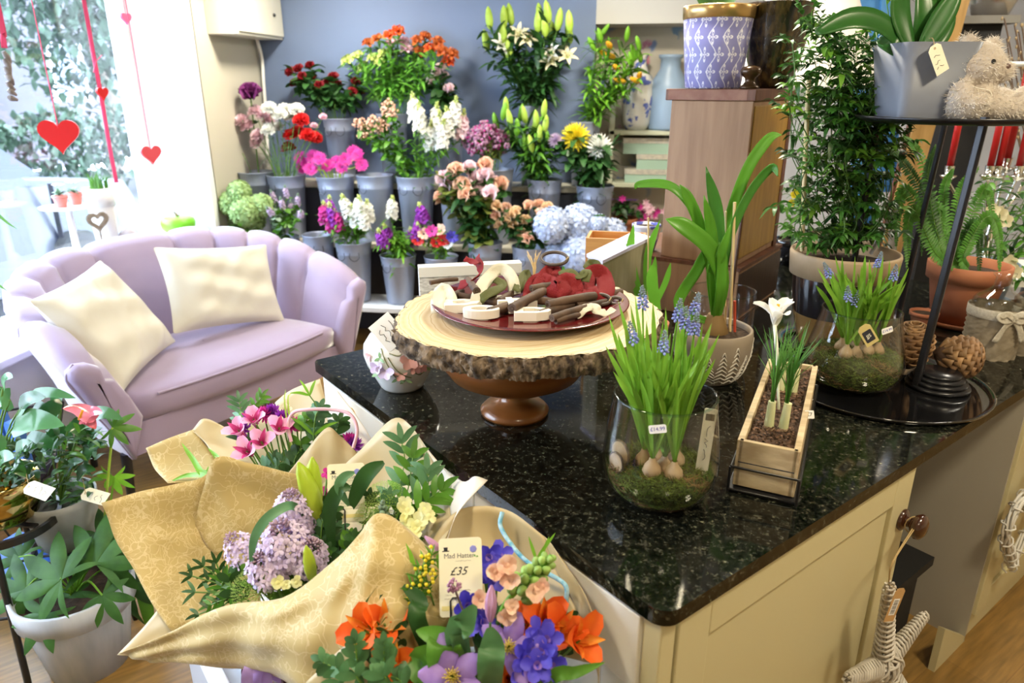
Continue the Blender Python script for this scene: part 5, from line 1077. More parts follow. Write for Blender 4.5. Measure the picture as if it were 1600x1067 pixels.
def stem(b, px, py, dy, name, label, group, bloom, ml=g_mid, nl=9, ll=.07, lw=.022, shape='lance', frm=.25, sm=None, face_=None, r=.0025, drop=.0):
    Yb = b['p'].y+dy; tip = PY(px, py, Yb); p0 = b['p']+UP*.03+V((rf.uniform(-.4, .4)*b['r'], rf.uniform(-.4, .4)*b['r'], 0)); c = V((b['p'].x, b['p'].y, b['z']))
    q = c+V((max(-.75, min(.75, (tip.x-c.x)*2.2))*b['r'], rf.uniform(-.5, .2)*b['r'], 0)); mid = q.lerp(tip, .5)+UP*.02
    pts = cr([p0, q, mid, tip-UP*drop], 5); m = MB(); m.tube(pts, r, sm or g_stem, n=4, caps=False)
    L0 = 5
    for k in range(nl):
        i = rf.uniform(L0+frm*6, 14.6); a = int(i); p = pts[a].lerp(pts[min(a+1, 15)], i-a); leaf(m, p, rdir(.35), ll*rf.uniform(.7, 1.2), lw, ml, rf.uniform(0, .35), shape)
    o = m.build(name, loc=b['p']); tag(o, label, name.replace('_', ' '), group)
    d = face_ if face_ is not None else (pts[-1]-pts[-3]).normalized()*.5+V((0, -.45, .25)); mb = MB(); bloom(mb, along(tip, d, rf.uniform(0, 90))); mb.build('bloom', o); return o
R_ = lambda s, m, n=11: (lambda mb, M: rose(mb, M, s, m, n))
for x, y in ((453, 113), (484, 103), (460, 130), (472, 120), (487, 122), (498, 134), (511, 131), (521, 120), (526, 132), (507, 143), (556, 128), (562, 143), (551, 145), (516, 146), (466, 108)):
    stem(B['top_a'], x, y, rf.uniform(-.1, .1), 'red_rose', 'dark red rose in the top shelf bucket', 'dark red roses', R_(.044, p_dred), g_dark, 18, .095, .052, 'oval')
gal = G('alstro_foliage', (.08, .26, .03), (.16, .40, .05))
for x, y, c in ((545, 98, 0), (560, 92, 0), (578, 72, 1), (592, 66, 1), (602, 88, 0), (585, 95, 0), (612, 72, 2), (622, 52, 3), (609, 60, 3), (635, 80, 2), (630, 70, 2), (652, 68, 1), (664, 62, 4), (672, 80, 3), (690, 84, 1), (700, 98, 3), (684, 70, 4), (570, 108, 0), (595, 100, 0), (655, 85, 4), (705, 88, 1), (618, 90, 0)):
    m_ = (p_ygreen, p_rust, p_pink, p_orange, p_rust)[c]
    stem(B['top_b'], x, y, rf.uniform(-.1, .1), 'alstroemeria', ('budding yellow green', 'rust orange', 'pink', 'bright orange', 'rust orange')[c]+' alstroemeria in the top shelf bucket', 'top shelf alstroemerias', (lambda m_: (lambda mb, M: alstro_head(mb, M, .032, m_, None, 6)))(m_), gal, 30, .11, .030)
for x, y in ((683, 113), (675, 126), (692, 120), (701, 139), (688, 107)): stem(B['top_c'], x, y, rf.uniform(-.1, 0), 'pink_rose', 'pale pink rose in the top shelf bucket', 'pale pink roses', R_(.046, p_palepink), g_dark, 22, .095, .055, 'oval', .0)
for x, y in ((766, 38), (788, 36), (800, 32), (762, 72), (788, 62), (858, 28), (870, 40), (852, 50), (890, 44), (840, 44), (892, 60), (864, 60), (846, 32), (796, 88)):
    stem(B['top_d'], x, y+8, rf.uniform(-.16, -.03), 'white_lily', 'closed lime green lily bud in the white lily bucket', 'white lilies', lambda mb, M: lilybud(mb, M, .135, g_lime, .19), g_dark, 24, .15, .05, 'lance', .0, face_=V((rf.uniform(-.2, .2), -.1, 1)))
for x, y in ((822, 66), (812, 58), (886, 92), (868, 88), (780, 74), (862, 100)): stem(B['top_d'], x, y, -.1, 'white_lily', 'open white lily on the top shelf', 'white lilies', lambda mb, M: lily(mb, M, .085, p_cream if rf.random() < .4 else p_white), g_dark, 18, .15, .042, 'lance', .0, face_=V((rf.uniform(-.7, .7), -.9, .5)))
for x, y, o_ in ((937, 58, 0), (978, 66, 0), (1000, 80, 0), (994, 92, 0), (930, 80, 0), (955, 75, 1), (962, 90, 1), (968, 110, 1), (978, 128, 1), (998, 122, 1), (950, 88, 1), (988, 104, 0), (940, 68, 0), (1002, 98, 0), (1000, 128, 1)):
    stem(B['top_e'], x, y, rf.uniform(-.1, .05), 'yellow_lily', ('green lily bud in the yellow lily bucket', 'yellow orange lily bud by the alcove')[o_], 'yellow lilies', (lambda o_: lambda mb, M: lilybud(mb, M, .105, p_gold if o_ else g_bright, .17))(o_), g_mid if rf.random() < .6 else g_bright, 26, .14, .028, 'lance', .0, face_=V((rf.uniform(-.6, .6), -.3, .6 if not o_ else .1)))
stem(B['mid_a'], 391, 145, 0, 'ornamental_cabbage', 'large purple ornamental cabbage bloom by the left wall', None, lambda mb, M: rose(mb, M, .085, p_dpurp, 22), g_dark, 6, .06, .04, 'oval', .5, face_=V((.1, -.5, .8)), r=.005)
stem(B['mid_a'], 353, 199, 0, 'carnation', 'single salmon carnation leaning to the left wall', None, lambda mb, M: carnation(mb, M, .028, p_peach, 20), g_blue, 5, .05, .006, face_=V((-.6, -.5, .3)))
for x, y, c in ((377, 187, 0), (398, 172, 0), (410, 178, 0), (421, 186, 0), (402, 210, 0), (400, 222, 0), (386, 196, 0), (420, 168, 1), (445, 170, 1), (453, 180, 1), (432, 198, 1), (419, 202, 1), (463, 170, 1), (436, 178, 1), (470, 186, 2), (466, 205, 2), (454, 210, 2), (492, 214, 2), (450, 230, 2), (481, 210, 2), (505, 182, 3), (491, 196, 3)):
    m_ = (p_palepink, p_white, p_red, p_pink)[c]; stem(B['mid_b'], x, y, rf.uniform(-.1, .1), 'carnation', ('pale pink', 'white', 'bright red', 'small pink')[c]+' carnation in the middle shelf bucket', 'carnations', (lambda m_, s_: lambda mb, M: carnation(mb, M, s_, m_, 34))(m_, .028 if c == 3 else .054), g_blue, 10, .07, .007, 'lance', -.2)
for x, y in ((470, 247), (480, 257), (490, 245), (500, 249), (512, 260), (525, 254), (540, 250), (560, 244), (553, 238), (566, 259), (474, 263), (486, 265), (535, 262)):
    stem(B['mid_c'], x, y, rf.uniform(-.12, .05), 'gerbera', 'magenta gerbera in the middle shelf bucket', 'magenta gerberas', lambda mb, M: gerbera(mb, M, .056, p_mag, p_dpurp), g_bright, 0, r=.004, face_=V((rf.uniform(-.6, .6), -.8, .5)), sm=g_lime)
for x, y in ((563, 195), (575, 205), (585, 192), (600, 200), (612, 178), (604, 186), (570, 212), (590, 210), (608, 168)):
    stem(B['mid_e'], x, y, rf.uniform(0, .1), 'coral_spray', 'coral pink berried spray above the empty bucket', 'coral sprays', lambda mb, M: cluster(mb, M, .055, p_peach, 34, .17), g_mid, 28, .08, .034, 'oval', -.2)
for x, y, c in ((665, 215, 1), (680, 205, 1), (655, 205, 1), (700, 212, 1), (690, 230, 1), (672, 232, 1), (722, 215, 2), (648, 190, 1), (710, 196, 1), (684, 218, 1)):
    stem(B['mid_e'], x, y, rf.uniform(-.12, .05), 'snapdragon', ('', 'white snapdragon with green tip', 'pinkish snapdragon at the bunch edge')[c], 'snapdragons', (lambda m_: lambda mb, M: spike(mb, M, .19, .052, m_, p_ygreen, 34, .55, 'floret'))(p_white if c == 1 else p_palepink), g_mid, 20, .09, .024, 'lance', -.2, face_=V((rf.uniform(-.15, .15), -.1, 1)), drop=0)
for x, y in ((742, 212), (752, 222), (765, 208), (775, 215), (785, 225), (760, 235), (745, 235), (778, 240), (792, 215), (768, 225), (735, 222), (756, 205)):
    stem(B['mid_g'], x, y, rf.uniform(-.1, .1), 'wax_flower', 'mauve wax flower spray on the middle shelf', 'mauve wax flowers', lambda mb, M: (cluster(mb, M, .065, p_mauve, 44, .15), cluster(mb, M, .07, p_mag, 14, .10)), g_olive, 16, .07, .016)
for x, y in ((785, 180), (798, 190), (812, 182), (822, 185), (838, 192), (849, 176), (850, 200), (834, 206), (822, 228), (832, 230), (855, 222), (795, 215), (808, 205), (843, 215), (790, 172), (778, 195)):
    stem(B['mid_h'], x, y+8, rf.uniform(-.12, .05), 'green_lily', 'closed green lily bud on the middle shelf', 'green lily buds', lambda mb, M: lilybud(mb, M, .115, g_lime if rf.random() < .5 else g_bright, .18), g_mid if rf.random() < .5 else g_dark, 28, .13, .034, 'lance', -.3, face_=V((rf.uniform(-.25, .25), -.1, 1)))
for x, y, s_, m_, l_ in ((899, 212, .098, p_yel, 'large yellow chrysanthemum near the papered alcove'), (936, 227, .088, p_white, 'white spidery chrysanthemum right of the yellow one'), (868, 218, .05, p_lilac, 'small lilac chrysanthemum left of the yellow one')):
    stem(B['mid_i'], x, y, -.1, 'chrysanthemum', l_, None, (lambda s_, m_: lambda mb, M: mum(mb, M, s_, m_, 110, .15))(s_, m_), g_dark, 50, .12, .05, 'oval', -.3, face_=V((0, -.8, .5)), r=.004)
for k in range(5): stem(B['mid_i'], 905+k*12, 235+rf.uniform(-5, 20), -.02, 'leafy_branch', 'dark leafy stem filling the chrysanthemum bucket', 'chrysanthemum foliage', lambda mb, M: mb.ball(.004, g_dark, M), g_dark, 40, .12, .045, 'lance', -.3)
hg = G('green_hydrangea', (.26, .42, .14), (.44, .60, .26), .6, .3, .2)
for x, y, s_ in ((362, 318, .08), (384, 330, .1), (374, 300, .075), (408, 322, .08), (362, 342, .07), (398, 345, .07)):
    stem(B['low_a'], x, y, rf.uniform(-.08, .08), 'hydrangea', 'pale green hydrangea head behind the sofa', 'green hydrangeas', (lambda s_: lambda mb, M: hydrangea(mb, M, s_, hg, 130, .36))(s_), g_mid, 6, .1, .06, 'oval', .2, face_=V((rf.uniform(-.4, .4), -.6, .7)), r=.004)
for x, y in ((430, 315), (442, 325), (455, 330), (465, 320), (448, 308), (470, 338), (425, 335)):
    stem(B['low_a2'], x, y, rf.uniform(-.1, .1), 'lilac', 'lilac sprig with grey green leaves behind the sofa', 'lilac sprigs', lambda mb, M: spike(mb, M, .09, .03, p_lilac, g_sage, 30, .35), g_sage if rf.random() < .5 else g_mid, 18, .06, .045, 'oval', -.1)
def ST_(b, x, y, m_, lab, grp_, L_=.13): stem(b, x, y, rf.uniform(-.1, .05), 'stock', lab, grp_, lambda mb, M: spike(mb, M, L_*1.1, .050, m_, p_ygreen, 36, .5), g_mid, 16, .10, .026, 'lance', -.2, face_=V((rf.uniform(-.25, .25), -.15, 1)))
for x, y in ((508, 340), (518, 355), (530, 352), (512, 330), (524, 342)): ST_(B['low_c'], x, y+6, p_mag if rf.random() < .5 else p_purp, 'magenta stock spike beside the sofa', 'magenta stocks')
for x, y in ((556, 345), (570, 350), (562, 332), (577, 338), (545, 330)): ST_(B['low_c'], x, y+6, p_white, 'cream white stock spike beside the sofa', 'white stocks')
for x, y in ((607, 372), (600, 380), (650, 370), (656, 350), (663, 340), (644, 378)): ST_(B['low_d'], x, y+4, p_purp, 'purple stock spike on the white bench', 'purple stocks', .11)
ST_(B['low_d'], 612, 338, p_white, 'white stock spike rising above the purple ones', None)
for k in range(10): stem(B['low_d'], 622+rf.uniform(-34, 34), 385+rf.uniform(-14, 6), rf.uniform(-.1, .08), 'leafy_branch', 'bright leafy stem filling the purple stock bucket', 'stock foliage', lambda mb, M: mb.ball(.003, g_bright, M), g_bright if rf.random() < .5 else g_mid, 22, .11, .028, 'lance', -.3)
for x, y, m_, l_ in ((654, 376, p_red, 'red anemone at the left of its bucket'), (662, 366, p_peach, 'coral anemone'), (682, 379, p_red, 'red anemone in the middle'), (692, 376, p_red, 'red anemone beside the blue one'), (706, 371, p_blue, 'deep blue anemone'), (675, 362, p_mag, 'magenta anemone at the top'), (701, 381, p_white, 'white anemone under the blue one'), (690, 360, p_peach, 'small coral anemone right of the magenta one')):
    stem(B['low_e'], x, y, -.08, 'anemone', l_+' on the white bench', None, (lambda m_: lambda mb, M: anemone(mb, M, .046, m_))(m_), g_bright, 20, .08, .02, 'lance', -.3, face_=V((rf.uniform(-.4, .4), -.8, .5)))
for x, y in ((694, 278), (713, 266), (733, 264), (758, 258), (700, 294), (722, 288), (742, 280), (757, 274), (782, 288), (745, 300), (765, 302), (712, 302), (690, 308), (730, 303), (752, 293), (768, 285)):
    stem(B['low_f'], x, y, rf.uniform(-.12, .08), 'peach_rose', 'peach pink rose in the tall bunch behind the plate', 'peach roses', R_(.066, p_peach if rf.random() < .55 else p_palepink, 13), g_olive if rf.random() < .4 else g_dark, 22, .11, .062, 'oval', -.1)
for x, y in ((775, 336), (790, 326), (805, 332), (820, 345), (845, 335), (834, 352), (800, 350), (812, 362), (781, 351), (856, 346), (850, 358), (838, 366), (824, 372), (826, 322), (855, 324), (795, 340), (842, 320), (775, 322)):
    stem(B['low_g'], x, y, rf.uniform(-.12, .08), 'spray_rose', 'small apricot spray rose', 'apricot spray roses', R_(.048, p_apr if rf.random() < .7 else p_peach, 11), g_dark, 14, .08, .042, 'oval', .0)
hb = G('blue_hydrangea', (.46, .56, .80), (.66, .72, .86), .6, .3, .12)
for x, y, s_ in ((862, 352, .11), (905, 350, .125), (906, 396, .125), (868, 398, .075), (955, 367, .10), (935, 350, .06)):
    stem(B['low_h'], x, y, rf.uniform(-.1, .05), 'hydrangea', 'pale blue hydrangea head right of the spray roses', 'blue hydrangeas', (lambda s_: lambda mb, M: hydrangea(mb, M, s_, hb, 130, .32))(s_), g_mid, 6, .12, .08, 'oval', .2, face_=V((rf.uniform(-.4, .4), -.8, .5)), r=.005)
# ================================================================ ALCOVE SHELVES
sh = thing('alcove_shelves', 'pale shelving unit in the papered alcove', 'shelf', (.3, 5.4, FZ)); spm = mat('shelf_pale_green', (.52, .54, .40), .5)
for z in (1.385, 1.02, .55): smoothbox(MB().box((-.10, 5.28, z-.03), (.95, 5.54, z), spm).build('board', sh), .003)
for x in (-.10, .93): MB().box((x, 5.28, FZ), (x+.035, 5.32, 1.75 if x < 0 else 1.75), spm).build('upright', sh)
wp = PY(994, 197, 5.4); wp.z = 1.385
def bluedec(name):
    return mat(name, (.74, .72, .66), .25, c2=(.10, .14, .45), scale=14, lo=.56, hi=.60, coat=.4)
va = MB().lathe([(0, 0), (.075, 0), (.10, .05), (.115, .20), (.105, .32), (.06, .40), (.045, .46), (.06, .50)], bluedec('blue_white_china'), T(wp), 36).build('china_vase'); tag(va, 'tall white vase with blue painted flowers on the alcove shelf', 'vase')
ch = thing('milk_churn', 'pale blue enamel churn beside the blue and white vase', 'churn', V((.30, 5.4, 1.385))); bl = mat('pale_blue_enamel', (.26, .36, .50), .4)
MB().lathe([(0, 0), (.125, 0), (.13, .02), (.13, .28), (.12, .33), (.07, .41), (.07, .47), (.085, .48), (.085, .50), (0, .50)], bl, T(.30, 5.4, 1.385), 36).build('body', ch)
MB().tube(cr([V((.17, 5.38, 1.70)), V((.13, 5.36, 1.68)), V((.13, 5.36, 1.62)), V((.17, 5.38, 1.60))], 4), .007, bl).build('handle', ch)
bx1 = mat('mint_card', (.36, .52, .42), .6); bx2 = mat('floral_lid', (.60, .56, .46), .6, c2=(.42, .40, .36), scale=40)
for x0, x1, z0, z1, y0, l in ((.02, .34, 1.022, 1.115, 5.31, 'mint box with patterned lid at the bottom of the alcove stack'), (.10, .40, 1.116, 1.22, 5.32, 'smaller mint box in the middle of the alcove stack'), (.00, .36, 1.221, 1.33, 5.33, 'wide mint box on top of the alcove stack')):
    t = thing('gift_box', l, 'box', V(((x0+x1)/2, y0+.1, z0))); MB().box((x0+.004, y0+.004, z0), (x1-.004, y0+.196, z1-.02), bx1).build('body', t); MB().box((x0, y0, z1-.035), (x1, y0+.2, z1), bx2).build('lid', t)
tp_ = V((PY(975, 350, 5.3).x, 5.40, .55)); t = tpot(tp_, .10, .20, 'terracotta_pot', 'terracotta pot of primula low in the alcove', sauc=False); m = MB()
for k in range(50): leaf(m, tp_+V((rf.gauss(0, .05), rf.gauss(0, .04), .2+rf.uniform(0, .1))), rdir(.3), .07, .035, g_dark, .3, 'oval')
m.build('foliage', t); [MB().ring(T(tp_+V((rf.gauss(0, .05), -.04, .33))), 5, .03, .025, 60, 20, .1, p_violet, 'wide', 3, 1).build('bloom', t) for k in range(6)]
qp = V((.19, 5.42, .55)); t = tpot(qp, .07, .15, 'terracotta_pot', 'small pot of pink flowers low in the alcove', sauc=False)
for k in range(18): MB().ring(along(qp+V((rf.gauss(0, .05), -.05+rf.gauss(0, .04), .26+rf.gauss(0, .05))), (0, -1, .4)), 6, .035, .02, 60, 20, .1, p_mag if k % 2 else p_pink, 'lance', 3, 1).build('bloom', t)
# ================================================================ BEHIND THE LOG
sgp = PV(655, 419, Pz(655, 460, 1.1)*0+V((0, 0, 0))+FWD*2.05); sg = MB(); a = PV(654, 419, FWD*2.05); b = PV(815, 413, FWD*2.05+FWD*.06); d_ = (b-a); d_.z = 0; L_ = d_.length; d_.normalize(); nn = V((d_.y, -d_.x, 0))
SM_ = Matrix(((d_.x, -nn.x, 0, a.x), (d_.y, -nn.y, 0, a.y), (0, 0, 1, TZ), (0, 0, 0, 1)))
sgn = thing('sign_board', 'pale grained wooden board standing behind the log slice', 'sign', SM_ @ V((L_/2, .02, 0)))
smoothbox(MB().box((0, 0, 0), (L_, .035, a.z-TZ), mat('limed_board', (.72, .72, .70), .6, c2=(.30, .29, .27), scale=60, detail=8, stretch=(1, 1, 3), lo=.35, hi=.75), SM_).build('board', sgn), .002)
MB().box((0, -.004, a.z-TZ-.028), (L_, .039, a.z-TZ+.002), white, SM_).build('white_top_edge', sgn)
wb = PV(940, 455, FWD*2.12); t = thing('weathered_box', 'weathered grey green wooden box right of the plate', 'box', V((wb.x, wb.y, TZ)))
wth = mat('weathered_wood', (.22, .20, .11), .8, c2=(.42, .36, .27), scale=24, detail=8, stretch=(1, 1, .12), bump=.4)
WM = T(V((PV(962, 430, FWD*2.12).x, PV(962, 430, FWD*2.12).y, TZ))) @ RZ(math.degrees(YAW)+24); hb_ = PV(962, 392, FWD*2.12).z-TZ
m = MB(); m.prism([(-.075, -TZ*0), (.085, 0), (.085, hb_+.035), (-.075, hb_-.02)], .09, wth, WM @ T(0, .045, 0) @ RX(90)); smoothbox(m.build('box_body', t), .002)
MB().add([(-.078, -.048, hb_-.022), (.088, -.048, hb_+.035), (.088, .048, hb_+.035), (-.078, .048, hb_-.022), (-.078, -.048, hb_-.012), (.088, -.048, hb_+.045), (.088, .048, hb_+.045), (-.078, .048, hb_-.012)], [(0, 3, 2, 1), (4, 5, 6, 7), (0, 1, 5, 4), (1, 2, 6, 5), (2, 3, 7, 6), (3, 0, 4, 7)], mat('lavender_lid', (.55, .52, .72), .6), WM, False).build('lid', t)
cd = V((PV(962, 400, FWD*2.45).x, PV(962, 400, FWD*2.45).y, TZ)); CMx = T(cd) @ RZ(math.degrees(YAW)-12); ct = thing('wooden_crate', 'shallow orange wooden crate behind the weathered box', 'crate', cd); hc = PV(962, 372, FWD*2.4).z-TZ
cwm = wood('crate_wood', (.45, .20, .06), (.58, .30, .10), 6, (1, 10, 10))
for nm, a_, b_ in (('front_slat', (-.10, -.07, hc-.07), (.10, -.06, hc)), ('back_slat', (-.10, .06, hc-.07), (.10, .07, hc)), ('end_board', (-.10, -.06, 0), (-.09, .06, hc)), ('end_board', (.09, -.06, 0), (.10, .06, hc)), ('floor_board', (-.09, -.06, hc-.09), (.09, .06, hc-.07)), ('front_slat', (-.10, -.07, 0), (.10, -.06, hc-.09))):
    MB().box(a_, b_, cwm, CMx).build(nm, ct)
bpv = KM @ V((.06, .37, 1.097)); t = thing('blue_white_pot', 'small blue and white painted pot on the ledge left of the cabinet', 'plant pot', bpv)
MB().lathe([(0, 0), (.035, 0), (.048, .05), (.05, .085), (.054, .088), (.054, .098), (.048, .098), (.045, .07)], mat('blue_on_white', (.62, .64, .72), .3, c2=(.08, .10, .42), scale=30, lo=.5, hi=.54), T(bpv), 32).build('body', t)
MB().lathe([(.047, .088), (0, .09)], soil, T(bpv), 16).build('soil', t)
# ================================================================ FAR RIGHT
t = thing('blue_board', 'blue painted wooden frame standing behind the orchid leaves', 'frame', (1.2, 3.72, FZ)); bpm = mat('blue_paint_worn', (.03, .15, .36), .6, c2=(.06, .22, .46), scale=9, bump=.2)
def quadboard(pxs, Y, th, m_, parent, name):
    P = [PY(x, y, Y) for x, y in pxs]; lo, hi = P[:2], P[2:]
    mb = MB(); vs = [p for p in P]+[p+V((0, th, 0)) for p in P]; mb.add(vs, [(0, 1, 2, 3), (7, 6, 5, 4), (0, 4, 5, 1), (1, 5, 6, 2), (2, 6, 7, 3), (3, 7, 4, 0)], m_, None, False); return mb.build(name, parent)
quadboard([(1318, 600), (1352, 600), (1378, -60), (1345, -60)], 3.72, .03, bpm, t, 'post'); quadboard([(1364, 300), (1398, 300), (1425, -60), (1380, -60)], 3.70, .02, bpm, t, 'panel')
t = thing('wooden_easel', 'leaning golden wooden frame behind the teddy bear', 'easel', (1.1, 3.6, FZ)); ew = wood('easel_wood', (.30, .17, .05), (.40, .24, .08), 5, (8, 8, 1))
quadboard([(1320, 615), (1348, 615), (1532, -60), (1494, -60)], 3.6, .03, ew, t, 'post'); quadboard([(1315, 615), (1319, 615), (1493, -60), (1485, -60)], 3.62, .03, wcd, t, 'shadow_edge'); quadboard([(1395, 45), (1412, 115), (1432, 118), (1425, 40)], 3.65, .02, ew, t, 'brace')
bs_ = thing('black_cupboard', 'black cupboard with a grey top behind the teddy bear', 'cupboard', (1.75, 3.75, FZ)); P0 = PY(1508, 30, 3.7); P1 = PY(1588, 30, 3.7)
MB().box((P0.x, 3.7, FZ), (P1.x-.05, 4.0, P0.z-.02), MATS['deep_black']).build('body', bs_); MB().box((P0.x-.02, 3.66, P0.z-.02), (P1.x, 4.02, P0.z+.012), mat('grey_stone_top', (.16, .15, .13), .5)).build('top', bs_)
sv = V((PY(1548, 17, 3.8).x, 3.8, P0.z+.014)); tag(MB().lathe([(0, 0), (.07, 0), (.10, .08), (.12, .2)], mat('brushed_silver', (.55, .52, .50), .25, .9), T(sv), 32).build('silver_bowl'), 'silver bowl on top of the black cupboard', 'bowl')
tag(MB().lathe([(0, 0), (.05, 0), (.10, .13), (.12, .24), (.10, .25)], mat('charcoal_ceramic', (.05, .05, .05), .4), T(V((PY(1545, 60, 3.4).x, 3.4, PY(1545, 100, 3.4).z))), 28).build('charcoal_vase'), 'charcoal vase behind the head of the teddy bear', 'vase') if 0 else None
# pussy willow twigs, red candles, candelabra on a side table
tbz = .95; tb = thing('side_table', 'white side table carrying the candelabra and red candles', 'table', (1.74, 3.22, FZ)); MB().box((1.44, 3.03, tbz-.03), (2.10, 3.42, tbz), white).build('table_top', tb)
for x in (1.46, 2.05):
    for y in (3.05, 3.37): MB().box((x, y, FZ), (x+.03, y+.03, tbz-.03), white).build('leg', tb)
silv = mat('polished_silver', (.75, .74, .70), .12, 1)
cdm = mat('red_candle_wax', (.42, .012, .012), .4)
cx = [(1484, 262, 196), (1547, 262, 190), (1574, 250, 96), (1592, 262, 100), (1560, 262, 200), (1606, 262, 60)]
cb0 = V((PY(1560, 300, 3.2).x, 3.2, tbz)); cn = thing('candelabra', 'silver candelabra holding red candles at the right edge', 'candle holder', cb0)
MB().lathe([(0, 0), (.07, 0), (.06, .015), (.015, .03), (.010, .12), (.02, .14), (.010, .16), (.010, .22)], silv, T(cb0), 28).build('stem', cn)
for i, (x, yb, yt) in enumerate(cx):
    a = PY(x, yb, 3.2+.02*(i % 3)); b = PY(x+(yb-yt)*.14, yt, 3.2+.02*(i % 3)); a.z = max(a.z, tbz+.2); b.z = a.z+max(.22, (b-a).length); b.x = a.x+.006; b.y = a.y
    arm = MB(); arm.tube(cr([cb0+UP*.20, cb0.lerp(a, .6)+UP*.02, a-UP*.05], 6), .006, silv, n=8); ar = arm.build('arm', cn); MB().lathe([(.012, -.05), (.03, -.035), (.032, -.03), (.014, -.028), (.018, .0), (.018, .008)], silv, T(a), 20).build('cup', ar)
    tag(MB().lathe([(0, .001), (.0125, .001), (.0125, (b-a).length-.01), (.009, (b-a).length-.002), (0, (b-a).length)], cdm, T(a), 16).build('candle'), 'tall red candle standing in the silver candelabra', 'candle', 'red candles in the candelabra')
m = MB(); tw0 = V((2.0, 3.56, .9)); twm = mat('twig_brown', (.10, .06, .035), .7)
for k in range(12):
    p1 = PY(rj.uniform(1560, 1605), rj.uniform(25, 130), 3.56); pts = cr([tw0, tw0.lerp(p1, .5)+V((rj.uniform(-.03, .03), 0, 0)), p1], 6); m.tube(pts, .003, twm, n=4, caps=False)
    for q in pts[6:]: m.ball((.005, .005, .009), mat('catkin', (.30, .22, .12), .8), T(q+V((rj.uniform(-.01, .01), 0, 0))), 5, 3)
t = tag(m.build('willow_twigs'), 'pussy willow twigs behind the teddy bear', 'twigs')
MB().lathe([(0, 0), (.10, 0), (.11, .5), (.09, .97), (.085, .97)], MATS['charcoal_ceramic'] if 'charcoal_ceramic' in MATS else black, T(2.0, 3.56, FZ), 28).build('floor_vase')
tag(bpy.data.objects['floor_vase'], 'tall dark floor vase holding the willow twigs', 'vase')
tag(MB().tube([PY(1560, 101, 3.0), PY(1660, 99, 3.0)], .009, white, n=10).build('curtain_rail'), 'short white rail right of the teddy bear head', 'rail')
lp_ = PY(1300, 90, 4.9); t = tag(MB().lathe([(.30, 0), (.13, .42), (.128, .42), (.297, 0)], mat('lamp_shade_fabric', (.60, .56, .50), .8, c2=(.68, .64, .58), scale=8), T(PY(1250, 135, 3.2)), 48).build('lamp_shade'), 'large pale cone lamp shade behind the jasmine', 'lamp')
# ================================================================ SOFA AND CUSHIONS
sa = V((.407, .913, 0)); sb = V((-.913, .407, 0)); SF = V((-1.735, 2.95, FZ))
SMx = Matrix(((sa.x, sb.x, 0, SF.x), (sa.y, sb.y, 0, SF.y), (0, 0, 1, 0), (0, 0, 0, 1)))
vel = mat('lilac_velvet', (.30, .235, .355), .65, c2=(.35, .275, .40), scale=3, sheen=.9, bump=.06, bscale=200)
sofa = thing('sofa', 'small lilac pink velvet sofa with scalloped shell back under the window', 'sofa', SF)
def sp(x, p): return math.copysign(abs(x)**p, x)
NCH = 11; NS = NCH*12; W_, D_ = .68, .74; rows = []; rail = []; seams = []
for i in range(NS+1):
    th = math.pi*i/NS; cx_, cy_ = -sp(math.cos(th), .62)*W_, sp(math.sin(th), .75)*D_
    nx, ny = -math.cos(th)/W_, math.sin(th)/D_; L_ = math.hypot(nx, ny); nx /= L_; ny /= L_
    sc_ = abs(math.sin(math.pi*NCH*i/NS))**.45; H_ = .69+.245*math.sin(th)**.65; lean = .09+.05*math.sin(th)
    top = H_+.028*sc_-.015; bul = .030*sc_
    prof = [(-.06-.0, .20), (-.03+lean*.25, .33), (.02+lean*.6, top*.75), (.035+lean, top-.05), (.03+lean, top-.015), (.0+lean, top+.004), (-.045+lean, top-.004), (-.085+lean-bul*.5, top-.03), (-.095+lean-bul, top-.09), (-.11+lean*.75-bul, .2+top*.55), (-.12+lean*.3-bul, .48), (-.13, .38)]
    rows.append([(cx_+nx*o, cy_+ny*o, z) for o, z in prof])
m = MB(); m.grid(rows, vel, SMx); m.add(rows[0], [tuple(range(12))], vel, SMx, True); m.add(rows[-1], [tuple(range(12))[::-1]], vel, SMx, True); m.build('back', sofa)
for e, sg in ((0, -1), (-1, 1)):
    r_ = rows[e]; cen = V((sum(q[0] for q in r_)/12, 0, 0)); pts = []
    for f, dy in ((1, 0), (.99, -.018), (.93, -.036), (.78, -.048), (.45, -.054), (.02, -.055)):
        row = []
        for q in r_:
            zc = min(max(q[2], .27), r_[4][2]-.07); tq = min(1, max(0, (q[2]-.2)/.45)); cxx = (r_[1][0]+r_[10][0])/2*(1-tq)+(r_[3][0]+r_[9][0])/2*tq; cc_ = V((cxx, 0, zc)); row.append(cc_+(V((q[0], 0, q[2]))-cc_)*f+V((0, dy, 0)))
        pts.append(row)
    MB().grid(pts, vel, SMx, True).build('arm_front', sofa)
    m = MB(); m.tube(cr([V(r_[k])+V((0, -.012, 0)) for k in (0, 1, 2, 3, 5)], 4), .006, vel, SMx, 6); m.build('piping', sofa)
for k in range(1, NCH):
    i = k*12; m = MB(); m.tube([V(q) for q in rows[i][3:11]], .004, vel, SMx, 5, caps=False); m.build('seam', sofa)
def seatout(ins, fr):
    o = []
    for i in range(41): th = math.pi*i/40; o.append((-sp(math.cos(th), .62)*(W_-ins), max(.0, sp(math.sin(th), .75)*(D_-ins))))
    for i in range(1, 12): t = i/12; o.append(((W_-ins)*(1-2*t), -fr*math.sin(math.pi*t)**.7))
    return o
m = MB(); m.prism(seatout(.07, .02), .14, vel, SMx @ T(0, 0, .20)); smoothbox(m.build('base', sofa), .02, 3)
so_ = MB(); o = seatout(.115, .055); rr = []
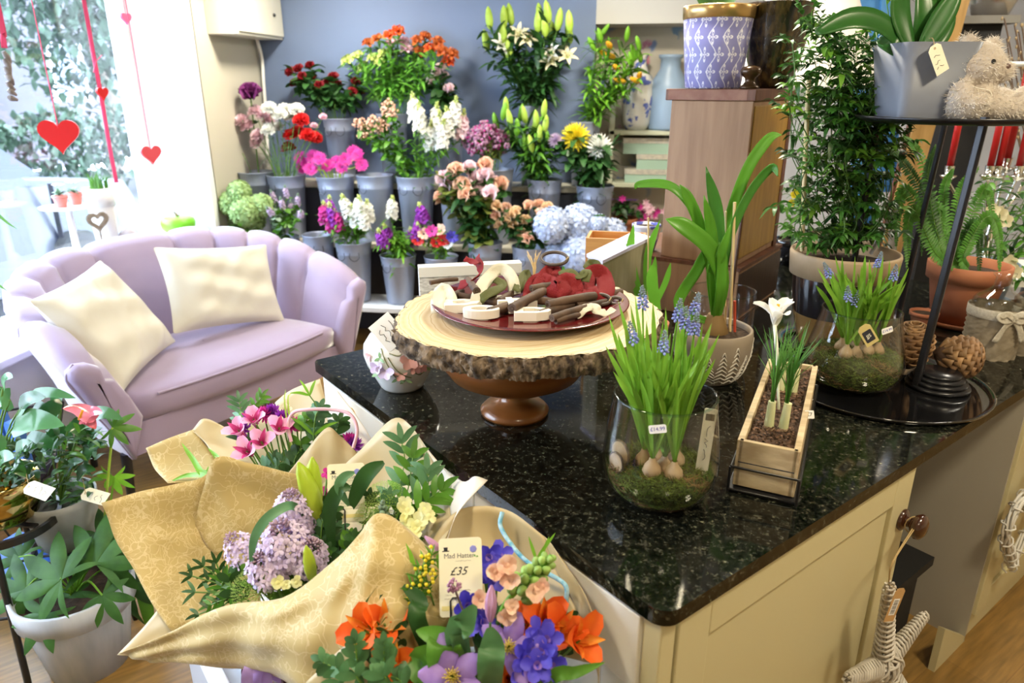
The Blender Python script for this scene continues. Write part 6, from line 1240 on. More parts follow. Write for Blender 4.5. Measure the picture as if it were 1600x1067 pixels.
for f, z in ((.93, .335), (.985, .345), (1.0, .375), (1.0, .42), (.985, .445), (.93, .462), (.6, .475), (.01, .478)): rr.append([(x*f, .33+(y-.33)*f, z) for x, y in o])
so_.grid(rr, vel, SMx, True); so_.build('seat_cushion', sofa)
MB().tube([V((x*.995, .33+(y-.33)*.995, .447)) for x, y in o[41:]], .006, vel, SMx, 6).build('piping', sofa)
blm = mat('black_leg', (.01, .01, .012), .35)
for x, y in ((-.62, .04), (.62, .04), (-.50, .58), (.50, .58)): MB().tube([SMx @ V((x, y, .21)), SMx @ V((x*1.03, y, FZ))], [.022, .015], blm, n=14).build('leg', sofa)
satin = mat('cream_satin', (.62, .59, .50), .5, c2=(.66, .63, .54), scale=4, bump=.5, bscale=14)
def cushion(C, up, nrm, w_, h_, th, label, wr=1, seed=1):
    r = random.Random(seed); M = face(C, up, nrm); n = 22; mb = MB(); ph = [r.uniform(0, 6) for _ in range(4)]
    for sgn in (1, -1):
        g = []
        for i in range(n+1):
            row = []
            for j in range(n+1):
                u, v = -1+2*i/n, -1+2*j/n; pin = 1-.07*(1-u*u)*(abs(v) > .0)*abs(v)-0; pv = 1-.07*(1-v*v)*abs(u)
                e = max(0, (1-u**4)*(1-v**4))**.5*(1-.25*(u*u+v*v)/2); wv = .012*wr*math.sin(u*6+v*4+ph[0])*math.sin(v*5-u*3+ph[1])+.008*wr*math.sin(9*(u-v)+3*math.sin(3*u)+ph[2])*(.3+abs(u*v))+.006*wr*math.sin(7*(u+v)+2*math.sin(4*v)+ph[3])*(abs(v))
                row.append((u*w_/2*pv, v*h_/2*pin, sgn*(th*e+wv*e)))
            g.append(row if sgn > 0 else row[::-1])
        mb.grid(g, satin, M)
    o = mb.build('cushion'); sd = subd(o, 1); return tag(o, label, 'cushion')
def SP(x, y, z): return SMx @ V((x, y, z))
cushion(SP(.21, .41, .70), UP*.9+sb*.35+sa*.17, -sb*.9+UP*.42+sa*-.05, .62, .44, .075, 'cream satin cushion leaning upright in the middle of the sofa', 1, 3)
cushion(SP(-.43, .33, .69), UP*.85-sa*.30+sb*.35, -sb*.65+UP*.50+sa*.40, .56, .50, .085, 'cream satin cushion slumped against the left sofa arm', 1.3, 8)
# ================================================================ WINDOW HANGINGS AND SILL
redw = mat('red_painted_wood', (.62, .01, .012), .35); pinkr = mat('pink_ribbon', (.80, .06, .16), .6)
def heart_out(s_, n=40):
    o = []
    for k in range(n):
        t = 2*math.pi*k/n; o.append((s_*16*math.sin(t)**3/17, s_*(13*math.cos(t)-5*math.cos(2*t)-2*math.cos(3*t)-math.cos(4*t))/17))
    return o
def heart(px, py, X, s_, rz, label, m_=redw, th=.016, top=None):
    p = PX(px, py, X); t = thing('hanging_heart', label, 'heart', p); M = T(p) @ RZ(rz) @ RX(90)
    smoothbox(MB().prism(heart_out(s_), th, m_, M @ T(0, 0, -th/2)).build('heart', t), .003)
    a = p+UP*s_*.32; b = a+UP*.13 if top is None else V((p.x, p.y, 2.6)); MB().tube([a, b], .0022 if top else .0015, pinkr if top else m_, n=4).build('string', t); return p
heart(93, 210, -2.5, .088, 25, 'large red wooden heart hanging in the window', top=1); heart(236, 240, -2.52, .058, 62, 'smaller red heart hanging near the window reveal', mat('red_pink_wood', (.72, .08, .10), .35), .02, 1)
def rstrip(pts, X, w_, label, hearts):
    P = [PX(x, y, X) for x, y in pts]; x0 = P[0].copy(); x0.z = 2.6; mb = MB(); ribbon(mb, [x0]+P, w_*1.3, pinkr, (-.55, .83, 0), 4); o = mb.build('ribbon_strand'); solid(o, .001); tag(o, label, 'ribbon')
rstrip([(131, 0), (145, 80), (158, 150), (170, 222), (182, 285)], -2.56, .014, 'long red ribbon strand hanging in the window', 0)
heart(160, 145, -2.55, .035, 80, 'small dark red heart tied on the long ribbon', redw, .012); heart(197, 28, -2.56, .032, 75, 'small pink heart high on the window near the reveal', mat('pink_wood', (.75, .12, .28), .4), .012)
m = MB(); q = PX(150, 96, -2.55); m.tube([q, q+V((0, .05, .03))], .002, pinkr, n=5); m.tube([q, q+V((0, -.03, -.05))], .003, pinkr, n=5); tag(m.build('ribbon_knot'), 'knotted red ribbon end above the small heart', 'ribbon')
rstrip([(0, 25), (4, 55), (7, 75)], -2.45, .016, 'red ribbon holding the driftwood at the left edge', 0)
m = MB(); dw = mat('driftwood', (.20, .17, .16), .8, c2=(.34, .30, .28), scale=20)
for k in range(7): a = PX(5+k*1.5, 80+k*12, -2.45); b = PX(14+k*2.2, 108+k*8, -2.45); m.tube(cr([a, a.lerp(b, .5)+V((rnd.uniform(-.01, .01), rnd.uniform(-.01, .01), 0)), b], 4), [.008, .010, .012, .012, .011, .010, .008, .007, .006], dw, n=7)
tag(m.build('driftwood_hanging'), 'grey driftwood piece hanging at the left edge of the window', 'driftwood')
wsx = thing('window_riser', 'low white display riser on the window sill behind the sofa', 'shelf', V((-2.86, 3.8, .54)))
MB().box((-2.97, 3.25, .54), (-2.73, 4.28, .755), frame_w).build('body', wsx)
def SX(px, py, X=-2.84): return PX(px, py, X)
ss = V((-2.86, SX(112, 325).y, .755)); t = thing('white_cake_stand', 'white pedestal stand carrying pink pots in the window', 'stand', ss); zt = SX(112, 322).z
MB().lathe([(0, 0), (.06, 0), (.02, .02), (.015, zt-.755-.02), (.13, zt-.755-.008), (.135, zt-.755), (0, zt-.755)], white, T(ss), 36).build('pedestal', t)
pk = mat('coral_pink_pot', (.80, .28, .26), .6)
for px, l in ((102, 'coral pot on the white pedestal, the left one'), (126, 'coral pot on the white pedestal, the right one')):
    p = V((-2.86, SX(px, 322).y, zt+.001)); tpot(p, .036, .062, 'coral_pot', l, pk, False); m = MB()
    for k in range(16): leaf(m, p+UP*.06, rdir(.8), .05, .02, g_sage, .2)
    for k in range(5): m.ring(along(p+V((rnd.uniform(-.03, .03), rnd.uniform(-.03, .03), .11)), UP), 5, .02, .018, 60, 20, .1, p_white, 'wide', 2, 1)
    tag(m.build('white_blooms'), 'white flowers growing in the %s coral pot' % ('left' if px < 110 else 'right'), 'flowers')
p = V((-2.86, SX(163, 322).y, .755)); tpot(p, .075, SX(163, 292).z-.755, 'white_pot', 'tall white pot of green shoots in the window', white, False); m = MB()
zz = SX(163, 292).z
for k in range(46): c = V((p.x+rnd.uniform(-.04, .04), p.y+rnd.uniform(-.05, .05), zz-.02)); blade(m, [c, c+UP*.05, c+V((rnd.uniform(-.04, .04), rnd.uniform(-.04, .04), rnd.uniform(.07, .11)))], .009, g_mid, 'grass', None, .2, 2)
tag(m.build('green_shoots'), 'green shoots growing in the tall white pot in the window', 'shoots')
wh = SX(153, 345, -2.78); t = thing('wicker_heart', 'small grey wicker heart on a white foot in the window', 'ornament', V((wh.x, wh.y, .756))); m = MB()
ho = [V((x, 0, y)) for x, y in heart_out(.055, 24)]
for k in range(3): m.tube([T(wh) @ RZ(60) @ (q*(1-.13*k)) for q in ho+[ho[0]]], .007, wk, n=6)
m.tube([wh-UP*.05, V((wh.x, wh.y, .80))], .005, wk, n=6); m.build('heart', t); MB().lathe([(0, 0), (.03, 0), (.035, .02), (.02, .045), (0, .045)], cerm, T(wh.x, wh.y, .756), 20).build('foot', t)
p = SX(197, 352, -2.78); tag(MB().lathe([(0, 0), (.03, .0), (.045, .03), (.05, .08), (.045, .13), (.03, .15), (.01, .16)], mat('pale_grey_texture', (.5, .48, .52), .8, bump=1, bscale=60), T(p.x, p.y, .756), 24).build('textured_vase'), 'pale grey textured vase in the window', 'vase')
MB().box((-2.93, SX(279, 352, -2.79).y-.12, .756), (-2.68, SX(279, 352, -2.79).y+.11, .80), frame_w).build('riser_block', wsx); gb = V((-2.79, SX(279, 352, -2.79).y, .80)); gz = mat('lime_green_glaze', (.18, .60, .03), .35); t = thing('lime_bowl', 'lime green round bowl planter at the right end of the window sill', 'bowl', gb)
MB().lathe([(0, 0), (.075, .0), (.098, .02), (.105, .06), (.098, .085), (.08, .093), (.0, .095)], gz, T(gb), 40).build('body', t); m = MB()
for k in range(9): m.tube([gb+UP*.09, gb+V((rnd.uniform(-.02, .02), rnd.uniform(-.03, .03), rnd.uniform(.11, .15)))], .002, moss_b, n=4)
m.build('dried_twigs', t)
# ================================================================ PLANTS AT THE LEFT
wl = mat('whitewashed_pot', (.50, .52, .55), .7, c2=(.36, .39, .44), scale=7, stretch=(3, 3, .4), bump=.15)
bpp = Pz(143, 1030, FZ); bigp = tpot(bpp, .168, .30, 'whitewashed_pot', 'large whitewashed grey pot of fatsia on the floor', wl, False)
fat = thing('fatsia', 'broad lobed fatsia plant growing in the whitewashed pot', 'plant', bpp+UP*.26); fl1 = G('fatsia_leaf', (.022, .10, .010), (.06, .19, .025), .6, .2, .15, 16)
def palmate(mb, p, d, s_, m_, n=7, nrm=None):
    d = V(d).normalized(); z = (V(nrm) if nrm is not None else UP*.6-FWD*.7).normalized(); y = (d-z*d.dot(z)).normalized(); x = y.cross(z); M = Matrix(((x.x, y.x, z.x, p[0]), (x.y, y.y, z.y, p[1]), (x.z, y.z, z.z, p[2]), (0, 0, 0, 1)))
    R2 = [0, .18, .36, .54, .7, .85, 1]; NT = 132; rows = [[] for _ in R2]; ph = rnd.uniform(0, 6)
    for k in range(NT+1):
        th = -132+264*k/NT; lob = 1-2*abs(th/44-round(th/44)); rr = s_*1.18*(1-.36*abs(th)/132)*(.36+.64*lob**.9); a = math.radians(th)
        for i, f in enumerate(R2):
            r_ = max(rr*f, .0005); rows[i].append((r_*math.sin(a), r_*math.cos(a)-.02*s_, -.28*r_*r_/s_+.05*s_*f*lob+.02*s_*f*math.sin(th*.08+ph)))
    mb.grid(rows, m_, M)
def PF(x, y, d=0): return PV(x, y, bpp+FWD*d)
for x, y, d, s_, ax in ((95, 905, -.10, .15, -60), (150, 880, -.05, .16, 0), (40, 920, -.05, .13, -80), (70, 960, -.13, .11, -160), (170, 880, .02, .14, 30), (130, 930, .05, .12, 200), (30, 870, .05, .10, -60), (195, 900, .08, .12, 90), (165, 845, .08, .12, 10), (120, 860, .12, .12, -20), (185, 860, .1, .10, 60), (110, 930, -.02, .10, 180), (160, 930, -.08, .09, 150)):
    q = PF(x, y, d); m = MB(); m.tube(cr([bpp+UP*.26, (bpp+UP*.26).lerp(q, .6)+UP*.05, q], 5), .003, g_bright, n=6); palmate(m, q, RGT*math.sin(math.radians(ax))+UP*.6*math.cos(math.radians(ax))+FWD*.4*math.cos(math.radians(ax)), s_, fl1 if d < .06 else g_dark); m.build('leaf', fat)
m = MB(); q = PF(176, 668, .15); m.tube(cr([PF(160, 860, .12), PF(166, 780, .13), q], 6), .004, g_lime, n=7); palmate(m, q, RGT, .07, g_mid, 5); m.build('leaf', fat)
m = MB(); q = PF(178, 745, .15); m.tube([PF(165, 850, .12), q], .003, g_bright, n=6); palmate(m, q, -UP, .07, g_bright, 5, -FWD); m.build('leaf', fat)
m = MB(); blade(m, [PF(205, 900, .1), PF(225, 940, .1), PF(235, 990, .1)], .05, g_mid, 'oval'); blade(m, [PF(195, 900, .1), PF(205, 950, .12), PF(225, 975, .1)], .04, g_dark, 'oval'); m.build('leaf', fat)
# tall black stand and gold pot
def ringstand(c, z, r_, legs_, label, zr=None):
    t = thing('wire_plant_stand', label, 'stand', V((c.x, c.y, FZ))); ctr = V((c.x, c.y, 0))
    rg = [ctr+V((r_*math.cos(a), r_*math.sin(a), z)) for a in [k*math.pi/18 for k in range(37)]]
    m = MB(); rws = []
    for p in rg: o = (p-ctr); o.z = 0; o.normalize(); rws.append([p+o*.006+UP*.012, p-o*.006+UP*.012, p-o*.006-UP*.012, p+o*.006-UP*.012])
    m.grid(rws, black, None, True, False); m.build('top_ring', t)
    MB().box((-r_*.7, -.01, -.006), (r_*.7, .01, 0), black, T(ctr+UP*(z-.006))).box((-.01, -r_*.7, -.006), (.01, r_*.7, 0), black, T(ctr+UP*(z-.006))).build('cross_bar', t)
    for a in legs_:
        d = V((math.cos(math.radians(a)), math.sin(math.radians(a)), 0)); m = MB(); m.tube([ctr+d*r_*.95+UP*z, V((0, 0, FZ))+ctr+d*(r_*1.25)], .010, black, n=8); m.build('leg', t)
    MB().tube([ctr+V((r_*1.07*math.cos(a), r_*1.07*math.sin(a), z*.42)) for a in [k*math.pi/12 for k in range(25)]], .005, black, n=6).build('lower_ring', t); return t
gc = Pz(12, 822, .40); ringstand(gc, .42, .145, (-60, 30, 120, 210), 'tall black metal plant stand at the left edge')
gpz = .435; gpot = MB().lathe([(0, 0), (.085, 0), (.094, .01), (.107, .07), (.105, .075), (.109, .08), (.107, .086), (.111, .092), (.116, .135), (.112, .137), (.106, .1)], mat('gold_mirror_glaze', (.50, .36, .12), .12, 1), T(gc.x, gc.y, gpz), 56).build('gold_pot')
tag(gpot, 'shiny gold ridged pot on the tall black stand', 'plant pot')
def anthur(c, z, leaves_, label, name='anthurium'):
    t = thing(name, label, 'plant', V((c.x, c.y, z))); am_ = G('anthurium_leaf', (.02, .09, .025), (.05, .17, .04), .22, .15, .15, 5); am2 = G('anthurium_leaf_shiny', (.05, .17, .06), (.10, .26, .10), .18, .15, .1, 5)
    for x, y, x2, y2, d, W2, k in leaves_:
        p = V((c.x, c.y, z)); a, b = PV(x, y, c+FWD*d), PV(x2, y2, c+FWD*(d-.02)); m = MB(); m.tube(cr([p, p.lerp(a, .6)+UP*.03, a], 4), .0028, g_stem, n=5); blade(m, [a, a.lerp(b, .5)+UP*.015, b], W2, am2 if k else am_, 'heart', UP*.75-FWD*.6, .15, 4, 2); m.build('leaf', t)
    return t
an1 = anthur(gc, gpz+.10, [(22, 665, 100, 665, .0, .10, 1), (30, 640, 70, 622, .05, .08, 0), (45, 620, 118, 622, .06, .05, 1), (10, 700, -20, 720, -.05, .08, 0), (25, 710, 55, 700, -.03, .07, 0), (5, 640, -10, 590, .05, .10, 0), (5, 605, 20, 590, .0, .05, 1), (20, 730, 40, 745, -.05, .06, 0), (-5, 730, 22, 715, -.08, .07, 0), (40, 690, 90, 700, .06, .07, 0), (15, 625, -10, 640, 0, .08, 1), (50, 640, 80, 660, .08, .07, 0)], 'glossy dark leaved anthurium in the gold pot')
m = MB(); 
for k in range(90): leaf(m, PV(rnd.uniform(0, 62), rnd.uniform(690, 760), gc+FWD*rnd.uniform(-.07, .08)), rdir(.2), .05, .022, g_dark, .2)
m.build('small_leaves', an1)
gc2 = Pz(113, 858, .24); ringstand(gc2, .26, .115, (20, 140, 260), 'low black metal plant stand beside the tall one')
gp2 = MB().lathe([(0, 0), (.078, 0), (.086, .01), (.105, .15), (.107, .175), (.102, .175), (.095, .12)], mat('stone_grey_pot', (.24, .25, .25), .7, c2=(.30, .31, .30), scale=20), T(gc2.x, gc2.y, .275), 48).build('grey_pot'); tag(gp2, 'matt grey pot on the low black stand', 'plant pot')
an2 = anthur(gc2, .42, [(95, 640, 60, 650, .0, .07, 0), (120, 690, 150, 660, .02, .07, 0), (130, 700, 160, 668, .0, .06, 0), (100, 690, 75, 660, .04, .08, 0), (140, 650, 192, 655, .0, .06, 1), (110, 660, 135, 690, -.03, .06, 0), (92, 610, 88, 655, .03, .055, 1), (130, 720, 168, 690, -.03, .06, 0), (100, 740, 130, 720, -.05, .05, 0), (80, 700, 60, 720, .02, .06, 0), (120, 745, 150, 735, -.04, .05, 0)], 'flowering anthurium with pink bloom in the matt grey pot')
m = MB()
for k in range(150): leaf(m, PV(rnd.uniform(66, 150), rnd.uniform(672, 790), gc2+FWD*rnd.uniform(-.08, .08)), rdir(.3), .055, .022, g_dark if k % 3 else g_mid, .2)
m.build('small_leaves', an2)
pkm = mat('anthurium_spathe', (.62, .10, .12), .12, c2=(.78, .30, .45), scale=14, coat=.8); m = MB(); f = PV(130, 652, gc2-FWD*.05)
for a_, b_ in (((150, 655), (98, 638)), ((132, 656), (160, 645)), ((128, 652), (150, 670))): blade(m, [PV(*a_, gc2-FWD*.05), PV((a_[0]+b_[0])/2, (a_[1]+b_[1])/2-3, gc2-FWD*.05)+UP*.006, PV(*b_, gc2-FWD*.06)], .06, pkm, 'heart', UP*.8-FWD*.5, .25, 5, 2)
m.build('spathe', an2); MB().tube([PV(124, 655, gc2-FWD*.065), PV(129, 641, gc2-FWD*.075)], [.005, .003], mat('spadix_orange', (.85, .35, .02), .5), n=8).build('spadix', an2)
tg = PV(60, 766, gc-FWD*.12); tag(tagcard(tg, -RGT*.7+UP*.45, -FWD*.5+UP*.8, .042, .085, '', 31, 3, hang=PV(38, 725, gc)), 'cream handwritten tag hanging over the gold pot', 'tag')
tg = PV(148, 775, gc2-FWD*.08); tag(tagcard(tg, -RGT*.75+UP*.4, -FWD*.5+UP*.8, .042, .085, '', 32, 3, hang=PV(128, 740, gc2)), 'cream handwritten tag hanging over the matt grey pot', 'tag')
# blue painted stand and wire crate behind
bpt = mat('cornflower_paint', (.04, .14, .50), .5); bb = V((-2.05, 1.78, FZ)); t = thing('blue_plant_stand', 'bright blue painted wooden stand behind the anthuriums', 'stand', bb)
def PB(x, y, d=0): return PV(x, y, bb+FWD*d)
for pts in ([(-12, 580), (25, 700), (40, 960)],):
    a, b_ = PB(2, 560), PB(28, 990); 
a = PB(5, 600); b_ = PB(30, 960)
MB().box((-.025, -.015, FZ), (.025, .015, .66), bpt, T(a.x, a.y, 0) @ RZ(-10)).build('post', t); MB().box((-.025, -.015, FZ), (.025, .015, .66), bpt, T(a.x-.28, a.y-.1, 0) @ RZ(-10)).build('post', t)
MB().box((-.34, -.02, .60), (.12, .02, .75), bpt, T(a.x, a.y, 0) @ RZ(-10) @ RY(-14)).build('top_rail', t); MB().box((-.34, -.10, .08), (.16, .10, .11), bpt, T(a.x+.05, a.y, 0) @ RZ(-10)).build('lower_shelf', t)
wcb = V((-2.42, 1.93, FZ)); t = thing('wire_crate', 'black wire mesh plant holder beside the sofa arm', 'wire crate', wcb); wc_ = T(wcb) @ RZ(35)
for k in range(7):
    m = MB(); m.tube([wc_ @ V((-.28+.09*k, 0, 0)), wc_ @ V((-.10+.09*k, 0, .62))], .004, black, n=5); m.build('wire', t)
    m = MB(); m.tube([wc_ @ V((.28-.09*k, .005, 0)), wc_ @ V((.10-.09*k, .005, .62))], .004, black, n=5); m.build('wire', t)
MB().tube([wc_ @ V((-.28, 0, 0)), wc_ @ V((.36, 0, 0))], .006, black, n=6).build('rail', t); MB().tube([wc_ @ V((-.42, 0, .62)), wc_ @ V((.44, 0, .62))], .006, black, n=6).build('rail', t)
m = MB()
for k in range(26): leaf(m, PV(rnd.uniform(-20, 26), rnd.uniform(345, 375), V((-2.3, 2.1, 0))), RGT*.6+UP*.2+V((rnd.uniform(-.2, .2), 0, 0)), .14, .03, g_mid, .15) if k < 3 else None
p0 = V((-2.5, 2.35, FZ)); lt = thing('dracaena', 'strap leaved green plant entering at the left photo edge', 'plant', p0); m = MB()
for x, y, x1, y1 in ((-30, 345, 27, 358), (-30, 440, 12, 455), (-40, 380, -8, 330), (-30, 480, 4, 500)): blade(m, [PV(-60, 560, p0), PV(x, y, p0), PV(x1, y1, p0)], .04, g_mid, 'lance')
m.tube([p0+UP*.2, PV(-60, 560, p0)], .008, g_stem, n=6); m.build('leaves', lt); MB().lathe([(0, 0), (.1, 0), (.13, .22), (.12, .22), (.1, .15), (0, .15)], blk, T(p0), 24).build('pot', lt)
# ================================================================ WRAPPED BOUQUETS BESIDE THE COUNTER
def kraft():
    m, t, b = nt('kraft_wrap'); L = t.links.new; b.inputs['Roughness'].default_value = .6; b.inputs['Sheen Weight'].default_value = .2
    tc = node(t, 'ShaderNodeTexCoord'); n0 = node(t, 'ShaderNodeTexNoise', Scale=22.0, Detail=2); L(tc.outputs['Object'], n0.inputs['Vector'])
    va = node(t, 'ShaderNodeMix', data_type='VECTOR'); va.inputs[0].default_value = .07; L(tc.outputs['Object'], va.inputs[4]); L(n0.outputs['Color'], va.inputs[5])
    acc = None
    for sc_, th_ in ((30.0, .026), (62.0, .035)):
        v = node(t, 'ShaderNodeTexVoronoi', feature='DISTANCE_TO_EDGE', Scale=sc_); L(va.outputs[1], v.inputs['Vector'])
        lt = node(t, 'ShaderNodeMath', operation='LESS_THAN'); lt.inputs[1].default_value = th_; L(v.outputs['Distance'], lt.inputs[0])
        if acc is None: acc = lt
        else:
            nm = node(t, 'ShaderNodeTexNoise', Scale=7.0); L(tc.outputs['Object'], nm.inputs['Vector'])
            g = node(t, 'ShaderNodeMath', operation='GREATER_THAN'); g.inputs[1].default_value = .52; L(nm.outputs['Fac'], g.inputs[0])
            mm = node(t, 'ShaderNodeMath', operation='MULTIPLY'); L(lt.outputs[0], mm.inputs[0]); L(g.outputs[0], mm.inputs[1])
            mx_ = node(t, 'ShaderNodeMath', operation='MAXIMUM'); L(acc.outputs[0], mx_.inputs[0]); L(mm.outputs[0], mx_.inputs[1]); acc = mx_
    fd = node(t, 'ShaderNodeMath', operation='MULTIPLY'); fd.inputs[1].default_value = .5; L(acc.outputs[0], fd.inputs[0])
    mx = node(t, 'ShaderNodeMix', data_type='RGBA'); L(fd.outputs[0], mx.inputs[0]); mx.inputs[6].default_value = (.50, .375, .145, 1); mx.inputs[7].default_value = (.74, .62, .36, 1)
    L(mx.outputs[2], b.inputs['Base Color']); tr = node(t, 'ShaderNodeBsdfTranslucent'); L(mx.outputs[2], tr.inputs[0]); ms = node(t, 'ShaderNodeMixShader', Fac=.12)
    L(b.outputs[0], ms.inputs[1]); L(tr.outputs[0], ms.inputs[2]); L(ms.outputs[0], t.nodes['Material Output'].inputs[0]); return m
kr = kraft(); krp = mat('kraft_plain_side', (.54, .425, .23), .45, trans=.12, sheen=.2); krw = mat('overlit_wrap_side', (.80, .74, .66), .45, trans=.2)  # the last one carries the overexposed white of the lit wrap in its colour
def spline_row(r, n): return cr(r, n)
def paper(name, rows_, parent, m_=None, n=6, cr_=.0012, seed=1):
    r = random.Random(seed); G_ = [cr([Q(*p) for p in row], n) for row in rows_]; cols = [cr([g[j] for g in G_], n) for j in range(len(G_[0]))]
    grid = [[cols[j][i] for j in range(len(cols))] for i in range(len(cols[0]))]
    a, b_ = r.uniform(0, 6), r.uniform(0, 6)
    for i, row in enumerate(grid):
        for j, p in enumerate(row):
            k = math.sin(i*.55+j*.31+a)*math.sin(j*.5-i*.23+b_); row[j] = p-ray(800, 533)*(cr_*k/F_*3)
    mb = MB(); mb.grid(grid, m_ or kr); o = mb.build(name, parent); solid(o, .0007); return o
# white display box and gift bags
wst = thing('white_display_box', 'white framed low display box on the floor beside the counter', 'display box', CM @ V((-.27, .7, FZ))); BZ = .42
smoothbox(MB().box((-.50, .12, FZ), (-.03, 1.25, BZ-.015), mat('grey_recess', (.45, .46, .50), .5), CM).build('body', wst), .003); m = MB()
for a, b_ in (((-.52, .10, BZ-.03), (-.485, 1.27, BZ)), ((-.45, .10, BZ-.03), (-.40, 1.27, BZ)), ((-.40, .14, BZ-.03), (-.01, 1.25, BZ-.004)), ((-.485, .10, BZ-.03), (-.45, .14, BZ)), ((-.52, .10, FZ), (-.49, .13, BZ-.03))): m.box(a, b_, frame_w, CM)
smoothbox(m.build('frame', wst), .003)
def bag(u, v, w_, hz, col, hcol, label, hpts, name_='gift_bag'):
    c = CM @ V((u, v, BZ)); t = thing(name_, label, 'gift bag', c); m = MB(); h = w_/2; k = .86
    rows = [[CM @ V((u+x*s_, v+y*s_, BZ+z)) for x, y in ((-h, -h), (0, -h*.97), (h, -h), (h*.97, 0), (h, h), (0, h*.97), (-h, h), (-h*.97, 0))] for z, s_ in ((0, k), (hz*.5, .95), (hz, 1))]
    m.grid(rows, col, None, True, False); m.add(rows[0], [tuple(range(8))], col); o = m.build('bag_body', t); solid(o, .001)
    m = MB(); m.tube(cr([Q(*p) for p in hpts], 6), .0042, hcol, n=8); m.build('handle', t); return t
pkh = mat('pink_cord', (.72, .42, .50), .6); puh = mat('purple_cord', (.10, .012, .06), .6); blh = mat('blue_cord', (.06, .32, .50), .6, c2=(.45, .65, .75), scale=90); mar = mat('maroon_card', (.08, .006, .018), .4)
bag(-.20, 1.02, .17, .22, mat('pink_card', (.66, .36, .44), .5), pkh, 'pink gift bag with pink cord handle holding the pink alstroemeria bouquet', [(455, 690, 1.72), (450, 665, 1.72), (458, 645, 1.72), (480, 640, 1.71), (520, 640, 1.71), (548, 648, 1.70), (558, 672, 1.69), (552, 700, 1.68)])
bag(-.36, .58, .17, .20, mar, puh, 'maroon gift bag holding the large lilac bouquet', [(388, 1075, 1.43), (380, 1050, 1.42), (386, 1036, 1.42), (396, 1034, 1.42), (392, 1075, 1.43)])
bag(-.17, .24, .17, .22, mat('blue_card', (.05, .20, .36), .5), blh, 'blue gift bag with striped blue cord handle holding the orange bouquet', [(785, 800, 1.32), (782, 822, 1.31), (800, 852, 1.29), (822, 876, 1.27), (850, 893, 1.25), (872, 905, 1.23), (885, 918, 1.22), (884, 945, 1.22)])
org = mat('purple_organza', (.52, .36, .76), .4, trans=.5); m = MB()
for k, (a, b_, c_) in enumerate((((400, 1030), (392, 1055), (388, 1090)), ((405, 1030), (410, 1050), (408, 1090)), ((400, 1032), (425, 1040), (430, 1065)), ((398, 1034), (412, 1060), (420, 1095)))): ribbon(m, [Q(*a, 1.36), Q(*b_, 1.345), Q(*c_, 1.36)], .034, org, -FWD+RGT*(.5*math.sin(k*2)), 6)
tag(m.build('organza_ribbon'), 'purple organza ribbon tied at the foot of the lilac bouquet', 'ribbon')
# --- wraps
w1 = thing('bouquet_wrap', 'kraft paper wrap around the pink alstroemeria bouquet nearest the sofa', 'wrapping paper', Q(430, 760, 1.75))
paper('back_sheet', [[(228, 700, 1.85), (265, 684, 1.87), (302, 671, 1.88)], [(238, 727, 1.83), (285, 722, 1.85), (335, 712, 1.86)], [(262, 755, 1.78), (305, 752, 1.79), (350, 745, 1.8)]], w1, seed=2)
paper('back_sheet', [[(300, 672, 1.88), (318, 654, 1.90), (347, 665, 1.90)], [(318, 690, 1.86), (340, 690, 1.87), (380, 685, 1.87)], [(338, 715, 1.80), (370, 722, 1.80), (425, 730, 1.80)]], w1, krp, seed=3)
paper('back_sheet', [[(345, 668, 1.90), (400, 655, 1.93), (450, 612, 1.95), (500, 592, 1.95)], [(380, 690, 1.86), (430, 690, 1.88), (480, 670, 1.88), (512, 640, 1.88)], [(410, 735, 1.78), (450, 740, 1.78), (490, 735, 1.78), (530, 720, 1.78)]], w1, krp, seed=4)
paper('side_sheet', [[(505, 640, 1.86), (514, 614, 1.87), (524, 606, 1.87)], [(530, 690, 1.8), (545, 665, 1.8), (556, 648, 1.8)], [(560, 730, 1.74), (575, 712, 1.74), (590, 700, 1.74)]], w1, krw, seed=5)
paper('front_flap', [[(448, 742, 1.70), (480, 702, 1.69), (511, 668, 1.69), (532, 682, 1.69), (556, 704, 1.69)], [(455, 752, 1.70), (488, 730, 1.68), (515, 712, 1.68), (545, 722, 1.68), (570, 730, 1.68)], [(470, 775, 1.70), (500, 765, 1.69), (525, 760, 1.68), (555, 765, 1.68), (585, 768, 1.68)]], w1, krp, seed=6)
w2 = thing('bouquet_wrap', 'large printed kraft paper wrap around the lilac bouquet', 'wrapping paper', Q(430, 1020, 1.42))
paper('back_sheet', [[(160, 785, 1.52), (225, 766, 1.55), (280, 755, 1.57), (318, 744, 1.585), (337, 716, 1.60)], [(180, 840, 1.50), (240, 835, 1.53), (290, 830, 1.57), (340, 815, 1.61), (375, 800, 1.64)], [(215, 905, 1.46), (265, 905, 1.49), (310, 900, 1.52), (350, 890, 1.55), (395, 880, 1.58)], [(268, 988, 1.40), (300, 980, 1.42), (335, 972, 1.44), (370, 962, 1.46), (410, 950, 1.50)]], w2, seed=7, cr_=.002)
paper('back_sheet', [[(303, 830, 1.585), (317, 765, 1.575), (338, 715, 1.57), (385, 722, 1.59), (432, 734, 1.60), (500, 748, 1.63)], [(330, 858, 1.57), (350, 810, 1.58), (375, 780, 1.59), (415, 785, 1.61), (455, 790, 1.63), (510, 800, 1.64)], [(372, 890, 1.55), (390, 870, 1.57), (410, 860, 1.58), (440, 862, 1.6), (470, 865, 1.61), (520, 870, 1.62)], [(410, 930, 1.5), (425, 925, 1.52), (440, 920, 1.54), (465, 920, 1.55), (490, 920, 1.56), (530, 925, 1.56)]], w2, seed=8, cr_=.002)
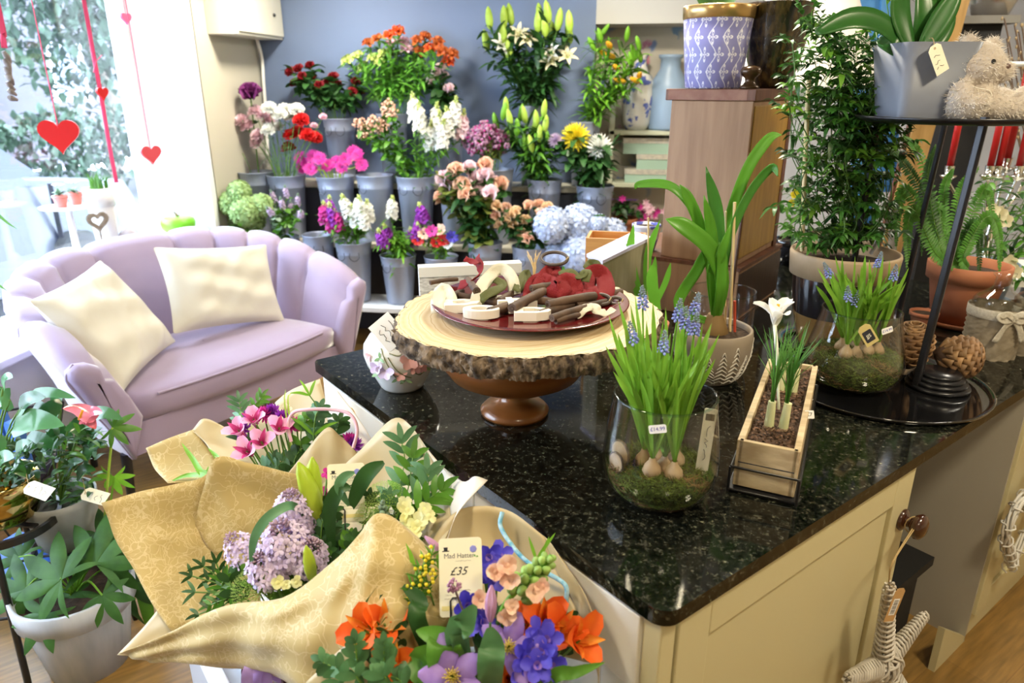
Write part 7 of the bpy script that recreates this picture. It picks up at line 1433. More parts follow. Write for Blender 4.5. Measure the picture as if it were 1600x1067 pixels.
paper('under_flap', [[(247, 952, 1.475), (268, 975, 1.46), (300, 985, 1.45)], [(215, 990, 1.46), (240, 1000, 1.45), (280, 1010, 1.43)], [(183, 1023, 1.44), (215, 1028, 1.435), (260, 1034, 1.42)]], w2, krp, seed=9)
paper('front_sheet', [[(184, 1022, 1.425), (268, 986, 1.385), (350, 946, 1.335), (440, 935, 1.27), (520, 878, 1.25), (560, 836, 1.25), (590, 801, 1.26), (632, 820, 1.27), (672, 860, 1.28)],
    [(205, 1027, 1.425), (285, 1003, 1.375), (362, 978, 1.32), (428, 968, 1.24), (515, 930, 1.215), (565, 880, 1.21), (600, 862, 1.215), (645, 868, 1.23), (690, 888, 1.25)],
    [(230, 1032, 1.425), (300, 1020, 1.375), (372, 1010, 1.325), (425, 1008, 1.235), (500, 990, 1.195), (560, 950, 1.185), (610, 920, 1.19), (655, 920, 1.21), (700, 920, 1.24)],
    [(250, 1036, 1.43), (325, 1037, 1.385), (395, 1040, 1.345), (445, 1045, 1.24), (500, 1070, 1.19), (560, 1050, 1.17), (620, 1000, 1.17), (665, 980, 1.19), (710, 960, 1.23)],
    [(330, 1038, 1.43), (380, 1045, 1.40), (425, 1055, 1.36), (475, 1090, 1.25), (520, 1130, 1.19), (580, 1130, 1.17), (640, 1080, 1.17), (680, 1050, 1.19), (715, 1010, 1.23)]], w2, seed=10, cr_=.0025)
paper('right_sheet', [[(500, 760, 1.63), (560, 706, 1.63), (612, 655, 1.62), (640, 664, 1.585), (660, 690, 1.55)], [(520, 810, 1.60), (590, 770, 1.6), (650, 735, 1.58), (675, 740, 1.53), (692, 752, 1.49)], [(560, 860, 1.52), (620, 835, 1.5), (665, 815, 1.47), (690, 812, 1.43), (705, 812, 1.40)], [(610, 900, 1.42), (645, 885, 1.40), (668, 872, 1.36), (682, 860, 1.32), (692, 850, 1.30)]], w2, krp, seed=11, cr_=.002)
paper('curled_edge', [[(660, 690, 1.55), (668, 702, 1.545), (678, 722, 1.53)], [(692, 752, 1.49), (706, 748, 1.47), (722, 752, 1.44)], [(705, 812, 1.40), (722, 775, 1.40), (742, 744, 1.41)], [(697, 848, 1.31), (716, 800, 1.34), (762, 750, 1.40)]], w2, krw, seed=12, cr_=.0005)
w3 = thing('bouquet_wrap', 'kraft paper wrap around the orange and blue bouquet at the bottom', 'wrapping paper', Q(720, 1060, 1.25))
paper('back_sheet', [[(668, 855, 1.36), (705, 805, 1.37), (750, 790, 1.37), (800, 800, 1.35), (850, 838, 1.31)], [(680, 900, 1.33), (715, 870, 1.35), (765, 860, 1.36), (820, 870, 1.34), (868, 890, 1.29)], [(690, 950, 1.28), (730, 940, 1.3), (780, 930, 1.31), (840, 935, 1.29), (905, 960, 1.23)], [(700, 1010, 1.25), (750, 1010, 1.26), (800, 1010, 1.26), (860, 1020, 1.25), (940, 1040, 1.18)]], w3, krp, seed=13)
paper('side_sheet', [[(850, 838, 1.31), (862, 850, 1.295), (872, 868, 1.28)], [(868, 890, 1.29), (895, 905, 1.25), (915, 930, 1.22)], [(905, 960, 1.23), (925, 975, 1.2), (935, 1000, 1.18)], [(930, 1040, 1.18), (935, 1060, 1.17), (935, 1085, 1.17)]], w3, krp, seed=14)
paper('front_flap', [[(478, 1066, 1.16), (510, 1035, 1.155), (548, 1000, 1.15)], [(500, 1090, 1.15), (540, 1070, 1.145), (580, 1040, 1.14)], [(540, 1130, 1.15), (590, 1110, 1.145), (620, 1080, 1.14)]], w3, krp, seed=15)
# --- flowers: each one a thing with a stem that runs down to the tying point of its bunch
T1, T2, T3 = CM @ V((-.20, 1.02, BZ+.05)), CM @ V((-.36, .58, BZ+.05)), CM @ V((-.17, .24, BZ+.05))
def fs(tp, px, py, d, name, label, bloom, axis=None, group=None, up=.2, m_=None, leaves_=0, lm=None, L=.05, W=.018, rr=.0022):
    tip = Q(px, py, d); o = tp+V((rnd.uniform(-.03, .03), rnd.uniform(-.03, .03), 0)); md = o.lerp(tip, .55)+UP*.04; pts = cr([o, md, tip], 6)
    m = MB(); m.tube(pts, rr, m_ or g_stem, n=5, caps=False)
    for k in range(leaves_): i = rnd.randint(7, 11); leaf(m, pts[i], rdir(.4), L, W, lm or g_mid, .2)
    t = m.build(name, loc=tp); tag(t, label, name.replace('_', ' '), group)
    ax = axis if axis is not None else (tip-md).normalized()-FWD*.3
    b_ = MB(); bloom(b_, along(tip, ax, rnd.uniform(0, 60))); b_.build('bloom', t); return t
CAMD = -ray(600, 900).normalized()
palst = P_('alstro_pink', (.86, .34, .60), (.88, .56, .74), .25); pmag2 = P_('alstro_pink_deep', (.62, .06, .26), None, .25)
for x, y, d, ax, l_ in ((372, 672, 1.74, (-.5, 0, .7), 'leftmost of its spray'), (396, 655, 1.75, (-.1, 0, 1), 'at the top of its spray'), (385, 705, 1.70, (-.3, 0, .2), 'lowest, facing down'), (436, 668, 1.72, (.5, 0, .8), 'right hand trumpet'), (408, 690, 1.71, (.1, 0, .5), 'in the centre')):
    fs(T1, x, y, d, 'alstroemeria', 'pink alstroemeria bloom beside the sofa, '+l_, lambda b_, M: alstro(b_, M @ T(0, 0, -.03), .040, palst, pmag2, 55), V(RGT*ax[0]+UP*ax[2])+CAMD*.7, 'pink alstroemerias')
for x, y, d in ((392, 650, 1.78), (412, 646, 1.79), (440, 652, 1.77), (376, 668, 1.77), (545, 688, 1.74), (455, 662, 1.76), (424, 642, 1.8), (552, 694, 1.73)):
    fs(T1, x, y, d, 'purple_chrysanthemum', 'small purple chrysanthemum in the pink bouquet', lambda b_, M: mum(b_, M, .026, p_purp if rnd.random() < .5 else p_mag, 60, .2), CAMD+UP*.8, 'small purple chrysanthemums')
for x, y, d in ((432, 660, 1.74), (462, 655, 1.77), (446, 640, 1.79)): fs(T1, x, y, d, 'cream_freesia', 'pale cream freesia in the pink bouquet', lambda b_, M: alstro(b_, M @ T(0, 0, -.02), .022, p_cream, None, 50), CAMD+UP, 'cream freesias')
def sprig(tp, pts, name, label, lm, n, L, W, group=None, shape='lance', pair=True, m_=None, r=.0016, ns=1, sd=1):
    P = cr([tp]+[Q(*p) for p in pts], 8); m = MB(); m.tube(P, r, m_ or g_stem, n=4, caps=False); i0 = 8; N = len(P)-1
    for k in range(n):
        q = i0+(N-i0)*k/max(1, n-1); i = min(int(q), N-1); p = P[i].lerp(P[i+1], q-i); d = (P[i+1]-P[i]).normalized(); s_ = d.cross(CAMD).normalized()
        for sg in ((-1, 1) if pair else ((-1) ** k,)):
            leaf(m, p, (s_*sg+d*.9+CAMD*rnd.uniform(-.3, .3)), L*rnd.uniform(.75, 1.1)*(1-.35*k/n), W*(1-.3*k/n), lm, .08, shape, 3, nrm=CAMD+s_*sg*.5, ns=ns)
    leaf(m, P[-1], P[-1]-P[-2], L*.7, W*.7, lm, .05, shape, 3, nrm=CAMD)
    o = m.build(name, loc=tp); return tag(o, label, 'foliage sprig', group)
euc = G('eucalyptus', (.06, .17, .07), (.11, .26, .12), .5, .15, .2)
sprig(T1, [(385, 690, 1.78), (378, 650, 1.80), (374, 628, 1.81)], 'leafy_sprig', 'pointed grey green leaf cluster at the top of the pink bouquet', euc, 6, .05, .018)
sprig(T1, [(392, 690, 1.79), (396, 640, 1.82), (408, 622, 1.83)], 'leafy_sprig', 'second grey green sprig rising above the purple blooms', g_mid, 6, .045, .018)
for x, y in ((480, 655), (500, 640), (470, 700), (530, 660), (520, 690), (440, 720), (460, 720), (500, 670), (425, 720)):
    sprig(T1, [(x-10, y+40, 1.74), (x, y, 1.75)], 'leafy_sprig', 'green leafy sprig in the pink bouquet', rnd.choice([g_mid, euc, g_dark]), 5, .045, .018, 'greenery in the pink bouquet', 'oval')
sprig(T1, [(490, 680, 1.72), (496, 640, 1.72), (484, 618, 1.72)], 'leafy_sprig', 'tall bright bladed leaf beside the pink cord handle', g_bright, 2, .07, .012)
for a_, b_ in (((448, 655), (446, 608)), ((452, 650), (455, 612))): m = MB(); blade(m, [T1, Q(*a_, 1.76), Q(*b_, 1.78)], .007, g_lime, 'grass', CAMD, .2, 5); tag(m.build('thin_reed'), 'thin pale grass blade standing above the pink bouquet', 'grass', 'thin grass blades')
for pts in ([(340, 765, 1.76), (300, 715, 1.80), (284, 692, 1.82)], [(345, 760, 1.75), (300, 742, 1.78), (262, 754, 1.79)], [(360, 740, 1.76), (340, 715, 1.8), (325, 700, 1.82)], [(350, 745, 1.76), (322, 738, 1.78), (305, 735, 1.79)]):
    m = MB(); blade(m, [T1]+[Q(*p) for p in pts], .020, g_bright, 'lance', CAMD, .2, 5, 2); tag(m.build('leafy_branch'), 'long pointed green leaf against the left wrap of the pink bouquet', 'foliage', 'long leaves of the pink bouquet')
# bouquet 2
lilp = P_('lilac_floret', (.62, .50, .76), (.80, .68, .84), .25); lilt = P_('lilac_bud', (.42, .26, .42), (.55, .42, .5))
for x, y, d, L_, s_, ax, l_ in ((462, 800, 1.43, .10, .036, (.0, .9), 'tall upper'), (400, 862, 1.43, .10, .033, (-.5, .9), 'left'), (452, 858, 1.39, .12, .045, (-.05, .8), 'large central'), (430, 880, 1.38, .08, .040, (-.2, .5), 'low'), (478, 868, 1.38, .09, .036, (.3, .8), 'right hand'), (470, 815, 1.45, .10, .030, (.3, 1), 'small back')):
    fs(T2, x, y+22, d, 'lilac', l_+' lilac flower head in the large bouquet', lambda b_, M: panicle(b_, M, L_, s_, lilp, lilt, 150 if s_ > .035 else 110, .115), RGT*ax[0]+UP*ax[1]+CAMD*.35)
lb = G('big_lily_bud', (.42, .56, .03), (.56, .70, .08), .35, .25, .1, 8)
for x0, y0, x1, y1, d, l_ in ((498, 812, 466, 722, 1.42, 'left one of the tall pair'), (494, 800, 488, 714, 1.44, 'right one of the tall pair'), (488, 908, 478, 852, 1.33, 'low one above the front wrap')):
    a, b_ = Q(x0, y0, d), Q(x1, y1, d-.02); m = MB(); m.tube(cr([T2, T2.lerp(a, .6)+UP*.03, a], 6), .004, g_bright, n=7); t = m.build('lily_bud', loc=T2); tag(t, 'large lime green lily bud in the lilac bouquet, '+l_, 'lily bud')
    k = MB(); lilybud(k, along(a, b_-a, 20), (b_-a).length, lb, .15); k.build('bud', t)
def bl(tp, pts, W_, m_, label, shape='strap', ns=2, name='leafy_branch'): m = MB(); blade(m, [tp]+[Q(*p) for p in pts], W_, m_, shape, CAMD, .25, 6, ns); return tag(m.build(name), label, 'foliage')
bl(Q(480, 810, 1.42), [(455, 790, 1.36), (420, 808, 1.34), (398, 840, 1.335), (392, 882, 1.335)], .020, euc, 'long blue green leaf arching over the lilac', 'oval')
bl(Q(545, 800, 1.44), [(570, 745, 1.42), (600, 722, 1.42)], .034, g_dark, 'broad dark green leaf right of the price card', 'oval')
bl(Q(520, 860, 1.42), [(515, 800, 1.395), (530, 765, 1.385), (548, 762, 1.385)], .030, g_dark, 'dark curved leaf in front of the price card', 'oval')
bl(Q(545, 790, 1.40), [(530, 762, 1.385), (538, 745, 1.385), (554, 738, 1.39)], .020, euc, 'small grey green leaf lying on the price card', 'oval')
for pts, l_ in (([(600, 850, 1.46), (622, 770, 1.50), (632, 720, 1.53), (628, 692, 1.54)], 'tall grey green ruscus sprig against the right wrap'), ([(620, 850, 1.45), (650, 790, 1.46), (668, 760, 1.46), (668, 740, 1.47)], 'pale eucalyptus sprig at the right wrap'), ([(620, 850, 1.44), (660, 790, 1.44), (688, 766, 1.44)], 'low green sprig pointing to the right curl'), ([(610, 850, 1.45), (636, 770, 1.5), (645, 715, 1.52)], 'inner green sprig against the right wrap')):
    sprig(T2, pts, 'leafy_sprig', l_, euc if 'grey' in l_ or 'pale' in l_ else g_mid, 6, .070, .027)
for x, y, d in ((300, 900, 1.43), (318, 885, 1.44), (338, 880, 1.45), (305, 925, 1.42), (330, 945, 1.40), (350, 905, 1.42), (365, 890, 1.43), (310, 960, 1.40)):
    sprig(T2, [(385, 935, 1.42), (350, (y+930)/2, d), (x, y, d)], 'leafy_sprig', 'slim leafed green sprig at the left of the lilac bouquet', rnd.choice([g_mid, g_dark, euc]), 5, .042, .013, 'slim sprigs left of the lilac')
gumb = G('green_umbel', (.28, .48, .06), (.50, .66, .20), .6, .3, .2)
for x, y, d, s_, l_ in ((400, 915, 1.36, .048, 'green lacy umbel low at the front wrap'), (598, 785, 1.45, .052, 'green lacy umbel right of the price card'), (425, 905, 1.37, .03, 'small pale umbel right of the low one'), (580, 800, 1.44, .035, 'small green umbel below the larger one')):
    fs(T2, x, y, d, 'green_umbel', l_, lambda b_, M: umbel(b_, M, s_, gumb, 260), UP*.7+CAMD*.6-RGT*.2)
psy = P_('snapdragon_yellow', (.82, .80, .34), (.86, .85, .52), .3)
for x, y, d, s_ in ((628, 790, 1.42, .024), (640, 800, 1.41, .026), (655, 820, 1.38, .030), (632, 815, 1.40, .022), (668, 808, 1.39, .022), (660, 798, 1.40, .022), (648, 830, 1.37, .026), (432, 912, 1.33, .020), (462, 912, 1.32, .018), (450, 915, 1.325, .014), (424, 903, 1.34, .012)):
    fs(T2, x, y, d, 'snapdragon_bloom' if x > 500 else 'freesia_bud', 'pale yellow snapdragon bloom right of the card' if x > 500 else 'cream freesia bud at the edge of the front wrap', lambda b_, M: (b_.ball((s_*.45, s_*.45, s_*.6), psy, M, 10, 7), b_.ring(M @ T(0, 0, s_*.3), 4, s_*.75, s_*.7, 45, 60, .2, psy, 'wide', 4, 2, jit=.25)), CAMD+RGT*rnd.uniform(-.5, .5)+UP*.3, 'pale yellow snapdragons' if x > 500 else 'cream freesia buds')
fs(T2, 600, 815, 1.42, 'snapdragon_spike', 'pale green snapdragon tip beside the umbel', lambda b_, M: [b_.ball((.008*(1-.5*k/14),)*3, g_sage, M @ T(.012*(1-k/14)*math.cos(k*2.4), .012*(1-k/14)*math.sin(k*2.4), .004*k), 7, 5) for k in range(14)], UP+CAMD*.2)
for x, y in ((508, 770), (512, 740), (505, 790), (508, 812), (503, 828)): fs(T2, x, y, 1.48, 'purple_floret', 'small purple floret left of the price card', lambda b_, M: delph(b_, M, .014, p_mag), CAMD, 'small purple florets')
for k in range(26):
    x, y, d = rnd.uniform(500, 640), rnd.uniform(775, 870), rnd.uniform(1.40, 1.47)
    sprig(T2, [(x-8, y+40, d), (x, y, d)], 'leafy_sprig', 'dark green leafy sprig in the middle of the lilac bouquet', rnd.choice([g_dark, g_dark, g_mid, euc]), 5, .034, .015, 'dark greenery of the lilac bouquet', 'oval')
for x, y in ((485, 900), (495, 885), (500, 870), (400, 885), (370, 900), (430, 850), (470, 900), (440, 905), (415, 890)): sprig(T2, [(x, y+30, 1.38), (x, y, 1.38)], 'leafy_sprig', 'green leafy sprig under the lilac heads', rnd.choice([g_mid, g_dark]), 4, .035, .018, 'greenery under the lilac', 'oval')
# bouquet 3
pao = P_('alstro_orange', (.82, .16, .01), (.74, .09, .01), .25); paoi = mat('alstro_orange_streaked', (.82, .34, .03), .5, c2=(.80, .12, .01), scale=60, trans=.25)
for x, y, d, s_, ax, l_ in ((570, 985, 1.16, .042, (-.6, .3), 'large left bloom'), (600, 975, 1.17, .040, (.4, .8), 'beside the large left bloom'), (612, 1040, 1.13, .040, (0, .2), 'at the bottom left'), (850, 970, 1.17, .042, (.0, .7), 'right of the snapdragon'), (905, 1000, 1.14, .044, (.6, .2), 'at the right end'), (875, 985, 1.15, .040, (.3, .5), 'in the right hand group'), (820, 975, 1.18, .036, (-.4, .4), 'behind the purple clematis'), (640, 1060, 1.12, .036, (.3, .1), 'at the bottom edge'), (800, 1062, 1.12, .034, (.1, .0), 'under the clematis')):
    fs(T3, x, y, d, 'orange_alstroemeria', 'orange alstroemeria, '+l_, lambda b_, M: alstro(b_, M @ T(0, 0, -.035), s_*1.15, pao, paoi, 62), RGT*ax[0]+UP*ax[1]+CAMD*.8)
pdb = P_('delphinium_blue', (.045, .035, .52), (.12, .09, .66), .2)
for x, y, d in ((765, 868, 1.24), (775, 885, 1.23), (756, 890, 1.24), (768, 902, 1.23), (780, 870, 1.25), (745, 952, 1.17), (735, 965, 1.17), (755, 975, 1.16), (728, 945, 1.18), (830, 1010, 1.11), (848, 1020, 1.10), (838, 1040, 1.09), (820, 1030, 1.1), (855, 1000, 1.11), (842, 990, 1.12), (815, 1055, 1.1), (858, 1040, 1.1)):
    fs(T3, x, y, d, 'delphinium_floret', 'deep blue delphinium floret in the orange bouquet', lambda b_, M: delph(b_, M, .028, pdb, p_violet), CAMD+RGT*rnd.uniform(-.6, .6)+UP*rnd.uniform(-.3, .6), 'blue delphinium florets')
pcl = P_('clematis_purple', (.30, .17, .62), (.45, .30, .74), .3)
for x, y, d, s_, l_ in ((795, 1010, 1.10, .055, 'purple clematis with yellow centre right of the middle'), (706, 1056, 1.07, .058, 'purple clematis with yellow centre at the bottom edge')): fs(T3, x, y, d, 'clematis', l_, lambda b_, M: clematis(b_, M @ T(0, 0, -.02), s_, pcl), CAMD+UP*.25-RGT*.1)
pcb = P_('clematis_bud', (.58, .30, .50), (.66, .42, .62), .3)
for x0, y0, x1, y1, d, r_, l_ in ((766, 972, 768, 915, 1.10, .013, 'large lilac pink clematis bud right of the £35 card'), (698, 868, 664, 838, 1.22, .008, 'small pink bud pointing out above the card')):
    a, b_ = Q(x0, y0, d), Q(x1, y1, d); m = MB(); m.tube(cr([T3, T3.lerp(a, .6), a], 6), .0022, g_stem, n=6); t = m.build('clematis_bud', loc=T3); tag(t, l_, 'flower bud'); L_ = (b_-a).length; k = MB(); k.ring(along(a, b_-a, 0), 6, L_*1.05, r_*1.5, 24, -52, .4, pcb, 'oval', 7, 2); k.ring(along(a, b_-a, 30), 4, L_*.9, r_*1.4, 16, -34, .4, pcb, 'oval', 7, 2); k.build('bud', t)
psp = P_('snapdragon_peach', (.84, .48, .36), (.86, .66, .48), .3); a, b_ = Q(782, 958, 1.15), Q(862, 868, 1.16); ax = b_-a; L_ = ax.length
m = MB(); m.tube(cr([T3, T3.lerp(a, .6), a, a.lerp(b_, .6), b_], 6), .0045, g_bright, n=7); t = m.build('snapdragon', loc=T3); tag(t, 'peach snapdragon stalk with green buds leaning right', 'snapdragon'); m = MB()
for k in range(26):
    q = .35+.65*k/26; r_ = .018*(1-.55*max(0, q-.5)*2); F = along(a.lerp(b_, q), ax) @ RZ(k*137.5) @ T(0, r_, 0) @ RX(-50); m.ball((.009*(1.25-q*.6), .009*(1.25-q*.6), .012*(1.2-q*.6)), G('snap_bud_green', (.26, .44, .09), (.36, .54, .15), .5, .2, .15), F, 8, 6)
m.build('buds', t); m = MB()
for x, y, s_ in ((790, 885, .030), (800, 905, .024), (772, 895, .026), (835, 925, .026), (850, 915, .022), (802, 950, .022), (790, 962, .024), (755, 935, .026)):
    F = along(Q(x, y, 1.13), CAMD+RGT*rnd.uniform(-.6, .6)+UP*rnd.uniform(-.2, .5)); m.ball((s_*.42, s_*.36, s_*.5), psp, F, 9, 6); m.ring(F @ T(0, 0, s_*.2), 4, s_*.75, s_*.8, 34, 50, .25, psp, 'wide', 4, 2, jit=.3, ruf=.05)
m.build('blooms', t)
for pts, W_, m_, l_, sh_ in (([(700, 1040, 1.10), (690, 1000, 1.10), (650, 985, 1.11)], .075, g_mid, 'broad green leaf left of the middle', 'heart'), ([(690, 1050, 1.10), (660, 1040, 1.11), (640, 1030, 1.12)], .06, g_mid, 'broad leaf lower left', 'oval'),
    ([(765, 1060, 1.09), (768, 1010, 1.08), (765, 980, 1.08)], .042, g_blue, 'pointed blue green leaf under the bud', 'oval'), ([(716, 1010, 1.10), (725, 975, 1.08), (742, 945, 1.075)], .038, g_blue, 'blue green leaf in front of the card foot', 'oval'), ([(720, 1020, 1.10), (712, 990, 1.09), (704, 965, 1.09)], .022, g_blue, 'slim leaf left of the card foot', 'oval'),
    ([(850, 1070, 1.10), (900, 1050, 1.10), (945, 1035, 1.10)], .03, g_mid, 'leaf pointing right at the bottom edge', 'lance'), ([(660, 990, 1.17), (655, 940, 1.18), (630, 915, 1.19)], .03, g_dark, 'dark leaf above the left orange bloom', 'oval'), ([(600, 960, 1.2), (592, 935, 1.2), (578, 930, 1.2)], .03, g_dark, 'small dark leaf by the wrap', 'oval'),
    ([(655, 960, 1.22), (645, 880, 1.22), (634, 848, 1.22)], .014, g_bright, 'tall narrow bright leaf left of the card', 'lance'), ([(715, 930, 1.26), (700, 850, 1.26), (690, 815, 1.26)][:0] or [(690, 900, 1.25), (694, 870, 1.25), (700, 850, 1.25)], .012, g_bright, 'narrow leaf behind the card', 'lance')):
    bl(T3, pts, W_, m_, l_, sh_)
for pts, l_ in (([(580, 1080, 1.12), (560, 1040, 1.12), (555, 1005, 1.12)], 'blue green sprig at the bottom left'), ([(620, 1080, 1.11), (602, 1040, 1.11), (600, 1010, 1.11)], 'blue green sprig beside the bottom left one'), ([(560, 1090, 1.12), (530, 1050, 1.13), (505, 1035, 1.14)], 'blue green sprig reaching over the wrap edge'), ([(650, 1090, 1.10), (620, 1060, 1.1), (590, 1055, 1.1)], 'small leafed sprig at the bottom edge')): sprig(T3, pts, 'leafy_sprig', l_, g_blue, 7, .036, .017, None, 'oval')
for k in range(26):
    x, y, d = rnd.uniform(560, 900), rnd.uniform(955, 1075), rnd.uniform(1.17, 1.24)
    sprig(T3, [(x, y+30, d), (x, y, d)], 'leafy_sprig', 'green leafy sprig among the orange and blue flowers', rnd.choice([g_dark, g_mid, g_blue]), 5, .04, .018, 'greenery of the orange bouquet', 'oval')
for x, y in ((655, 900), (668, 882), (660, 915), (645, 925), (674, 868)):
    sprig(T3, [(x-4, y+50, 1.2), (x, y, 1.2)], 'mimosa_sprig', 'yellow mimosa sprig with tiny buds left of the card', g_mid, 6, .03, .006, 'yellow mimosa sprigs')
    m = MB(); [m.ball(.0036, p_yel, T(Q(x+rnd.uniform(-10, 10), y+rnd.uniform(-14, 30), 1.19)), 6, 4) for k in range(8)]; m.build('buds', [o for o in COL.objects if o.name.startswith('mimosa_sprig')][-1])
fs(T3, 709, 916, 1.12, 'allium_bud', 'small dusky purple allium bud in front of the card', lambda b_, M: cluster(b_, M, .012, p_mauve, 40, .22), CAMD+UP, rr=.002, m_=mat('dusky_stem', (.22, .16, .16), .6))
for a_, b_ in (((838, 875), (826, 838)), ((842, 878), (858, 838)), ((840, 870), (868, 832))): m = MB(); blade(m, [Q(a_[0], a_[1], 1.2), Q((a_[0]+b_[0])/2, (a_[1]+b_[1])/2, 1.2), Q(*b_, 1.2)], .008, g_bright, 'lance', CAMD, .2, 4); m.tube([T3, Q(a_[0], a_[1], 1.2)], .001, g_stem, n=3); tag(m.build('leafy_twig'), 'thin green leaf blade above the snapdragon buds', 'foliage', 'thin blades above the snapdragon')
# --- price cards
inkg = mat('ink_grey', (.16, .16, .17), .6); fgreen = mat('print_green', (.12, .35, .06), .6); fblue = mat('print_blue_flower', (.25, .27, .72), .6); gold_s = mat('print_yellow', (.80, .70, .30), .6)
def card(cx_, cy_, d, w_, h_, rot, price, label, foot):
    p = Q(cx_, cy_, d); M = face(p, UP*math.cos(rot)+RGT*math.sin(rot)+FWD*.12, CAMD*.75-FWD*.25); t = thing('price_card', label, 'price card', p)
    MB().prism(rrect(w_, h_, .006), .0008, mat('card_ivory', (.86, .83, .66), .5), M).build('card', t); Z = .0010; M2 = M @ T(0, 0, Z)
    text('shop_name', 'Mad Hatter', M2 @ T(-w_*.03, h_*.27, 0), w_*.155, inkg, t, sx=.98); m = MB()
    m.prism([(-.42*w_, h_*.33), (-.26*w_, h_*.33), (-.26*w_, h_*.34), (-.30*w_, h_*.345), (-.29*w_, h_*.385), (-.39*w_, h_*.385), (-.38*w_, h_*.345), (-.42*w_, h_*.34)], .0002, ink, M2)
    for k in range(7): a = k*.9; m.ball((w_*.045, w_*.045, .0002), fblue, M2 @ T(w_*.30+w_*.04*math.cos(a), h_*.35+w_*.04*math.sin(a), 0), 8, 4)
    m.prism([(w_*.30, h_*.26), (w_*.36, h_*.25), (w_*.34, h_*.28)], .0003, fgreen, M2); m.prism([(w_*.37, h_*.24), (w_*.42, h_*.25), (w_*.38, h_*.27)], .0003, fgreen, M2); scribble(m, M2 @ T(w_*.05, h_*.205, 0), w_*.5, h_*.02, 1, inkg, .0002, 3); m.build('logo_print', t)
    text('price', price, M2 @ T(-w_*.06, h_*.07, 0), w_*.26, ink, t, shear=.35)
    m = MB(); scribble(m, M2 @ T(w_*.05, -h_*.17, 0), w_*.6, h_*.035, 1, inkg, .0003, 4); scribble(m, M2 @ T(0, -h_*.22, 0), w_*.85, h_*.02, 1, inkg, .0002, 5); scribble(m, M2 @ T(0, -h_*.27, 0), w_*.85, h_*.02, 1, inkg, .0002, 6); m.box((-w_*.45, -h_*.42, 0), (w_*.45, -h_*.36, .0001), gold_s, M2); m.build('small_print', t)
    f = M @ V((0, -h_*.5, .002)); m = MB(); u_ = [M @ V((x*w_, y*h_, .002)) for x, y in ((-.25, -.75), (-.25, -.30), (-.20, -.26), (-.08, -.26), (-.04, -.30), (-.04, -.75))]; m.tube(u_, .0016, black, n=6); m.tube([M @ V((-.15*w_, -.72*h_, .002)), foot], .002, black, n=6); m.build('holder_pick', t)
card(541, 770, 1.44, .074, .118, 0, '£40', 'cream price card half hidden by leaves in the lilac bouquet', T2); card(720, 901, 1.20, .073, .128, .02, '£35', 'cream price card reading £35 in the orange bouquet', T3)
# ================================================================ WICKER STAR AND HEART ON THE CABINET KNOBS
wkl = mat('whitewashed_willow', (.42, .38, .33), .75, c2=(.62, .58, .52), scale=30, bump=.3); wkw = mat('white_willow', (.70, .68, .64), .7, bump=.2, bscale=60)
def KV(x, y, off=.05): return Cpl(x, y, -off)
def Cpl(px, py, v):      # point seen at (px,py) on the upright plane parallel to the counter's right face
    q = ray(px, py); s_ = ((CO+CW*v)-C0).dot(CW)/q.dot(CW); return C0+q*s_
star = thing('wicker_star', 'whitewashed wicker star hanging from the dark cabinet knob', 'star ornament', Cpl(1380, 1000, -.06)); rs = random.Random(4)
cN = Cpl(1378, 1040, -.045); tips = [(1390, 912), (1446, 960), (1322, 1062), (1352, 1120), (1440, 1120)]
for x, y in tips:
    tp = Cpl(x, y, -.045); ax = (tp-cN); L_ = ax.length; d = ax.normalized(); s1 = d.cross(CW).normalized(); m = MB()
    for k in range(5): a = k*1.26; o_ = s1*math.cos(a)+CW*math.sin(a)*.7; m.tube([cN+o_*.022, tp+o_*.010], .0035, wkl, n=5)
    turns = 15; pts = []
    for k in range(turns*8+1): q = k/(turns*8); a = q*turns*6.283; r_ = .030*(1-q)+.014*q; pts.append(cN.lerp(tp, .12+.86*q)+(s1*math.cos(a)+CW*math.sin(a)*.75)*r_+d*rs.uniform(-.001, .001))
    m.tube(pts, .0034, wkl, n=5); m.build('point', star)
m = MB()
for k in range(22):
    a = rs.uniform(0, 6.28); b_ = a+rs.uniform(1.8, 3.2); X = CU; p0 = cN+(X*math.cos(a)+UP*math.sin(a))*.062; p1 = cN+(X*math.cos(b_)+UP*math.sin(b_))*.062; m.tube(cr([p0, (p0+p1)/2-CW*rs.uniform(.022, .034), p1], 5), .0032, wkl, n=5)
m.build('centre_weave', star)
kz = CM @ V((.862, -.022, .722)); m = MB(); tp = Cpl(1388, 912, -.045); m.tube(cr([kz+UP*.026-CU*.004, kz+CU*.012+UP*.01, tp+UP*.06+CU*.004, tp+UP*.005], 6), .0014, twine, n=5); m.tube(cr([kz+UP*.026, kz-CU*.012+UP*.008, tp+UP*.06-CU*.003, tp+UP*.005], 6), .0014, twine, n=5)
m.tube([kz+V((.024*math.cos(a), 0, .024*math.sin(a)))+CW*.002 for a in [k*.524 for k in range(13)]], .0016, twine, n=4); m.build('hanging_twine', star)
p = Cpl(1398, 945, -.075); M = face(p, UP+CU*.22, -CW-FWD*.3-CU*.2); m = MB(); m.prism(lug(.030, .085), .0006, mat('kraft_tag', (.55, .33, .14), .7), M); m.box((-.009, -.026, .0006), (.009, .016, .0008), paperwhite, M)
for k in range(11): m.box((-.006, -.022+k*.0032, .0008), (.006, -.022+k*.0032+(.0016 if k % 3 else .0009), .001), ink, M)
m.tube([M @ V((0, .036, .001)), tp], .0008, twine, n=4); m.build('price_tag', star)
hrt = thing('wicker_heart_wreath', 'white willow heart wreath hanging on the far cabinet door', 'wreath', Cpl(1600, 840, .0)); cH = Cpl(1592, 812, -.012)
ho = heart_out(.158, 60); P = [cH+CU*x*1.0+UP*(y*1.06) for x, y in ho]; m = MB()
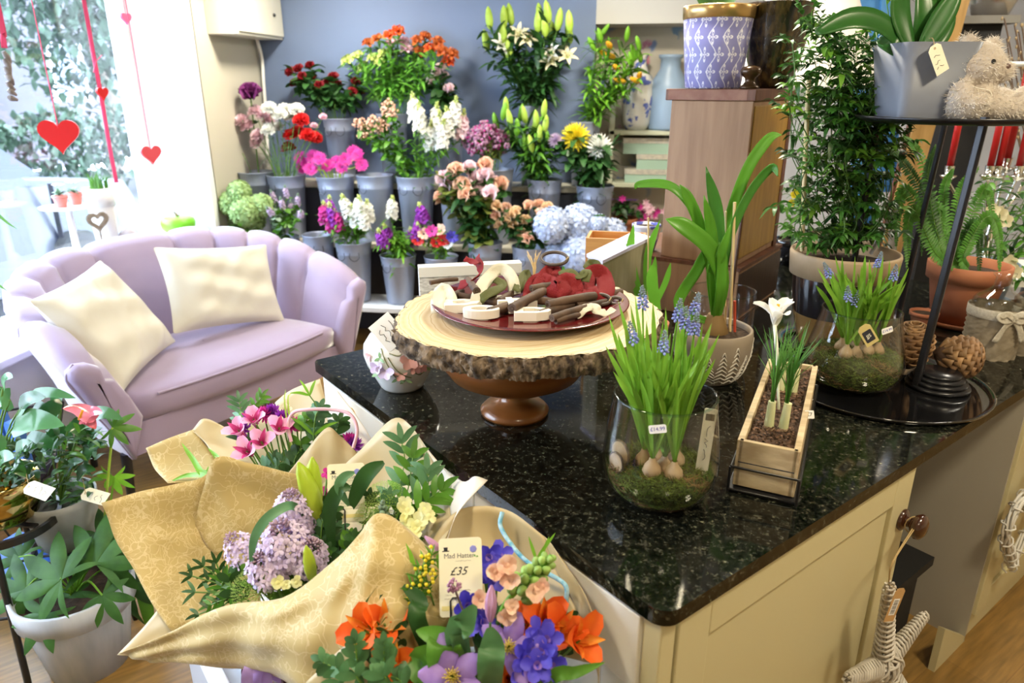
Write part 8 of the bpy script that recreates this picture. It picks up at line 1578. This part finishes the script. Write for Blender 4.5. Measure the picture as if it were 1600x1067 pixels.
for k in range(9): a = k*.7; m.tube([p+CU*.010*math.cos(a+i*.25)+UP*.010*math.sin(a+i*.25)-CW*(.012+.009*math.sin(a*2+i*.3)) for i, p in enumerate(P+[P[0]])], .0042, wkw, n=5)
for i in range(0, 60, 3):
    p = P[i]; d = (P[(i+1) % 60]-P[i-1]).normalized(); n_ = d.cross(CW).normalized(); m.tube([p-CW*.012+(n_*math.cos(a)-CW*math.sin(a))*.020+d*.018*q/8 for q, a in enumerate([k*.785 for k in range(9)])], .003, wkw, n=5)
m.build('wreath', hrt); smoothbox(MB().box((1.94, -.002, .46), (2.06, .012, .62), mat('kraft_board', (.30, .14, .03), .7), CM).build('kraft_panel', hrt), .002)
MB().tube([cH+UP*.10-CW*.012, cH+UP*.20+CW*.0], .0015, twine, n=4).build('string', hrt)
# ================================================================ LABELS: look-alikes are told apart by their order from the left
def proj_x(o):
    pts = []
    st = [o]
    while st:
        q = st.pop(); st += list(q.children)
        if q.type == 'MESH' and (q.name.startswith('bloom') or q.name.startswith('petal') or q is o and not o.children or q.name.startswith('bulb') or q.name.startswith('bud')):
            off = PARLOC(q); c = V((0, 0, 0)); vs = q.data.vertices
            for k in range(0, len(vs), max(1, len(vs)//30)): c = c+vs[k].co
            pts.append(c/len(range(0, len(vs), max(1, len(vs)//30)))+off)
    if not pts: return o.location.x
    p = sum(pts, V((0, 0, 0)))/len(pts)-C0; f = FWD*cp_-UP*sp_; return p.dot(RGT)/max(.01, p.dot(f))
ORD = ['', 'second', 'third', 'fourth', 'fifth', 'sixth', 'seventh', 'eighth', 'ninth', 'tenth', 'eleventh', 'twelfth', 'thirteenth', 'fourteenth', 'fifteenth', 'sixteenth', 'seventeenth']
same = {}
for o in COL.objects:
    if o.parent is None and 'label' in o.keys() and 'category' in o.keys(): same.setdefault(o['label'], []).append(o)
for lab, os_ in same.items():
    if len(os_) < 2 or len(os_) > 18 or any(w_ in lab for w_ in ('sprig', 'leafy', 'greenery', 'wax', 'blade')): continue
    os_.sort(key=proj_x); n = len(os_)
    for i, o in enumerate(os_):
        if i == 0: o['label'] = lab+(', the left one' if n == 2 else ', leftmost')
        elif i == n-1: o['label'] = lab+(', the right one' if n == 2 else ', rightmost')
        else: o['label'] = lab+', '+ORD[i]+' from the left'
        assert len(o['label'].split()) <= 16, o['label']
